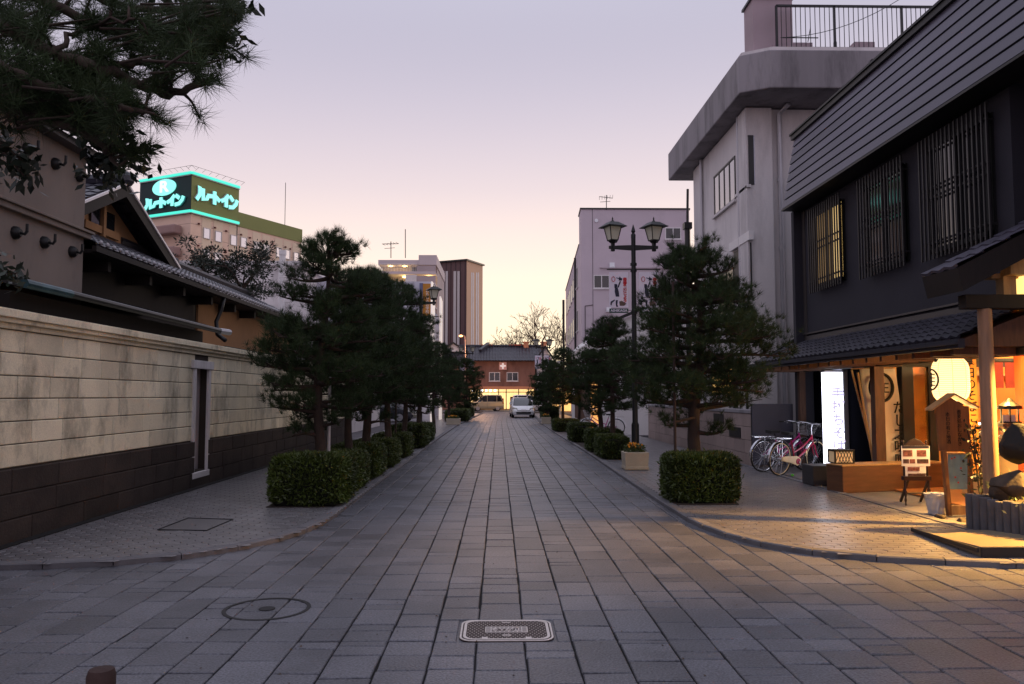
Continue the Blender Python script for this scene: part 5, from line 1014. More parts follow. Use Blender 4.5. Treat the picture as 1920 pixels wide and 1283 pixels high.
# ================================================================== TWIN LANTERN LAMP POSTS
M_frost = mat('frosted_glass', rgb(176, 172, 158), .5, .1, emit=(1, .9, .7), es=.03)
def lamp_post():
    t_ = thing('street_lamp', 'x', 'street lamp', (0, 0, 0)); H_ = 5.3
    mb = MB(); mb.tube([(0, 0, 0), (0, 0, .9)], .085, 14); mb.tube([(0, 0, .88), (0, 0, H_ - .2)], [.062, .05], 14)
    for z in (4.52, 4.38, 3.42, 2.4, .9): mb.tube([(0, 0, z - .03), (0, 0, z + .03)], .075, 12)
    mb.lathe([(.05, H_ - .22), (.055, H_ - .1), (.03, H_ - .06), (.05, H_ - .02), (.035, H_ + .04), (.004, H_ + .14)], (0, 0, 0), 10); mb.build('pole', M_black, t_, smooth='auto')
    mb = MB(); mb.hexa([(-.56, -.035, H_ - .42), (0, -.035, H_ - .46), (0, .035, H_ - .46), (-.56, .035, H_ - .42)], [(-.56, -.035, H_ - .36), (0, -.035, H_ - .34), (0, .035, H_ - .34), (-.56, .035, H_ - .36)]); mb.hexa([(0, -.035, H_ - .46), (.56, -.035, H_ - .42), (.56, .035, H_ - .42), (0, .035, H_ - .46)], [(0, -.035, H_ - .34), (.56, -.035, H_ - .36), (.56, .035, H_ - .36), (0, .035, H_ - .34)]); mb.build('crossarm', M_black, t_)
    for s_ in (-1, 1):
        x = .47 * s_; zb = H_ - .26
        mb = MB(); mb.M = Matrix.Translation((x, 0, zb)) @ Matrix.Rotation(R(22), 4, 'Z')
        mb.box(-.035, .035, -.035, .035, -.22, .0); mb.lathe([(.1, -.02), (.13, .02)], (0, 0, 0), 4)
        B = [(-.085, -.085), (.085, -.085), (.085, .085), (-.085, .085)]; T = [(a * 1.75, b * 1.75) for a, b in B]
        for (a, b), (c, d) in zip(B, T): mb.bar((a, b, .02), (c, d, .36), .018)
        for k in range(4): mb.bar((*B[k], .03), (*B[(k + 1) % 4], .03), .022); mb.bar((*T[k], .35), (*T[(k + 1) % 4], .35), .022)
        lo_ = mb.build('lantern', M_black, t_)
        mb = MB(); mb.M = Matrix.Translation((x, 0, zb)) @ Matrix.Rotation(R(22), 4, 'Z'); mb.hexa([(a * .93, b * .93, .03) for a, b in B], [(c * .95, d * .95, .35) for c, d in T]); mb.build('glass', M_frost, lo_)
        mb = MB(); mb.M = Matrix.Translation((x, 0, zb)) @ Matrix.Rotation(R(22), 4, 'Z'); e = .24; mb.hexa([(-e, -e, .34), (e, -e, .34), (e, e, .34), (-e, e, .34)], [(-.1, -.1, .45), (.1, -.1, .45), (.1, .1, .45), (-.1, .1, .45)]); mb.box(-e, e, -e, e, .33, .345); mb.lathe([(.02, .44), (.035, .48), (.012, .5), (.02, .53), (.003, .58)], (0, 0, 0), 8); mb.build('cap', M_black, lo_)
    return t_
def banners(par):
    M_bn = mat('banner_white', rgb(222, 214, 228), .8, .04); M_navy = mat('figure_navy', rgb(44, 44, 62), .8, 0); M_bred = mat('banner_red', rgb(186, 40, 50), .8, 0); M_bgr = mat('banner_green', rgb(28, 66, 60), .7, .03)
    for s_ in (-1, 1):
        x0_ = -.56 if s_ < 0 else .12; w = .43; zt_ = 4.34
        mb = MB(); mb.bar((0, 0, zt_ + .06), (.6 * s_ * 1.02, 0, zt_ + .06), .022); mb.build('banner_arm', M_black, par)
        mb = MB(); mb.box(x0_, x0_ + w, -.006, .006, zt_ - .8, zt_); bo = mb.build('banner', M_bn, par)
        F_ = lambda u, v, h=.012: (x0_ + u * w, -h, zt_ - .8 * v)
        mb = MB()  # figure reaching up: head, body, legs
        def blob(pts, h=.008): mb.prism([F_(u, v, h) for u, v in pts], (0, -.004, 0))
        blob([(.27, .34), (.40, .34), (.44, .40), (.38, .46), (.28, .46)]); blob([(.3, .44), (.44, .44), (.5, .55), (.53, .7), (.34, .7), (.29, .56)]); blob([(.42, .45), (.5, .44), (.62, .27), (.56, .25)]); blob([(.28, .78), (.3, .81), (.14, .88), (.12, .95), (.05, .93), (.07, .84)]); blob([(.34, .8), (.45, .8), (.42, .92), (.46, .99), (.36, .99), (.34, .92)]); blob([(.38, .15), (.52, .17), (.56, .12), (.62, .17), (.7, .18), (.66, .24), (.5, .24), (.52, .2), (.38, .17)]); mb.build('printed_figure', M_navy, bo)
        mb = MB(); pp = [F_(.22 + .09 * math.cos(a), .2 + .07 * math.sin(a), .012) for a in [2 * math.pi * k / 14 for k in range(14)]]; mb.tube(pp, .006, 4, closed=True); mb.build('printed_emblem', M_bred, bo)
        tt = text_mb('青春を感じよう', .088, frame(F_(.83, .52, .011), (1, 0, 0)), .003, lh=.92, vertical=True, bold=.004); tt.build('lettering', M_bred, bo)
        mb = MB(); mb.prism([F_(*q, .007) for q in ((.52, .84), (.66, .82), (.9, .9), (.78, .96), (.55, .96))], (0, -.003, 0)); mb.build('printed_ground', mat('banner_olive', rgb(96, 78, 70), .8, .1), bo)
        mb = MB(); mb.box(x0_, x0_ + w, -.01, .01, zt_ - .93, zt_ - .83); po = mb.build('name_plate', M_bgr, par); tt = text_mb('ASHIKAGA', .078, frame((x0_ + w / 2, -.013, zt_ - .88), (1, 0, 0)), .003, bold=.002); tt.build('lettering', M_bn, po)
        mb = MB(); mb.bar((0, 0, zt_ - .87), (x0_ + (w if s_ < 0 else 0), 0, zt_ - .87), .012); mb.build('lower_arm', M_black, par)
    return par
lp0 = lamp_post(); lpb = banners(lamp_post())
lpx = aY(1190, 700, 18.0).x
G = 'twin lantern lamp posts along the street'
lpb.location = (lpx, 18.0, HS); tag(lpb, 'nearest black twin-lantern post with hanging white banners, by the right planter', None, G)
lp0.location = (aY(788, 700, 29).x, 29, HS); tag(lp0, 'black twin-lantern post rising among the left pines', None, G)
dup(lpb, (aY(1018, 700, 56).x, 56, HS), 0, 'distant twin-lantern post with banners behind the far right pines', G)
dup(lpb, (aY(875, 700, 64).x, 64, HS), 0, 'distant twin-lantern post on the left in front of the dark roof', G)
# ================================================================== PLANTERS
M_plc = mat('planter_concrete', rgb(170, 158, 140), .85, .12, 3, bump=.3, grain=.12, gsc=80)
M_marig = mat('marigold', rgb(214, 140, 30), .7, .2)
def leaves(n, box, size, seed, shell=None, up=.3):
    rs = np.random.RandomState(seed)
    P = shell(rs, n) if shell is not None else rs.rand(n, 3) * (np.array(box[1]) - np.array(box[0])) + np.array(box[0])
    d = rs.normal(size=(n, 3)); d[:, 2] += up; d /= np.linalg.norm(d, axis=1)[:, None]; e = rs.normal(size=(n, 3)); s_ = np.cross(d, e); s_ /= np.linalg.norm(s_, axis=1)[:, None]
    L_ = size * (.6 + .8 * rs.rand(n))[:, None]; w_ = L_ * .42
    V = np.stack([P, P + d * L_ * .5 + s_ * w_ * .5, P + d * L_, P + d * L_ * .5 - s_ * w_ * .5], 1).reshape(-1, 3)
    return V, np.arange(n * 4).reshape(n, 4), rs.rand(n)
def planter():
    t_ = thing('planter_box', 'x', 'planter', (0, 0, 0)); h = .36
    mb = MB(); a, b = .235, .255; mb.hexa([(-a, -a, 0), (a, -a, 0), (a, a, 0), (-a, a, 0)], [(-b, -b, h), (b, -b, h), (b, b, h), (-b, b, h)]); mb.box(-a - .015, a + .015, -a - .015, a + .015, .0, .07); mb.build('box', M_plc, t_, bevel=.012)
    V, F_, tn_ = leaves(900, ((-.2, -.2, .34), (.2, .2, .5)), .05, 3); tri_obj('leaves', V, F_, M_leaf, t_, tone=tn_)
    mb = MB(); random.seed(8)
    for k in range(26): mb.ball((random.uniform(-.17, .12), random.uniform(-.2, .2), random.uniform(.46, .55)), .022, 6, 4, jit=.2)
    o = mb.build('flowers', M_marig, t_); o['kind'] = 'stuff'
    return t_
pl = planter(); G = 'square concrete planters'
pl.location = (2.875, 16.95, HS); tag(pl, 'nearest square concrete planter with orange flowers at the foot of the banner lamp', None, G)
dup(pl, (aY(1110, 830, 25.3).x + .05, 25.3, HS), 0, 'second concrete planter from the camera, wedged between two right hedges', G)
dup(pl, (aY(1024, 790, 44).x, 44, HS), 0, 'distant concrete planter at the right kerb behind the single low hedge', G)
dup(pl, (aY(850, 790, 43).x, 43, HS), 0, 'pale concrete planter on the left pavement beyond the left hedges', G, (1.5, 1, .9))
# ================================================================== HEDGES
def hedge_mesh(seed, dims, n):
    sx_, sy_, sz_ = dims
    def shell(rs, n):
        A = np.array([sy_ * sz_, sy_ * sz_, sx_ * sz_, sx_ * sz_, sx_ * sy_ * 1.2]); f = rs.choice(5, n, p=A / A.sum()); P = rs.rand(n, 3) * np.array([sx_, sy_, sz_]) - np.array([sx_ / 2, sy_ / 2, 0])
        P[f == 0, 0] = -sx_ / 2; P[f == 1, 0] = sx_ / 2; P[f == 2, 1] = -sy_ / 2; P[f == 3, 1] = sy_ / 2; P[f == 4, 2] = sz_
        # round the shoulders, lumpy surface
        c = np.array([0, 0, sz_ * .5]); q = P - c; k = np.sin(P[:, 0] * 9 + seed) * np.sin(P[:, 1] * 8 + 1) * np.sin(P[:, 2] * 10 + 2) * .035
        r = np.abs(q) / np.array([sx_ / 2, sy_ / 2, sz_ / 2]); rr = (r ** 7).sum(1) ** (1 / 7.); q = q / rr[:, None]; q *= (1 + k * 1.3 - .12 * rs.rand(n) ** 2 + (.05 * rs.rand(n)) + .13 * (rs.rand(n) > .965) * rs.rand(n))[:, None]
        P = q + c; P[:, 2] = np.maximum(P[:, 2], .01); return P
    rs = np.random.RandomState(seed); P = shell(rs, n); nrm = P - np.array([0, 0, sz_ * .4]); nrm /= np.linalg.norm(nrm, axis=1)[:, None]
    d = nrm * .7 + rs.normal(size=(n, 3)) * .6 + np.array([0, 0, .35]); d /= np.linalg.norm(d, axis=1)[:, None]; s_ = np.cross(d, rs.normal(size=(n, 3))); s_ /= np.linalg.norm(s_, axis=1)[:, None]
    L_ = .05 * (.5 + .9 * rs.rand(n))[:, None]; w_ = L_ * .4
    V = np.stack([P - d * L_ * .3, P + d * L_ * .3 + s_ * w_ * .5, P + d * L_, P + d * L_ * .3 - s_ * w_ * .5], 1).reshape(-1, 3)
    # patchy light and dark clumps
    tn_ = np.clip(.35 + .3 * np.sin(P[:, 0] * 6 + seed) * np.sin(P[:, 1] * 5) + .35 * rs.rand(n), 0, 1)
    return V, np.arange(n * 4).reshape(n, 4), tn_
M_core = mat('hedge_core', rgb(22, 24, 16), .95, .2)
def hedge(seed, dims, n, loc, label):
    t_ = thing('hedge', label, 'hedge', (0, 0, 0), 0, 'clipped box hedges along the kerbs'); V, F_, tn_ = hedge_mesh(seed, dims, n); tri_obj('foliage', V, F_, M_leaf, t_, tone=tn_)
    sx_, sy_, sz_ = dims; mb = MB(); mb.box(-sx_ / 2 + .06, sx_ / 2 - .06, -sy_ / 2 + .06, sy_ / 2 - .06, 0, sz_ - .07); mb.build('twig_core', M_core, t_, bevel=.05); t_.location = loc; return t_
h1 = hedge(1, (1.02, 1.2, .66), 15000, (-2.7, 11.85, HS), 'nearest left hedge, a dark clipped block at the pavement corner')
h2 = hedge(5, (.98, .9, .66), 15000, (2.98, 11.95, HS), 'nearest right hedge, bright green clipped block under the big right pine')
hh = hedge(9, (.9, 1.5, .58), 11000, (-2.72, 13.55, HS), 'second hedge from the camera on the left')
for y, l_, sc in ((15.6, 'third hedge from the camera on the left', (1, 1.1, 1)), (17.9, 'fourth hedge from the camera on the left', (1, 1.15, .95)), (20.7, 'fifth left hedge, before the first wide gap', (1, 1.1, .95)), (24.6, 'sixth left hedge, just beyond the wide gap', (1.15, 1.4, 1.1)), (27.6, 'seventh left hedge, beside the left lamp post', (1, 1.3, 1)), (49.5, 'far left hedge just past the pale planter', (1.5, 2.0, 1.15)), (54.5, 'far left hedge, second past the pale planter', (1.3, 2.2, 1.1)), (60, 'far left hedge nearest the parked cars', (1.3, 2.4, 1.1))):
    dup(hh, (-2.72 + bend(y) if y < 40 else -2.55 + bend(y) * .6, y, HS), R(random.choice([0, 180])), l_, scale=sc)
for x, y, l_, sc in ((2.85, 20.3, 'right hedge directly behind the nearest planter', (.75, 1.2, .9)), (2.95, 22.6, 'right hedge between the two nearer right planters', (1, 1.15, 1)), (2.85, 27.4, 'right hedge just beyond the second right planter', (.95, 1.3, 1)), (2.95, 35.3, 'single low hedge standing alone in the middle of the right pavement', (1.2, 1.5, .85)), (3.25, 50.5, 'far right hedge under the dense round pine', (1, 2, 1.3)), (3.4, 56, 'far right hedge beside the white hatchback', (1, 2, 1.3))):
    dup(hh, (x, y, HS), 0, l_, scale=sc)
# ================================================================== PINES
def tufts(P, D, rs, nn, ln, wd, spread=.95, droop=0.):
    """needles radiating from points P along directions D"""
    n = len(P); P_ = np.repeat(P, nn, 0); D_ = np.repeat(D, nn, 0); m = n * nn
    d = D_ + rs.normal(size=(m, 3)) * spread * .62; d[:, 2] += -droop; d /= np.linalg.norm(d, axis=1)[:, None]
    s_ = np.cross(d, rs.normal(size=(m, 3))); s_ /= np.linalg.norm(s_, axis=1)[:, None]; L_ = ln * (.65 + .6 * rs.rand(m))[:, None]
    b = P_ + rs.normal(size=(m, 3)) * ln * .08
    V = np.stack([b - s_ * wd / 2, b + s_ * wd / 2, b + d * L_], 1).reshape(-1, 3); tn_ = np.repeat(rs.rand(n), nn) * .6 + rs.rand(m) * .4
    return V, np.arange(m * 3).reshape(m, 3), tn_
def bez(a, b, c, n): return [a * (1 - t) ** 2 + b * 2 * t * (1 - t) + c * t * t for t in [i / n for i in range(n + 1)]]
def make_pine(seed, H_, layers, trunk_lean=(0, 0), dens=1., rt=.085, top_r=.45, open_=1.0):
    """niwaki pine: trunk, layered limbs with flat pads of needle tufts. layers: (z, radius, count)"""
    rnd = random.Random(seed); rs = np.random.RandomState(seed); t_ = thing('pine_tree', 'x', 'pine tree', (0, 0, 0))
    mb = MB(); K = 9; tp = []
    for i in range(K + 1):
        q = i / K; tp.append(Vector((trunk_lean[0] * q + .07 * math.sin(q * 7 + seed) * (q > 0), trunk_lean[1] * q + .06 * math.cos(q * 6 + seed * 2) * q, H_ * .96 * q)))
    mb.tube(tp, [rt * (1 - .78 * (i / K)) * (1.25 if i == 0 else 1) for i in range(K + 1)], 9)
    def tz(z): q = min(max(z / (H_ * .96), 0), 1) * K; i = min(int(q), K - 1); return tp[i].lerp(tp[i + 1], q - i)
    lb = MB(); TP = []; TD = []
    for (z, rad, cnt) in layers:
        a0 = rnd.random() * 6.28
        for k in range(cnt):
            a = a0 + 6.283 * k / cnt + rnd.uniform(-.3, .3); r = rad * rnd.uniform(.75, 1.12); s = tz(z + rnd.uniform(-.12, .12)); e = s + Vector((math.cos(a) * r, math.sin(a) * r, rnd.uniform(-.08, .12))); md = s.lerp(e, .5) + Vector((rnd.uniform(-.1, .1), rnd.uniform(-.1, .1), rnd.uniform(-.12, .1)))
            br = bez(s, md, e, 6); lb.tube(br, [max(.008, .034 * rt / .085 * (1 - j / 7.5)) for j in range(7)], 6)
            nt = max(4, int(r * 11))
            for j in range(nt):
                q = .3 + .7 * (j + rnd.random()) / nt; p = br[min(int(q * 6), 5)].lerp(br[min(int(q * 6) + 1, 6)], q * 6 - int(q * 6)) if q < 1 else br[6]
                sa = a + rnd.choice((-1, 1)) * rnd.uniform(.4, 1.3); tl = rnd.uniform(.14, .36) * (1.15 - .3 * q) * max(.7, min(1.2, rad)); te = p + Vector((math.cos(sa) * tl, math.sin(sa) * tl, rnd.uniform(.03, .16)))
                lb.tube([p, p.lerp(te, .5) + Vector((0, 0, rnd.uniform(-.02, .03))), te], [.009, .007, .004], 4, cap=False)
                for m in range(int(5 * dens)):
                    u = rnd.uniform(.35, 1.08); pp = p.lerp(te, u) + Vector((rnd.gauss(0, .05), rnd.gauss(0, .05), rnd.uniform(0, .06))); pp.z += rnd.gauss(0, .075) * max(.6, rad); TP.append(pp); TD.append(((pp.x - s.x) * .35 / max(r, .2), (pp.y - s.y) * .35 / max(r, .2), .75))
    # crown top
    c = tz(H_ * .93)
    for k in range(int(110 * dens * top_r / .45)):
        a = rnd.random() * 6.28; r = top_r * math.sqrt(rnd.random()); pp = c + Vector((math.cos(a) * r, math.sin(a) * r, .22 * (1 - (r / top_r) ** 2) + rnd.uniform(-.12, .03)))
        if k % 5 == 0: lb.tube([c - Vector((0, 0, .25)), c.lerp(pp, .5) - Vector((0, 0, .06)), pp], [.012, .009, .004], 4, cap=False)
        TP.append(pp); TD.append((math.cos(a) * r * .8, math.sin(a) * r * .8, .8))
    mb.build('trunk', M_bark, t_, smooth=True); lb.build('limbs', M_bark, t_, smooth=True)
    V, F_, tn_ = tufts(np.array([tuple(p) for p in TP]), np.array(TD), rs, int(27), .118, .0062)
    print('pine', seed, len(TP)); tri_obj('needles', V, F_, M_needle, t_, tone=tn_); return t_
G = 'clipped pines in rows along the street'
pA = make_pine(3, 3.95, [(1.05, .5, 3), (1.45, .95, 6), (1.75, 1.15, 8), (2.05, 1.2, 8), (2.35, 1.12, 8), (2.65, 1.0, 8), (2.95, .85, 7), (3.2, .7, 7), (3.45, .55, 6), (3.65, .4, 5)], rt=.12, top_r=.42, dens=1.4)
pA.location = (3.16, 12.7, HS); tag(pA, 'biggest right pine, open-branched, rising behind the nearest right hedge', None, G)
pB = make_pine(8, 4.1, [(1.0, .45, 3), (1.35, .65, 5), (1.7, .85, 6), (2.0, .95, 8), (2.35, .9, 7), (2.7, .82, 7), (3.05, .72, 7), (3.35, .6, 6), (3.65, .45, 5)], trunk_lean=(.05, 0), rt=.1, top_r=.46, dens=1.5)
pB.location = (-2.78, 12.55, HS); tag(pB, 'nearest left pine, dense dark crown with a low bough over the stone wall', None, G)
pC = make_pine(15, 3.9, [(1.3, .6, 5), (1.6, .85, 6), (1.95, .95, 8), (2.3, .95, 8), (2.65, .88, 8), (3.0, .78, 7), (3.35, .6, 7)], trunk_lean=(.12, 0), rt=.085, top_r=.48, dens=1.3)
pC.location = (-2.72, 14.7, HS); tag(pC, 'second left pine from the camera, trunk rising behind the second hedge', None, G)
pD = make_pine(21, 3.7, [(.65, .7, 6), (1.0, .9, 7), (1.35, 1.0, 8), (1.7, 1.05, 8), (2.05, 1.05, 8), (2.4, .98, 8), (2.75, .85, 7), (3.1, .65, 6), (3.35, .45, 5)], rt=.08, top_r=.45, dens=1.4)
pD.location = (2.95, 48, HS); tag(pD, 'dense rounded pine at the far right kerb beside the white hatchback', None, G)
for src, x, y, rz, sc, l_ in ((pB, -2.75, 16.9, 140, 1.05, 'third left pine from the camera'), (pC, -2.7, 19.8, 60, 1.14, 'fourth left pine from the camera, tallest of the middle left row'), (pC, -2.75, 23.5, 200, 1.05, 'fifth left pine from the camera'), (pB, -2.7, 27.3, 250, .95, 'sixth left pine, beside the left lamp post'), (pC, -2.7, 33.5, 20, .98, 'seventh left pine, the last before the pale planter'), (pB, -2.75, 44.5, 95, .9, 'left pine directly behind the pale planter'), (pD, -2.3, 56, 10, 1.12, 'dense rounded pine at the far left kerb beside the beige minivan'),
                             (pC, 3.1, 21.8, 110, .96, 'second right pine, just beyond the banner lamp'), (pB, 3.3, 26.0, 35, .93, 'third right pine from the camera'), (pC, 2.85, 35.6, 290, .95, 'right pine growing out of the single low hedge'), (pC, 4.1, 41, 190, .85, 'fifth right pine, close to the lit shop front'), (pB, 3.6, 60, 15, .85, 'farthest right pine beyond the dense rounded one')):
    dup(src, (x, y, HS), R(rz), l_, scale=sc)
# support stakes
M_stake = mat('stake', rgb(60, 46, 42), .8, .2, 8)
t_ = MB(); c = aY(1266, 850, 12.2); t_.tube([(c.x, 12.2, HS), (c.x, 12.2, 3.35)], .022, 8); t_.tube([(c.x, 12.2, 1.2), (3.08, 12.62, 1.25)], .02, 6); single(t_, 'support_stake', M_stake, 'thin dark stake standing left of the biggest right pine trunk', 'stake', (c.x, 12.2, HS))
for px_, Y_, l_ in ((617, 12.9, 'pale thin stake beside the nearest left pine trunk'), (742, 20.6, 'thin stake between the middle left pines')):
    c = aY(px_, 800, Y_); t_ = MB(); t_.tube([(c.x, Y_, HS), (c.x, Y_, 1.9)], .025, 8); single(t_, 'support_stake', M_con if Y_ < 15 else M_stake, l_, 'stake', (c.x, Y_, HS))
# ---- garden tree over the tiled house
def branchy(mb, p, d, L_, r, depth, rnd, ends, bend_=.35, split=3, shrink=.72, up=.1, seg=4, minr=.01):
    pts = [p]; q = p.copy(); dd = d.normalized()
    for i in range(seg): dd = (dd + Vector((rnd.gauss(0, bend_), rnd.gauss(0, bend_), rnd.gauss(0, bend_) + up)) * .35).normalized(); q = q + dd * (L_ / seg); pts.append(q.copy())
    mb.tube(pts, [max(minr, r * (1 - .45 * i / seg)) for i in range(seg + 1)], 5 if r > .03 else 3, cap=False)
    if depth == 0: ends.append((q, dd)); return
    for k in range(split):
        i = rnd.randint(seg // 2, seg); a = (dd + Vector((rnd.gauss(0, .55), rnd.gauss(0, .55), rnd.gauss(0, .45)))).normalized()
        branchy(mb, pts[i] if k else q, a, L_ * shrink * rnd.uniform(.8, 1.15), r * .6, depth - 1, rnd, ends, bend_, split, shrink, up, seg, minr)
def garden_tree(loc, H_, seed, label):
    rnd = random.Random(seed); t_ = thing('garden_tree', label, 'tree', loc); mb = MB(); o = Vector(loc); ends = []
    b0 = o + Vector((0, 0, H_ * .5)); mb.tube([o, o + Vector((.1, 0, H_ * .25)), b0], [.16, .14, .12], 8)
    for k in range(6): a = k * 1.05 + rnd.random() * .4; branchy(mb, b0, Vector((math.cos(a), math.sin(a) * .8, .85 + .5 * rnd.random())), H_ * .15, .075, 2, rnd, ends, .5, 3, .72)
    mb.build('trunk', M_bark, t_, smooth=True)
    rs = np.random.RandomState(seed); n = 170; E_ = np.array([tuple(e[0] - o) for e in ends]); P = np.repeat(E_, n, 0) + rs.normal(size=(len(E_) * n, 3)) * np.array([.14, .14, .07])
    V, F_, tn_ = leaves(len(P), None, .1, seed, shell=lambda a, b: P); tri_obj('crown', V, F_, M_leafdk, t_, tone=tn_); return t_
garden_tree((aY(428, 600, 27).x, 27, 0), 8.3, 5, 'dark clipped garden tree with twisted boughs above the tiled roof in front of the hotel')
garden_tree((aY(478, 600, 31).x, 31, 0), 6.0, 9, 'lower bushy garden tree right of the twisted one above the roof')
# ---- bare trees at the end
M_bare = mat('bare_bark', rgb(84, 54, 46), .9, .2)
def bare(px, Y, H_, seed, label):
    c = aY(px, 742, Y); rnd = random.Random(seed); t_ = thing('bare_tree', label, 'bare tree', (c.x, Y, 0), group='bare winter trees behind the street end'); mb = MB(); ends = []; b0 = Vector((c.x, Y, H_ * .42)); mb.tube([(c.x, Y, 0), b0], [.3, .2], 6)
    for k in range(7): a = k * .9 + rnd.random(); branchy(mb, b0 + Vector((0, 0, rnd.uniform(-1, .5))), Vector((math.cos(a) * 1.0, math.sin(a) * .8, .75 + rnd.random() * .7)), H_ * .25, .12, 4, rnd, ends, .3, 3, .68, up=.12, minr=.022)
    mb.build('branches', M_bare, t_); return t_
bare(968, 115, 11.6, 3, 'bare tree left of the taller bare tree above the red shop roof'); bare(1026, 112, 14.2, 7, 'taller spreading bare tree beside the school building'); bare(900, 125, 9.0, 11, 'low bare tree at the foot of the striped tower')
# ================================================================== OVERHANGING PINE, top left
ov = thing('pine_tree', 'big black-looking pine overhanging the top left corner, its long needles against the sky', 'pine tree', (-4.3, 4.0, 0))
rnd = random.Random(2); rs = np.random.RandomState(2)
mb = MB(); mb.tube([(-4.3, 4.0, 0), (-4.15, 4.0, 1.2), (-4.3, 4.05, 2.3), (-4.1, 4.0, 3.4), (-4.2, 4.1, 4.6)], [.2, .17, .15, .12, .08], 10); mb.build('trunk', M_bark, ov, smooth=True)
BR = [([(-300, -80), (-60, 20), (60, 75), (100, 98), (200, 128), (262, 160), (318, 178), (352, 165), (392, 148)], 4.0, .045, .014),
      ([(-280, 0), (0, 45), (70, 92), (120, 110), (230, 120), (290, 118), (350, 112), (400, 100)], 4.15, .032, .01),
      ([(-280, 20), (-40, 110), (60, 150), (140, 178), (200, 190), (235, 202), (265, 212), (283, 208)], 3.8, .03, .009),
      ([(-300, -150), (0, -40), (120, 20), (220, 60), (330, 75), (385, 82), (412, 88)], 4.3, .035, .009),
      ([(-250, 60), (-20, 190), (60, 215), (130, 235), (180, 262), (205, 292), (225, 318)], 4.1, .03, .009),
      ([(-300, -200), (60, -60), (200, 5), (300, 20), (370, 12), (428, 8)], 4.5, .035, .009),
      ([(100, 98), (130, 70), (160, 52), (200, 40), (260, 35)], 4.0, .015, .006), ([(262, 160), (300, 140), (340, 118), (372, 100)], 4.0, .014, .006),
      ([(120, 110), (160, 150), (190, 170), (215, 168)], 4.05, .014, .006), ([(130, 235), (170, 225), (210, 215), (232, 222)], 4.1, .012, .005)]
TP = []; TD = []
lb = MB()
for pts, Y, r0, r1 in BR:
    ps = [aY(x, y, Y + .10 * math.sin(i * 1.7 + Y * 9)) for i, (x, y) in enumerate(pts)]; n_ = len(ps); dn = []
    for a, b in zip(ps, ps[1:]):
        for k in range(4): dn.append(a.lerp(b, k / 4) + Vector((rnd.gauss(0, .008), rnd.gauss(0, .01), rnd.gauss(0, .008))))
    dn.append(ps[-1]); lb.tube(dn, [r0 + (r1 - r0) * i / (len(dn) - 1) * 1.0 for i in range(len(dn))], 7, cap=True)
    for i in range(6, len(dn)):
        if rnd.random() < .75:
            p = dn[i]; d = Vector((rnd.uniform(-.4, 1), rnd.uniform(-.9, .9), rnd.uniform(-.35, .8))).normalized(); te = p + d * rnd.uniform(.06, .2); lb.tube([p, p.lerp(te, .5) + Vector((0, 0, .02)), te], [.009, .007, .004], 5)
            for q in (.5, .8, 1): TP.append(p.lerp(te, q)); TD.append(tuple(d * .6 + Vector((0, 0, .25))))
    TP.append(dn[-1]); TD.append(tuple((dn[-1] - dn[-3]).normalized()))
# mass of foliage: ellipses in the photo (cx, cy, rx, ry, depth, count)
for cx_, cy_, rx_, ry_, Y, cnt in ((50, 15, 90, 35, 4.4, 50), (230, 60, 90, 40, 4.4, 70), (340, 60, 75, 45, 4.4, 60), (120, 170, 100, 50, 4.3, 110), (30, 150, 80, 50, 4.2, 75), (190, 215, 55, 38, 4.3, 50), (130, 215, 50, 28, 4.4, 30), (10, 180, 45, 35, 4.3, 30), (340, 110, 80, 28, 4.2, 40), (10, 110, 80, 60, 4.3, 40), (180, 205, 60, 40, 4.2, 40), (400, 22, 55, 30, 4.5, 35)):
    for k in range(cnt):
        a = rnd.random() * 6.283; q = math.sqrt(rnd.random()); p = aY(cx_ + rx_ * q * math.cos(a), cy_ + ry_ * q * math.sin(a), Y + rnd.uniform(-.45, .45)); TP.append(p); TD.append((rnd.uniform(-.2, .6), rnd.uniform(-.5, .5), rnd.uniform(0, .7)))
        if k % 3 == 0: q2 = p + Vector((-rnd.uniform(.1, .25), rnd.uniform(-.1, .1), -rnd.uniform(0, .1))); lb.tube([q2, p], [.008, .004], 4)
lb.build('boughs', M_bark, ov, smooth=True)
P_ = np.array([tuple(p) for p in TP]); V, F_, tn_ = tufts(P_, np.array(TD), rs, 46, .125, .0032, 1.0); tri_obj('needles', V - np.array([-4.3, 4.0, 0]), F_, M_needle, ov, tone=tn_)
bt = thing('broadleaf_tree', 'dark broad-leaved branches hanging below and beside the overhanging pine', 'tree', (-4.6, 5.2, 0))
mb = MB(); mb.tube([(-4.6, 5.2, 0), (-4.7, 5.2, 1.8), (-4.5, 5.1, 3.2)], [.12, .1, .07], 8); LP = []
for pts, Y in (([(-200, 60), (60, 190), (170, 262), (205, 292), (240, 300), (272, 305)], 5.1), ([(-200, 60), (150, 230), (195, 270), (210, 310), (205, 338)], 5.1), ([(150, 230), (215, 258), (245, 282), (262, 276)], 5.0), ([(-200, 60), (-20, 250), (30, 290), (55, 318)], 4.6), ([(-20, 250), (20, 300), (45, 330)], 4.6),
               ([(-200, -150), (250, -60), (360, -10), (420, 40), (448, 85)], 5.0), ([(360, -10), (420, -5), (462, 4)], 5.0), ([(250, -60), (330, 20), (380, 60), (425, 100)], 5.0), ([(205, 292), (178, 310), (172, 325)], 5.1), ([(-20, 480), (10, 515), (35, 512)], 6.2)):
    ps = [aY(x, y, Y + .05 * math.sin(i * 2.3)) for i, (x, y) in enumerate(pts)]; mb.tube(ps, [.02 - .016 * i / (len(ps) - 1) for i in range(len(ps))], 5)
    for a, b in list(zip(ps, ps[1:]))[-3:]:
        for k in range(46): LP.append(a.lerp(b, rnd.random()) + Vector((rnd.gauss(0, .05), rnd.gauss(0, .06), rnd.gauss(0, .05))))
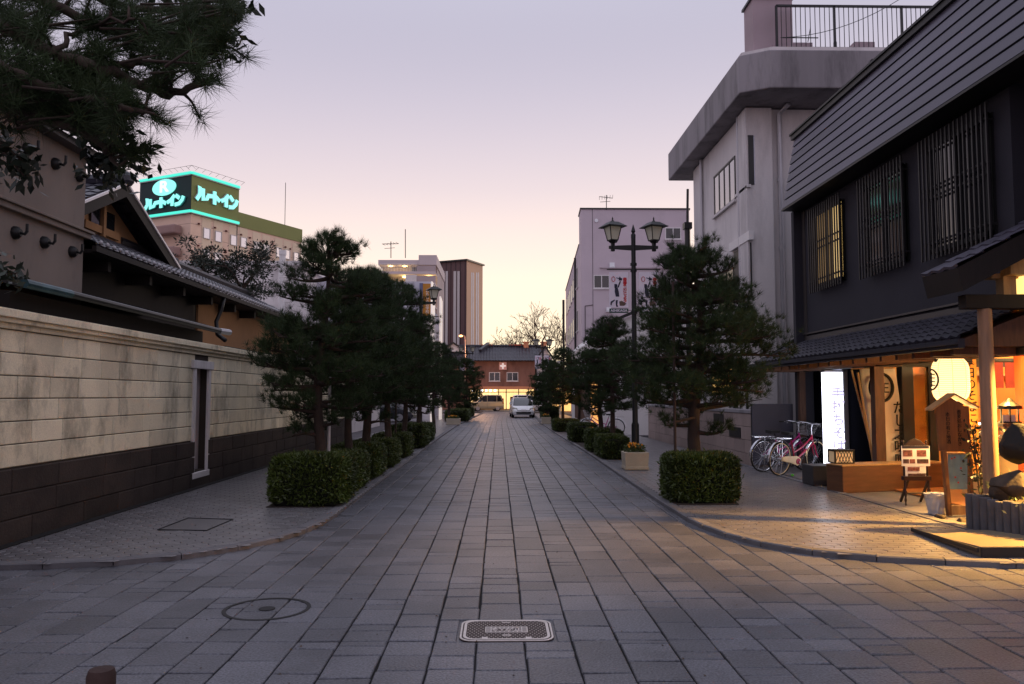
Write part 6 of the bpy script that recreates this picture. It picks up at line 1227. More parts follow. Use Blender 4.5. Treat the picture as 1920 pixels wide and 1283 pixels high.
mb.build('branches', M_bark, bt, smooth=True); P = np.array([tuple(p) for p in LP]); V, F_, tn_ = leaves(len(P), None, .075, 4, shell=lambda a, b: P - np.array([-4.6, 5.2, 0]), up=-.3); tri_obj('leaves', V, F_, M_leafdk, bt, tone=tn_)
# ================================================================== BICYCLES
M_tyre = mat('tyre', rgb(28, 26, 26), .8, 0); M_chr = mat('chrome', rgb(200, 200, 205), .22, 0, metal=.9); M_crm = mat('cream_plastic', rgb(214, 190, 150), .4, .03)
def bicycle(fr_m, fender, name_label, wheelbase=1.1):
    t_ = thing('bicycle', name_label, 'bicycle', (0, 0, 0)); Rw = .32
    def wheel(y):
        mb = MB(); n_ = 36; mb.tube([(0, y + Rw * math.cos(a), Rw + .005 + Rw * math.sin(a) * .985) for a in [2 * math.pi * k / n_ for k in range(n_)]], .017, 8, closed=True); w_ = mb.build('wheel', M_tyre, t_, smooth=True)
        mb = MB(); mb.tube([(0, y + (Rw - .02) * math.cos(a), Rw + (Rw - .02) * math.sin(a)) for a in [2 * math.pi * k / n_ for k in range(n_)]], .011, 6, closed=True); mb.build('rim', M_crm if fender is M_crm else M_chr, w_, smooth=True)
        mb = MB()
        for k in range(28): a = 2 * math.pi * k / 28; mb.bar((.02 * (-1) ** k, y + .02 * math.cos(a + .8), Rw + .02 * math.sin(a + .8)), (0, y + (Rw - .025) * math.cos(a), Rw + (Rw - .025) * math.sin(a)), .0028)
        mb.tube([(-.045, y, Rw), (.045, y, Rw)], .02, 8); mb.build('spokes', M_chr, w_)
        mb = MB(); rr = Rw + .035; aa = [R(d) for d in (range(5, 176, 10) if y > 0 else range(-5, 186, 10))]
        for a, b in zip(aa, aa[1:]): mb.hexa([(-.028, y + rr * math.cos(a), Rw + rr * math.sin(a)), (.028, y + rr * math.cos(a), Rw + rr * math.sin(a)), (.028, y + rr * math.cos(b), Rw + rr * math.sin(b)), (-.028, y + rr * math.cos(b), Rw + rr * math.sin(b))], [(-.02, y + (rr + .008) * math.cos(a), Rw + (rr + .008) * math.sin(a)), (.02, y + (rr + .008) * math.cos(a), Rw + (rr + .008) * math.sin(a)), (.02, y + (rr + .008) * math.cos(b), Rw + (rr + .008) * math.sin(b)), (-.02, y + (rr + .008) * math.cos(b), Rw + (rr + .008) * math.sin(b))])
        mb.build('mudguard', fender if fender is not M_crm else M_chr, t_)
    wheel(0); wheel(wheelbase)
    bb = Vector((0, .44, .27)); st = Vector((0, .3, .68)); hdl = Vector((0, .93, .72)); hd2 = Vector((0, .97, .60))
    mb = MB(); mb.tube([bb, st], .017, 8); mb.tube(bez(hd2, Vector((0, .62, .36)), bb, 6), .02, 8); mb.tube(bez(hdl, Vector((0, .66, .50)), Vector((0, .39, .43)), 6), .016, 8)
    for s_ in (-1, 1): mb.tube([(s_ * .045, 0, Rw), bb + Vector((s_ * .03, 0, 0))], .009, 6); mb.tube([(s_ * .045, 0, Rw), st + Vector((0, -.01, -.12))], .008, 6)
    mb.tube([hdl + Vector((0, -.01, .05)), hd2 + Vector((0, .01, -.04))], .02, 8)
    for s_ in (-1, 1): mb.tube([(s_ * .03, .985, .57), (s_ * .035, wheelbase - .06, .42), (s_ * .04, wheelbase, Rw)], .012, 6)
    mb.build('frame', fr_m, t_, smooth='auto')
    mb = MB(); mb.tube([hdl, (0, .9, .9), (0, .92, .97)], .013, 8)
    for s_ in (-1, 1): mb.tube([(0, .92, .97), (s_ * .12, .93, .99), (s_ * .25, .85, 1.0), (s_ * .28, .7, .98)], .011, 6); mb.tube([(s_ * .22, .9, .98), (s_ * .26, .82, .95)], .006, 4)
    mb.build('handlebars', M_chr, t_, smooth='auto'); mb = MB()
    for s_ in (-1, 1): mb.tube([(s_ * .272, .76, .985), (s_ * .285, .66, .975)], .017, 8)
    mb.build('grips', M_tyre, t_)
    mb = MB(); mb.hexa([(-.08, .1, .78), (.08, .1, .78), (.02, .38, .78), (-.02, .38, .78)], [(-.1, .11, .84), (.1, .11, .84), (.025, .4, .83), (-.025, .4, .83)]); mb.tube([st, (0, .26, .8)], .012, 8); mb.build('saddle', M_tyre, t_, bevel=.02)
    mb = MB(); cs = M_crm if fender is M_crm else M_chr
    pts = [(.05, -.02, Rw + .05), (.05, .2, Rw + .055), (.05, .42, .37), (.05, .53, .31), (.05, .53, .22), (.05, .44, .18), (.05, .2, .25), (.05, -.03, Rw - .03)]; mb.prism([(p[0], p[1], p[2]) for p in pts], (.03, 0, 0)); mb.build('chain_case', cs, t_, bevel=.006)
    mb = MB(); mb.lathe([(.06, 0), (.06, .012)], (.08, .44, .27), 16, 'x'); mb.build('chain_disc', fr_m, t_); mb = MB(); mb.bar((.1, .44, .27), (.1, .56, .16), .016); mb.box(.1, .18, .53, .6, .14, .165); mb.bar((-.06, .44, .27), (-.06, .32, .38), .016); mb.box(-.16, -.07, .28, .35, .37, .395); mb.build('cranks', M_chr, t_)
    mb = MB()
    for x_ in (-.06, 0, .06): mb.bar((x_, -.3, .72), (x_, .22, .72), .012)
    for y_ in (-.3, -.12, .06, .22): mb.bar((-.07, y_, .72), (.07, y_, .72), .012)
    for s_ in (-1, 1): mb.bar((s_ * .055, 0, Rw), (s_ * .06, -.05, .72), .009); mb.bar((s_ * .055, 0, Rw), (s_ * .08, -.06, .02), .01)
    mb.build('rear_rack', M_chr, t_)
    mb = MB(); B = [(-.13, 1.02), (.13, 1.02), (.13, 1.2), (-.13, 1.2)]; T = [(-.18, 1.0), (.18, 1.0), (.18, 1.27), (-.18, 1.27)]; zb, zt = .74, .97
    for k in range(5): 
        u = k / 4; q = [(a[0] * (1 - u) + b[0] * u, a[1] * (1 - u) + b[1] * u) for a, b in zip(B, T)]; z = zb + (zt - zb) * u
        for i in range(4): mb.bar((*q[i], z), (*q[(i + 1) % 4], z), .006 if 0 < k < 4 else .01)
    for i in range(4):
        for k in range(7): u = k / 7; a = (B[i][0] * (1 - u) + B[(i + 1) % 4][0] * u, B[i][1] * (1 - u) + B[(i + 1) % 4][1] * u); b = (T[i][0] * (1 - u) + T[(i + 1) % 4][0] * u, T[i][1] * (1 - u) + T[(i + 1) % 4][1] * u); mb.bar((*a, zb), (*b, zt), .005)
    mb.build('basket', M_bar if cs is M_crm else M_alu, t_)
    mb = MB(); mb.lathe([(.03, 0), (.035, .05), (.01, .06)], (0, 1.06, .64), 10, 'y'); mb.build('headlamp', M_chr, t_)
    return t_
M_mar = mat('maroon_paint', rgb(150, 24, 60), .3, .03, coat=.5); M_mag = mat('magenta_paint', rgb(170, 36, 120), .3, .03, coat=.5)
b1 = bicycle(M_mar, M_crm, 'maroon bicycle with cream chain case, the nearer of the two parked beside the bench'); b1.location = (5.42, 15.5, HS); b1.rotation_euler = (0, R(5), R(-58))
b2 = bicycle(M_mag, M_chr, 'magenta bicycle half hidden behind the maroon one, with a wire basket'); b2.location = (5.35, 16.25, HS); b2.rotation_euler = (0, R(5), R(-66))
b_ = MB(); c = aY(1486, 891, 15.4); b_.ball((c.x, 15.4, c.z + .0), .03, 8, 5, jit=.3, sz=.7); single(b_, 'litter', mat('green_litter', rgb(90, 200, 60), .5, .1), 'small bright green scrap on the ground under the maroon bicycle', 'litter', (c.x, 15.4, HS))
# ================================================================== SHOP FRONT THINGS
bn = thing('bench', 'long solid wooden block bench with a lit top in front of the shop', 'bench', (6.1, 13.2, HS)); h = .47
bq = [(5.48, 12.76), (7.5, 13.37), (7.39, 13.75), (5.38, 13.16)]
mb = MB(); mb.hexa([(x, y, HS - .01) for x, y in bq], [(x, y, h) for x, y in bq]); mb.build('body', mat('bench_wood', rgb(98, 64, 40), .55, .25, 3, stretch=(1, 1, 6), bump=.2), bn, bevel=.012)
def scl(q, s_): cx_ = sum(p[0] for p in q) / 4; cy_ = sum(p[1] for p in q) / 4; return [(cx_ + (p[0] - cx_) * s_, cy_ + (p[1] - cy_) * (s_ + .02)) for p in q]
mb = MB(); q = scl(bq, 1.01); mb.hexa([(x, y, h + .001) for x, y in q], [(x, y, h + .025) for x, y in q]); mb.build('top', M_wlight, bn, bevel=.006)  # paler slab: the light falling on the top is put into its colour
b_ = MB(); b_.box(5.12 + .25, 5.9, 13.7, 14.2, HS, .4); single(b_, 'stone_step', mat('dark_step', rgb(52, 48, 50), .7, .2), 'low dark block behind the left end of the bench', 'step', (5.65, 13.95, HS), bevel=.01)
c = aY(1577, 868, 13.15); t_ = thing('lattice_lamp', 'small square paper lamp with dark lattice pattern on the left end of the bench', 'lamp', (c.x, 13.15, .495))
mb = MB(); x0_, x1_ = c.x - .15, c.x + .15; mb.box(x0_, x1_, 13.02, 13.28, .5, .69); mb.build('paper_body', mat('lamp_paper', rgb(226, 196, 150), .7, .05, emit=(1, .7, .4), es=.12), t_)
mb = MB()
for k in range(-3, 4): 
    xk = c.x + k * .05
    if x0_ <= xk + .07 <= x1_: mb.bar((xk, 13.015, .5), (xk + .07, 13.015, .69), .008)
    if x0_ <= xk - .07 and xk <= x1_: mb.bar((xk, 13.015, .5), (xk - .07, 13.015, .69), .008)
for x_ in (x0_, x1_):
    for y_ in (13.02, 13.28): mb.box(x_ - .012, x_ + .012, y_ - .012, y_ + .012, .495, .71)
for z in (.505, .7): mb.box(x0_, x1_, 13.005, 13.02, z - .01, z + .01); mb.box(x1_, x1_ + .012, 13.02, 13.28, z - .01, z + .01); mb.box(x0_ - .012, x0_, 13.02, 13.28, z - .01, z + .01)
mb.build('lattice', M_wdark, t_); mb = MB(); mb.box(x0_ - .02, x1_ + .02, 13.0, 13.3, .71, .72); mb.build('lid', M_wdark, t_)
# easel chair-board with menu
ea = thing('menu_easel', 'dark turned-leg easel carrying a white food menu with small photos', 'menu easel', (5.85, 11.4, HS))
eL, eR, eY = aY(1697, 900, 11.25).x, aY(1741, 900, 11.25).x, 11.25; EZ = lambda y: aY(1720, y, eY).z
M_eb = mat('ebony_wood', rgb(40, 20, 16), .4, .2, 6)
mb = MB()
def turned(x, y, z0, z1, r=.014):
    L_ = z1 - z0; mb.lathe([(r * .6, z0), (r, z0 + .06 * L_), (r * .6, z0 + .1 * L_), (r * 1.3, z0 + .2 * L_), (r * .8, z0 + .3 * L_), (r * 1.7, z0 + .42 * L_), (r * 1.7, z0 + .5 * L_), (r, z0 + .55 * L_), (r * 1.2, z1)], (x, y, 0), 8)
zs_ = EZ(897); turned(eL, eY, HS, zs_); mb.build('front_leg', M_eb, ea, smooth='auto'); mb = MB(); turned(eR, eY, HS + .06, zs_); mb.build('front_leg', M_eb, ea, smooth='auto')
for xx in (eL + .06, eR + .02): 
    mb = MB(); mb.bar((xx, eY + .02, zs_), (xx + .12, eY + .5, HS), .03); mb.build('rear_leg', M_eb, ea)
mb = MB(); mb.box(eL - .03, eR + .03, eY - .03, eY + .05, zs_ - .03, zs_ + .03); mb.tube([(eL, eY, HS + .17), (eR + .02, eY, HS + .18)], .01, 6); mb.build('tray', M_eb, ea, bevel=.006)
mb = MB(); 
for x in (eL, eR): mb.tube([(x, eY + .02, zs_), (x, eY + .03, EZ(830))], .014, 8); mb.ball((x, eY + .03, EZ(828)), .018, 8, 5)
pts = [(eL, EZ(842)), (eR, EZ(842)), (eR, EZ(836)), ((eL + eR) / 2 + .08, EZ(826)), ((eL + eR) / 2, EZ(822)), ((eL + eR) / 2 - .08, EZ(827)), (eL, EZ(837))]
mb.prism([(x, eY + .02, z) for x, z in pts], (0, .02, 0)); mb.box(eL, eR, eY + .015, eY + .025, zs_, EZ(840)); mb.build('back', M_eb, ea, bevel=.004)
mn = thing('menu_sheet', 'white printed menu with food photos fixed to the dark easel', 'menu', ((eL + eR) / 2, eY, EZ(870)))
mb = MB(); x0_, x1_ = aY(1690, 860, eY).x, aY(1743, 860, eY).x; mb.box(x0_, x1_, eY - .01, eY, EZ(874), EZ(836)); mb.box(x0_ + .05, x1_ - .06, eY - .005, eY + .003, EZ(897), EZ(874)); so3 = mb.build('sheet', M_white, mn)
mb = MB(); mb.box(x0_ + .01, x1_ - .01, eY - .013, eY - .01, EZ(841), EZ(836)); mb.build('header', mat('navy_print', rgb(28, 26, 48), .6, 0), mn)
M_food = mat('food_photo', rgb(120, 72, 66), .5, .9, 30); M_food2 = mat('food_photo_dark', rgb(70, 50, 50), .5, .9, 22)
for (u0, u1, v0, v1, mm) in ((.05, .38, 844, 856, M_food), (.54, .87, 844, 856, M_food), (.05, .25, 861, 869, M_food2), (.28, .47, 861, 869, M_food), (.54, .94, 861, 869, M_food2), (.2, .62, 876, 883, M_food), (.2, .8, 888, 895, M_food2)):
    w = x1_ - x0_; mb = MB(); mb.box(x0_ + w * u0, x0_ + w * u1, eY - .014, eY - .01, EZ(v1), EZ(v0)); mb.build('printed_photo', mm, so3)
tt = text_mb('季節の御膳\nそば うどん', .028, frame((x0_ + w * .7, eY - .012, EZ(891)), (1, 0, 0)), .002); tt.build('lettering', M_ink, so3)
# wooden notice board with gabled cap
nb_ = thing('notice_board', 'wooden notice board with small gabled cap and brush writing below the paper lantern', 'notice board', (6.0, 10.4, HS)); nY = 10.35
A1, A2 = aY(1760, 800, nY).x, aY(1812, 800, nY).x; NZ = lambda y: aY(1785, y, nY).z; M_brd = mat('notice_wood', rgb(116, 78, 46), .7, .2, 5, stretch=(6, 6, .7), bump=.15)
mb = MB(); mb.prism([(A1, nY, NZ(846)), (A2 + .03, nY, NZ(848)), (A2 + .01, nY, NZ(765)), ((A1 + A2) / 2 - .0, nY, NZ(746)), (A1 - .03, nY, NZ(765))], (0, .03, 0)); mb.build('board', M_brd, nb_)
xm = (A1 + A2) / 2
for (xa, za, xb_, zb_) in ((A1 - .12, NZ(770), xm, NZ(741)), (xm, NZ(741), A2 + .13, NZ(766))):
    mb = MB(); mb.hexa([(xa, nY - .08, za), (xb_, nY - .08, zb_), (xb_, nY + .1, zb_), (xa, nY + .1, za)], [(xa, nY - .08, za + .025), (xb_, nY - .08, zb_ + .025), (xb_, nY + .1, zb_ + .025), (xa, nY + .1, za + .025)]); mb.build('cap_board', M_wlight, nb_)
mb = MB(); mb.bar((A2 + .03, nY + .05, NZ(762)), (aY(1822, 965, nY + .1).x, nY + .1, HS), .05, .06); mb.build('leg', M_brd, nb_); mb = MB(); mb.bar((A1 + .04, nY - .02, NZ(845)), (aY(1778, 965, nY).x, nY - .02, HS), .05, .06); mb.build('leg', M_brd, nb_)
mb = MB(); mb.box(A1 + .05, A2 + .06, nY - .0, nY + .03, NZ(852), NZ(849)); mb.build('rail', M_wlight, nb_); mb = MB(); mb.box(aY(1780, 960, nY).x, aY(1822, 960, nY).x, nY - .05, nY - .0, HS + .01, .19); mb.build('rail', M_wlight, nb_)
tt = text_mb('手打そば\n御献立', .085, frame((xm + .06, nY - .006, NZ(800)), (1, 0, 0)), .003); 
for i_, (tx, ox) in enumerate((('蕎麦処おしながき', .09), ('本日の肴と地酒', -.06))): tt = text_mb(tx, .062, frame((xm + ox, nY - .004, NZ(803)), (1, 0, 0)), .003, lh=.95, vertical=True); tt.build('lettering', M_ink, nb_)
t_ = thing('printed_cloth', 'pale blue cloth with small red blossoms hung between the notice board legs', 'cloth', (xm, nY, NZ(900)))
mb = MB(); x0_, x1_ = aY(1780, 880, nY).x, aY(1815, 880, nY).x; vs = []
for j in range(10):
    for i in range(8): vs.append((x0_ + (x1_ - x0_) * i / 7, nY + .02 + .012 * math.sin(i * 2.1 + j * .3), NZ(918) + (NZ(852) - NZ(918)) * j / 9))
mb.add(vs, [(j * 8 + i, j * 8 + i + 1, (j + 1) * 8 + i + 1, (j + 1) * 8 + i) for j in range(9) for i in range(7)]); mb.build('cloth', mat('blue_cloth', rgb(120, 150, 160), .8, .15, 8), t_, smooth=True)
mb = MB(); [mb.lathe([(.014, 0), (.014, .004)], (x0_ + (x1_ - x0_) * u, nY - .004, NZ(v)), 5, 'y') for u, v in ((.3, 858), (.75, 865), (.62, 878), (.3, 895), (.15, 860), (.45, 905))]; o = mb.build('blossom_print', mat('blossom', rgb(170, 70, 70), .8, 0), t_); o['kind'] = 'stuff'
# white plastic bin bag, stones, wooden low frame
t_ = thing('bag_bin', 'crumpled clear plastic bag lining a low tub beside the notice board', 'bin', (5.78, 10.5, HS)); c0x, c1x = aY(1741, 950, 10.5).x, aY(1772, 950, 10.5).x; cxm = (c0x + c1x) / 2
mb = MB(); rr = random.Random(4); prof = [(.1, HS), (.115, HS + .1), (.125, HS + .2), (.14, HS + .26), (.12, HS + .25), (.1, HS + .12)]; nn = 24; vs = []
for r_, z in prof:
    for j in range(nn): a = 6.283 * j / nn; k = r_ * (1 + rr.uniform(-.07, .07)); vs.append((cxm + k * math.cos(a) * 1.05, 10.5 + k * math.sin(a), z + rr.uniform(-.008, .008)))
mb.add(vs, [(i * nn + j, i * nn + (j + 1) % nn, (i + 1) * nn + (j + 1) % nn, (i + 1) * nn + j) for i in range(5) for j in range(nn)]); mb.build('plastic_bag', mat('plastic_bag', rgb(200, 200, 205), .25, .1, 20, bump=.5, bsc=30, trans=.25), t_)
mb = MB(); mb.lathe([(.09, HS), (.11, HS + .22)], (cxm, 10.5, 0), 16); mb.build('tub', M_alu, t_)
M_rock = mat('rock', rgb(70, 60, 52), .85, .3, 6, bump=.8, bsc=20)
def rock(px, py, Y, r, label, m_=None, sz=.7):
    c = aY(px, py, Y); b_ = MB(); rr_ = random.Random(int(px)); n_, k_ = 22, 14; ph = [rr_.uniform(0, 6.28) for _ in range(6)]; pl_ = [(Vector((rr_.gauss(0, 1), rr_.gauss(0, 1), rr_.gauss(0, 1))).normalized(), rr_.uniform(.62, .85)) for _ in range(9)]; vs = []
    for i in range(k_ + 1):
        th = math.pi * i / k_
        for j in range(n_):
            a = 2 * math.pi * j / n_; d = Vector((math.sin(th) * math.cos(a), math.sin(th) * math.sin(a), -math.cos(th)))
            q = 1 + .07 * math.sin(3 * d.x + ph[0]) * math.sin(4 * d.z + ph[1]) + .05 * math.sin(7 * d.y + ph[2]) + .03 * math.sin(11 * d.x + 9 * d.z + ph[3])
            for nrm, lim in pl_:
                if d.dot(nrm) * q > lim: q = lim / d.dot(nrm)
            vs.append(c + Vector((d.x * q, d.y * q, d.z * q * sz)) * r)
    b_.add(vs, [(i * n_ + j, i * n_ + (j + 1) % n_, (i + 1) * n_ + (j + 1) % n_, (i + 1) * n_ + j) for i in range(k_) for j in range(n_)])
    single(b_, 'stone', m_ or M_rock, label, 'stone', (c.x, Y, c.z - r * sz), smooth='auto')
rock(1763, 971, 10.2, .075, 'small orange-lit stone by the left foot of the notice board', sz=.8); rock(1805, 978, 9.9, .07, 'small stone between the notice board and the planting bed')
# planting bed of upright concrete posts at the right edge
pb = thing('planting_bed', 'raised planting bed edged with upright grey posts at the right edge', 'planting bed', (6.3, 9.0, HS)); e0 = Vector((5.48, 9.3, 0)); e1 = Vector((5.62, 7.85, 0))
M_post = mat('bed_post', rgb(86, 84, 88), .85, .25, 5, bump=.5)
random.seed(6)
for k in range(13):
    p = e0.lerp(e1, k / 12); mb = MB(); hh = .45 + random.uniform(-.015, .02); mb.tube([(p.x, p.y, HS - .01), (p.x, p.y, hh)], .058, 9); mb.build('edging_post', M_post, pb, smooth='auto', bevel=.008)
for k in range(8): mb = MB(); x_ = 5.6 + k * .12; mb.tube([(x_, 9.36, HS), (x_, 9.36, .44 + random.uniform(-.01, .02))], .058, 9); mb.build('edging_post', M_post, pb, smooth='auto')
mb = MB(); mb.hexa([(5.5, 9.3, HS), (7.4, 9.3, HS), (7.4, 7.9, HS), (5.64, 7.9, HS)][::-1], [(5.5, 9.3, .4), (7.4, 9.3, .4), (7.4, 7.9, .4), (5.64, 7.9, .4)][::-1]); mb.build('soil', M_soil, pb)
rock(1922, 835, 9.1, .26, 'large dark rounded boulder at the right edge of the photo', mat('dark_rock', rgb(34, 31, 30), .85, .3, 5, bump=.8, bsc=20), sz=1.0); rock(1895, 905, 9.0, .2, 'rough brown rock beneath the large dark boulder', sz=.8); rock(1872, 925, 9.05, .11, 'small brown rock between the round post and the boulders', sz=.9)
def grassy(loc, n, ln, m_, label, name='plant', w=.014, seed=1, up=1.0):
    rs = np.random.RandomState(seed); V = []; F_ = []; T_ = []
    for k in range(n):
        a = rs.rand() * 6.28; o = np.array([rs.normal() * .04, rs.normal() * .04, 0]); d = np.array([math.cos(a) * .55, math.sin(a) * .55, up]); d /= np.linalg.norm(d); s_ = np.array([-math.sin(a), math.cos(a), 0]) * w / 2; L_ = ln * (.6 + .5 * rs.rand()); b = len(V)
        for j in range(5): q = j / 4; p = o + d * L_ * q + np.array([math.cos(a), math.sin(a), -1]) * L_ * .32 * q * q; V += [p - s_ * (1 - q), p + s_ * (1 - q)]
        for j in range(4): F_.append((b + 2 * j, b + 2 * j + 1, b + 2 * j + 3, b + 2 * j + 2)); T_.append(rs.rand())
    t_ = thing(name, label, 'plant', loc); o = tri_obj('leaves', np.array(V), np.array(F_), m_, t_, tone=np.array(T_)); return t_
M_grass = mat('grass_leaf', rgb(72, 92, 34), .5, .3, 4, tone=.5); M_vari = mat('pale_leaf', rgb(190, 180, 110), .5, .2, 4, tone=.3)
c = aY(1886, 850, 9.25); grassy((c.x, 9.25, .38), 60, .55, M_grass, 'clump of arching green strap leaves behind the round post', seed=3)
c = aY(1880, 800, 9.6); grassy((c.x + .05, 9.3, .4), 30, .6, M_grass, 'taller thin green leaves beside the large dark boulder', seed=5, w=.01)
t_ = thing('shrub', 'small shrub with pale yellow leaves spilling over the planting bed at the right edge', 'plant', (5.75, 8.35, .4)); rs = np.random.RandomState(8)
P = np.stack([rs.normal(0, .12, 130), rs.normal(0, .12, 130), rs.normal(.02, .11, 130)], 1); V, F_, tn_ = leaves(130, None, .05, 3, shell=lambda a, b: P); tri_obj('leaves', V, F_, M_vari, t_, tone=tn_)
mb = MB(); mb.M = None
for k in range(9): a = k * .7; mb.tube([(5.75, 8.35, .38), (5.75 + .1 * math.cos(a), 8.35 + .1 * math.sin(a), .42 + .02 * k)], .004, 4)
mb.build('stems', M_bark, t_)
t_ = thing('potted_shrub', 'dark leafy shrub behind the notice board and round post', 'plant', (6.5, 10.2, HS)); c = aY(1838, 860, 10.1)
rs = np.random.RandomState(11); P = np.stack([rs.normal(0, .09, 260), rs.normal(0, .1, 260), rs.uniform(.2, 1.2, 260)], 1); V, F_, tn_ = leaves(260, None, .08, 5, shell=lambda a, b: P); o = tri_obj('leaves', V, F_, M_leafdk, t_, tone=tn_); t_.location = (c.x, 10.1, HS)
mb = MB(); 
for k in range(5): mb.tube([(0, 0, 0), (.05 * math.cos(k), .05 * math.sin(k), .6), (.1 * math.cos(k + 1), .1 * math.sin(k), 1.1)], .008, 5)
mb.build('stems', M_bark, t_, world=False)
# ramp over the kerb
t_ = thing('ramp', 'low sloping grey metal ramp lying on the pavement corner at the right edge', 'ramp', (5.0, 8.2, HS)); q = [(4.62, 7.72), (6.6, 7.72), (6.6, 8.7), (4.72, 9.15)]
M_rmp = mat('ramp_board', rgb(126, 112, 92), .55, .15, 2, bump=.2); zt = [.155, .155, .15, HS + .012]
mb = MB(); mb.hexa([(x, y, HS - .004) for x, y in q], [(x, y, z) for (x, y), z in zip(q, zt)]); mb.build('board', M_rmp, t_, bevel=.006)
mb = MB(); mb.bar((4.62, 7.7, .1), (6.6, 7.7, .1), .02, .10); mb.bar((4.6, 7.72, .12), (4.7, 9.15, HS + .02), .02, .04); mb.build('edge_strip', M_bar, t_)
# ================================================================== CARS
def loft(mb, sts, fn):
    rings = [fn(*s_) for s_ in sts]; n_ = len(rings[0]); vs = [p for r in rings for p in r]; fs = [(i * n_ + j, i * n_ + (j + 1) % n_, (i + 1) * n_ + (j + 1) % n_, (i + 1) * n_ + j) for i in range(len(rings) - 1) for j in range(n_)]
    fs += [list(range(n_))[::-1], [(len(rings) - 1) * n_ + j for j in range(n_)]]; mb.add(vs, fs)
def car(label, cat, body_m, L_, W_, H_, kind, name='parked_car'):
    t_ = thing(name, label, cat, (0, 0, 0)); hw = W_ / 2; f = -L_ / 2; b = L_ / 2   # nose towards -y
    if kind == 'hatch': lower = [(f, .72, .30, .52), (f + .12, .9, .2, .66), (f + .6, .98, .19, .84), (f + 1.15, 1, .2, .95), (0, 1, .2, .96), (b - .5, 1, .2, .98), (b - .1, .95, .24, .95), (b, .86, .34, .9)]; green = [(f + .75, .80, .86, .90), (f + 1.35, .76, .92, 1.24), (f + 1.75, .74, .95, 1.42), (0.1, .73, .95, H_), (b - .9, .72, .95, H_ - .03), (b - .3, .70, .95, H_ - .16), (b - .05, .74, .92, 1.0)]
    else: lower = [(f, .86, .28, .6), (f + .08, .95, .2, .8), (f + .5, 1, .19, .95), (f + .9, 1, .19, 1.0), (0, 1, .19, 1.0), (b - .3, 1, .19, 1.02), (b - .04, .97, .24, 1.02), (b, .92, .32, 1.0)]; green = [(f + .62, .86, .95, 1.0), (f + 1.05, .84, 1, 1.42), (f + 1.3, .83, 1, H_ - .06), (0, .83, 1, H_), (b - .6, .83, 1, H_), (b - .2, .82, 1, H_ - .04), (b - .02, .86, 1, 1.06)]
    def sec(y, w, z0, z1): a = hw * w; return [(-a * .9, y, z0), (a * .9, y, z0), (a, y, z0 + .14), (a, y, (z0 + z1) / 2), (a * .95, y, z1 - .06), (a * .8, y, z1), (-a * .8, y, z1), (-a * .95, y, z1 - .06), (-a, y, (z0 + z1) / 2), (-a, y, z0 + .14)]
    mb = MB(); loft(mb, lower, sec); bo = mb.build('body', body_m, t_, smooth='auto', bevel=.02)
    def sec2(y, w, z0, z1): a = hw * w; c_ = hw * .93; return [(-c_, y, z0 - .03), (c_, y, z0 - .03), (a, y, z1 - .05), (a * .9, y, z1), (-a * .9, y, z1), (-a, y, z1 - .05)]
    mb = MB(); loft(mb, green, sec2); mb.build('glasshouse', M_glassd, t_, smooth='auto')
    mb = MB(); top = green[2:-1]; loft(mb, [(y, w * 1.005, z1 - .05, z1 + .012) for y, w, z0, z1 in top], lambda y, w, z0, z1: [(-hw * w, y, z0 - .02), (hw * w, y, z0 - .02), (hw * w, y, z0 + .01), (hw * w * .9, y, z1), (-hw * w * .9, y, z1), (-hw * w, y, z0 + .01)]); mb.build('roof', body_m, t_, smooth='auto')
    mb = MB()
    for s_ in (-1, 1):
        gA, gB = green[0], green[2]; mb.bar((s_ * hw * .9, gA[0], gA[2]), (s_ * hw * gB[1], gB[0], gB[3] - .03), .05)
        for y in (.0, b - .75 if kind == 'hatch' else b - .7): mb.bar((s_ * hw * .935, y, .97), (s_ * hw * .735 if kind == 'hatch' else s_ * hw * .835, y, H_ - .06), .06, .05)
        gC = green[-1]; mb.bar((s_ * hw * .93, gC[0] - .05, .98), (s_ * hw * .72 if kind == 'hatch' else s_ * hw * .83, gC[0] - .3, H_ - .1), .12, .08)
    mb.build('pillars', body_m, t_)
    for s_ in (-1, 1):
        for y in (f + .72, b - .62):
            mb = MB(); mb.lathe([(.22, -.09), (.29, -.09), (.3, 0), (.29, .09), (.22, .09)], (s_ * (hw - .1), y, .3), 18, 'x'); w_ = mb.build('wheel', M_tyre, t_); mb = MB(); mb.lathe([(.04, .0), (.2, .0), (.21, .1), (.17, .1), (.06, .105)], (s_ * (hw - .1), y, .3), 14, 'x') if s_ > 0 else mb.lathe([(.06, -.105), (.17, -.1), (.21, -.1), (.2, 0), (.04, 0)], (s_ * (hw - .1), y, .3), 14, 'x'); mb.build('rim', M_alu, w_)
        mb = MB(); 
        if kind == 'hatch': mb.hexa([(s_ * hw * .5, f + .03, .58), (s_ * hw * .86, f + .2, .6), (s_ * hw * .9, f + .32, .62), (s_ * hw * .5, f + .2, .6)], [(s_ * hw * .55, f + .03, .68), (s_ * hw * .9, f + .22, .76), (s_ * hw * .93, f + .42, .8), (s_ * hw * .55, f + .25, .74)])
        else: mb.box(s_ * hw * .7 - .12, s_ * hw * .7 + .12, f - .02, f + .15, .62, .82)
        mb.build('headlight', mat('headlight', rgb(225, 225, 215), .15, 0, metal=.4), t_)
        mb = MB(); mb.box(s_ * hw * .88 - .06, s_ * hw * .88 + .06, b - .12, b + .015, .75, 1.0 if kind == 'hatch' else 1.3); mb.build('tail_light', mat('tail_red', rgb(170, 24, 20), .2, 0), t_)
        mb = MB(); mb.box(s_ * (hw + .02) - .08, s_ * (hw + .02) + .08, f + 1.1, f + 1.2, .95, 1.07); mb.build('wing_mirror', body_m, t_, bevel=.02)
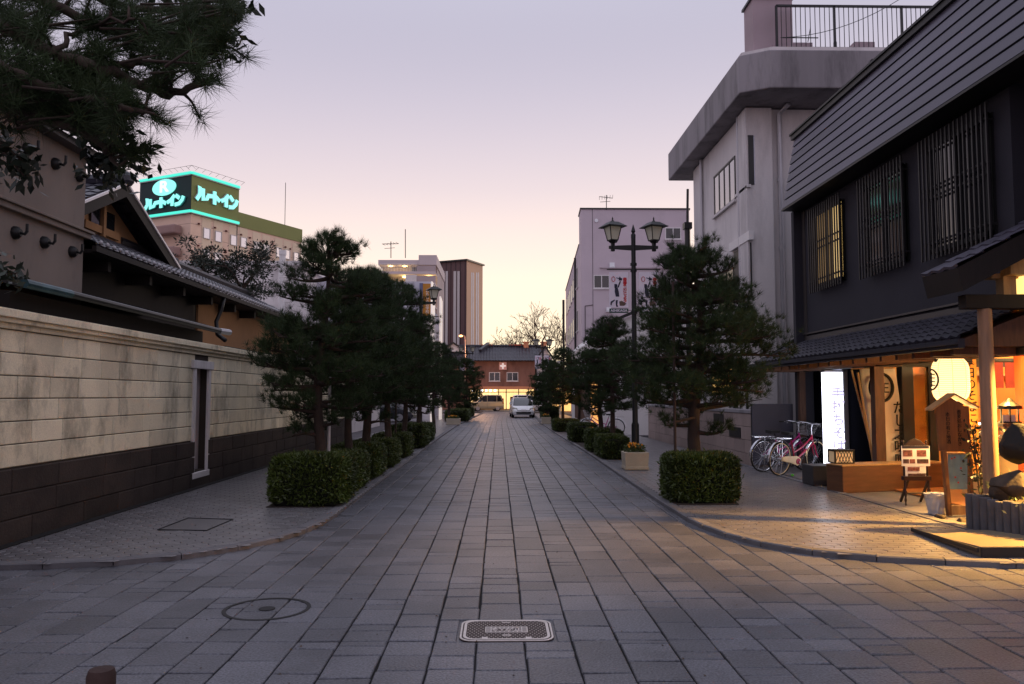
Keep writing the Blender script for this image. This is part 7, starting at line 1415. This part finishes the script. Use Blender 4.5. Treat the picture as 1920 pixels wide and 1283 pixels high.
        mb = MB(); mb.box(s_ * hw - .006, s_ * hw + .006, -.06, .14, .78, .81); mb.build('door_handle', M_alu, t_)
        mb = MB(); mb.box(s_ * hw - .004, s_ * hw + .004, -.01, .0, .3, .93); mb.build('door_seam', M_black, t_)
    mb = MB(); mb.box(-hw * .62, hw * .62, f - .015, f + .1, .3, .44); mb.box(-hw * .55, hw * .55, f - .01, f + .1, .5, .54); mb.build('grille', M_black, t_, bevel=.01)
    mb = MB(); mb.box(-.165, .165, f - .03, f - .01, .44, .60); mb.build('number_plate', M_white, t_); mb = MB(); mb.box(-.165, .165, b + .01, b + .03, .6, .76); mb.build('number_plate', M_white, t_)
    return t_
M_cw = mat('car_white', rgb(240, 240, 242), .35, .02, coat=.6); M_cb = mat('car_beige', rgb(186, 170, 140), .28, .02, coat=.6, metal=.2); M_cd = mat('car_dark', rgb(40, 42, 50), .25, .02, coat=.6)
k1 = car('white hatchback facing the camera at the far end of the paved street', 'car', M_cw, 4.0, 1.68, 1.46, 'hatch'); k1.location = (1.72 + .0, 59.5, .0); k1.rotation_euler = (0, 0, R(2))
k2 = car('boxy beige minivan seen side-on, parked left of the white hatchback', 'minivan', M_cb, 3.4, 1.48, 1.66, 'van'); k2.location = (-1.3, 82.5, .012); k2.rotation_euler = (0, 0, R(-78))
k3 = dup(k2, (3.1, 84.5, .012), R(80), 'white minivan mostly hidden behind the far right pine and the hatchback')
for ch in k3.children:
    if ch.name.split('.')[0] in ('body', 'roof', 'pillars', 'wing_mirror'):
        ch.data = ch.data.copy(); ch.data.materials[0] = M_cw
k4 = dup(k1, (-8.6, 36.0, .03), R(95), 'silver-white car parked beyond the stone wall, seen between left trunks')
k5 = dup(k1, (-6.9, 48, .03), R(80), 'dark car parked further back in the left yard')
for ch in k5.children:
    if ch.name.split('.')[0] in ('body', 'roof', 'pillars', 'wing_mirror'):
        ch.data = ch.data.copy(); ch.data.materials[0] = M_cd
b3 = dup(b2, (4.55, 31.0, .06), R(80), 'bicycle parked in the side lane behind the banner lamp post')

# ================================================================== SHOP DRESSING
M_strip = mat('price_strip', rgb(232, 214, 170), .8, .06)
for k, (x_, tx) in enumerate(((6.98, 'ざるそば'), (7.62, '天ぷらそば'), (7.78, '鴨せいろ'), (7.94, '山かけ'), (8.1, '甘味各種'))):
    t_ = thing('price_strip', ('paper price strip for cold noodles, nearest the cloth banner', 'longest paper price strip on the shop partition', 'paper price strip right of the longest one', 'paper price strip second from the right', 'rightmost paper price strip on the shop partition')[k], 'paper strip', (x_, 14.28, 1.2), group='price strips pinned to the partition')
    mb = MB(); mb.box(x_ - .06, x_ + .06, 14.27, 14.28, 1.05, 1.05 + .14 * len(tx)); bo = mb.build('paper', M_strip, t_); tt = text_mb(tx, .1, frame((x_, 14.266, 1.05 + .07 * len(tx)), (1, 0, 0)), .002, lh=1.0, vertical=True); tt.build('lettering', M_ink, bo)
t_ = thing('noren_curtain', 'short dark red shop curtain hanging over the entrance right of the lantern', 'curtain', (8.0, 12.4, 2.0))
for k in range(4): mb = MB(); mb.box(7.55 + .38 * k, 7.9 + .38 * k, 12.4, 12.405, 1.72, 2.12); mb.build('panel', mat('noren_red', rgb(120, 40, 26), .85, .15, 3), t_)
mb = MB(); mb.tube([(7.45, 12.41, 2.13), (9.1, 12.41, 2.13)], .015, 6); mb.build('rod', M_wdark, t_)

# ================================================================== LITTER OF LEAVES AND GRIT
rs = np.random.RandomState(77); Pn = []
for k in range(1500):
    c_ = rs.randint(5)
    if c_ == 0: y = rs.uniform(6.5, 26); x = -4.98 + abs(rs.normal(0, .1)); z = HS
    elif c_ == 1: y = rs.uniform(10, 30); x = -2.14 + abs(rs.normal(0, .12)); z = .002
    elif c_ == 2: y = rs.uniform(10, 30); x = 2.36 - abs(rs.normal(0, .12)); z = .002
    elif c_ == 3: y = rs.uniform(9.5, 13.5); x = rs.choice([-2.75, 3.0]) + rs.normal(0, .6); z = HS
    else: y = rs.uniform(4.5, 16); x = rs.uniform(-4, 4.5); z = .002 if abs(x) < 2.1 or y < 7.2 else HS
    if y < 9.6 and abs(x) > 2.1 and c_ != 0: continue
    Pn.append((x, y, z))
Pn = np.array(Pn); n = len(Pn); a = rs.rand(n) * 6.28; L_ = rs.uniform(.008, .026, n)
d = np.stack([np.cos(a), np.sin(a), np.zeros(n)], 1) * L_[:, None]; e = np.stack([-np.sin(a), np.cos(a), np.zeros(n)], 1) * L_[:, None] * .4; up_ = np.stack([np.zeros(n), np.zeros(n), rs.uniform(.002, .01, n)], 1)
V = np.stack([Pn, Pn + d * .5 + e + up_, Pn + d, Pn + d * .5 - e + up_ * .4], 1).reshape(-1, 3)
o = tri_obj('leaf_litter', V, np.arange(4 * n).reshape(n, 4), mat('dead_leaf', rgb(74, 56, 36), .9, .4, 3, tone=.5), None, tone=rs.rand(n)); tag(o, kind='stuff')
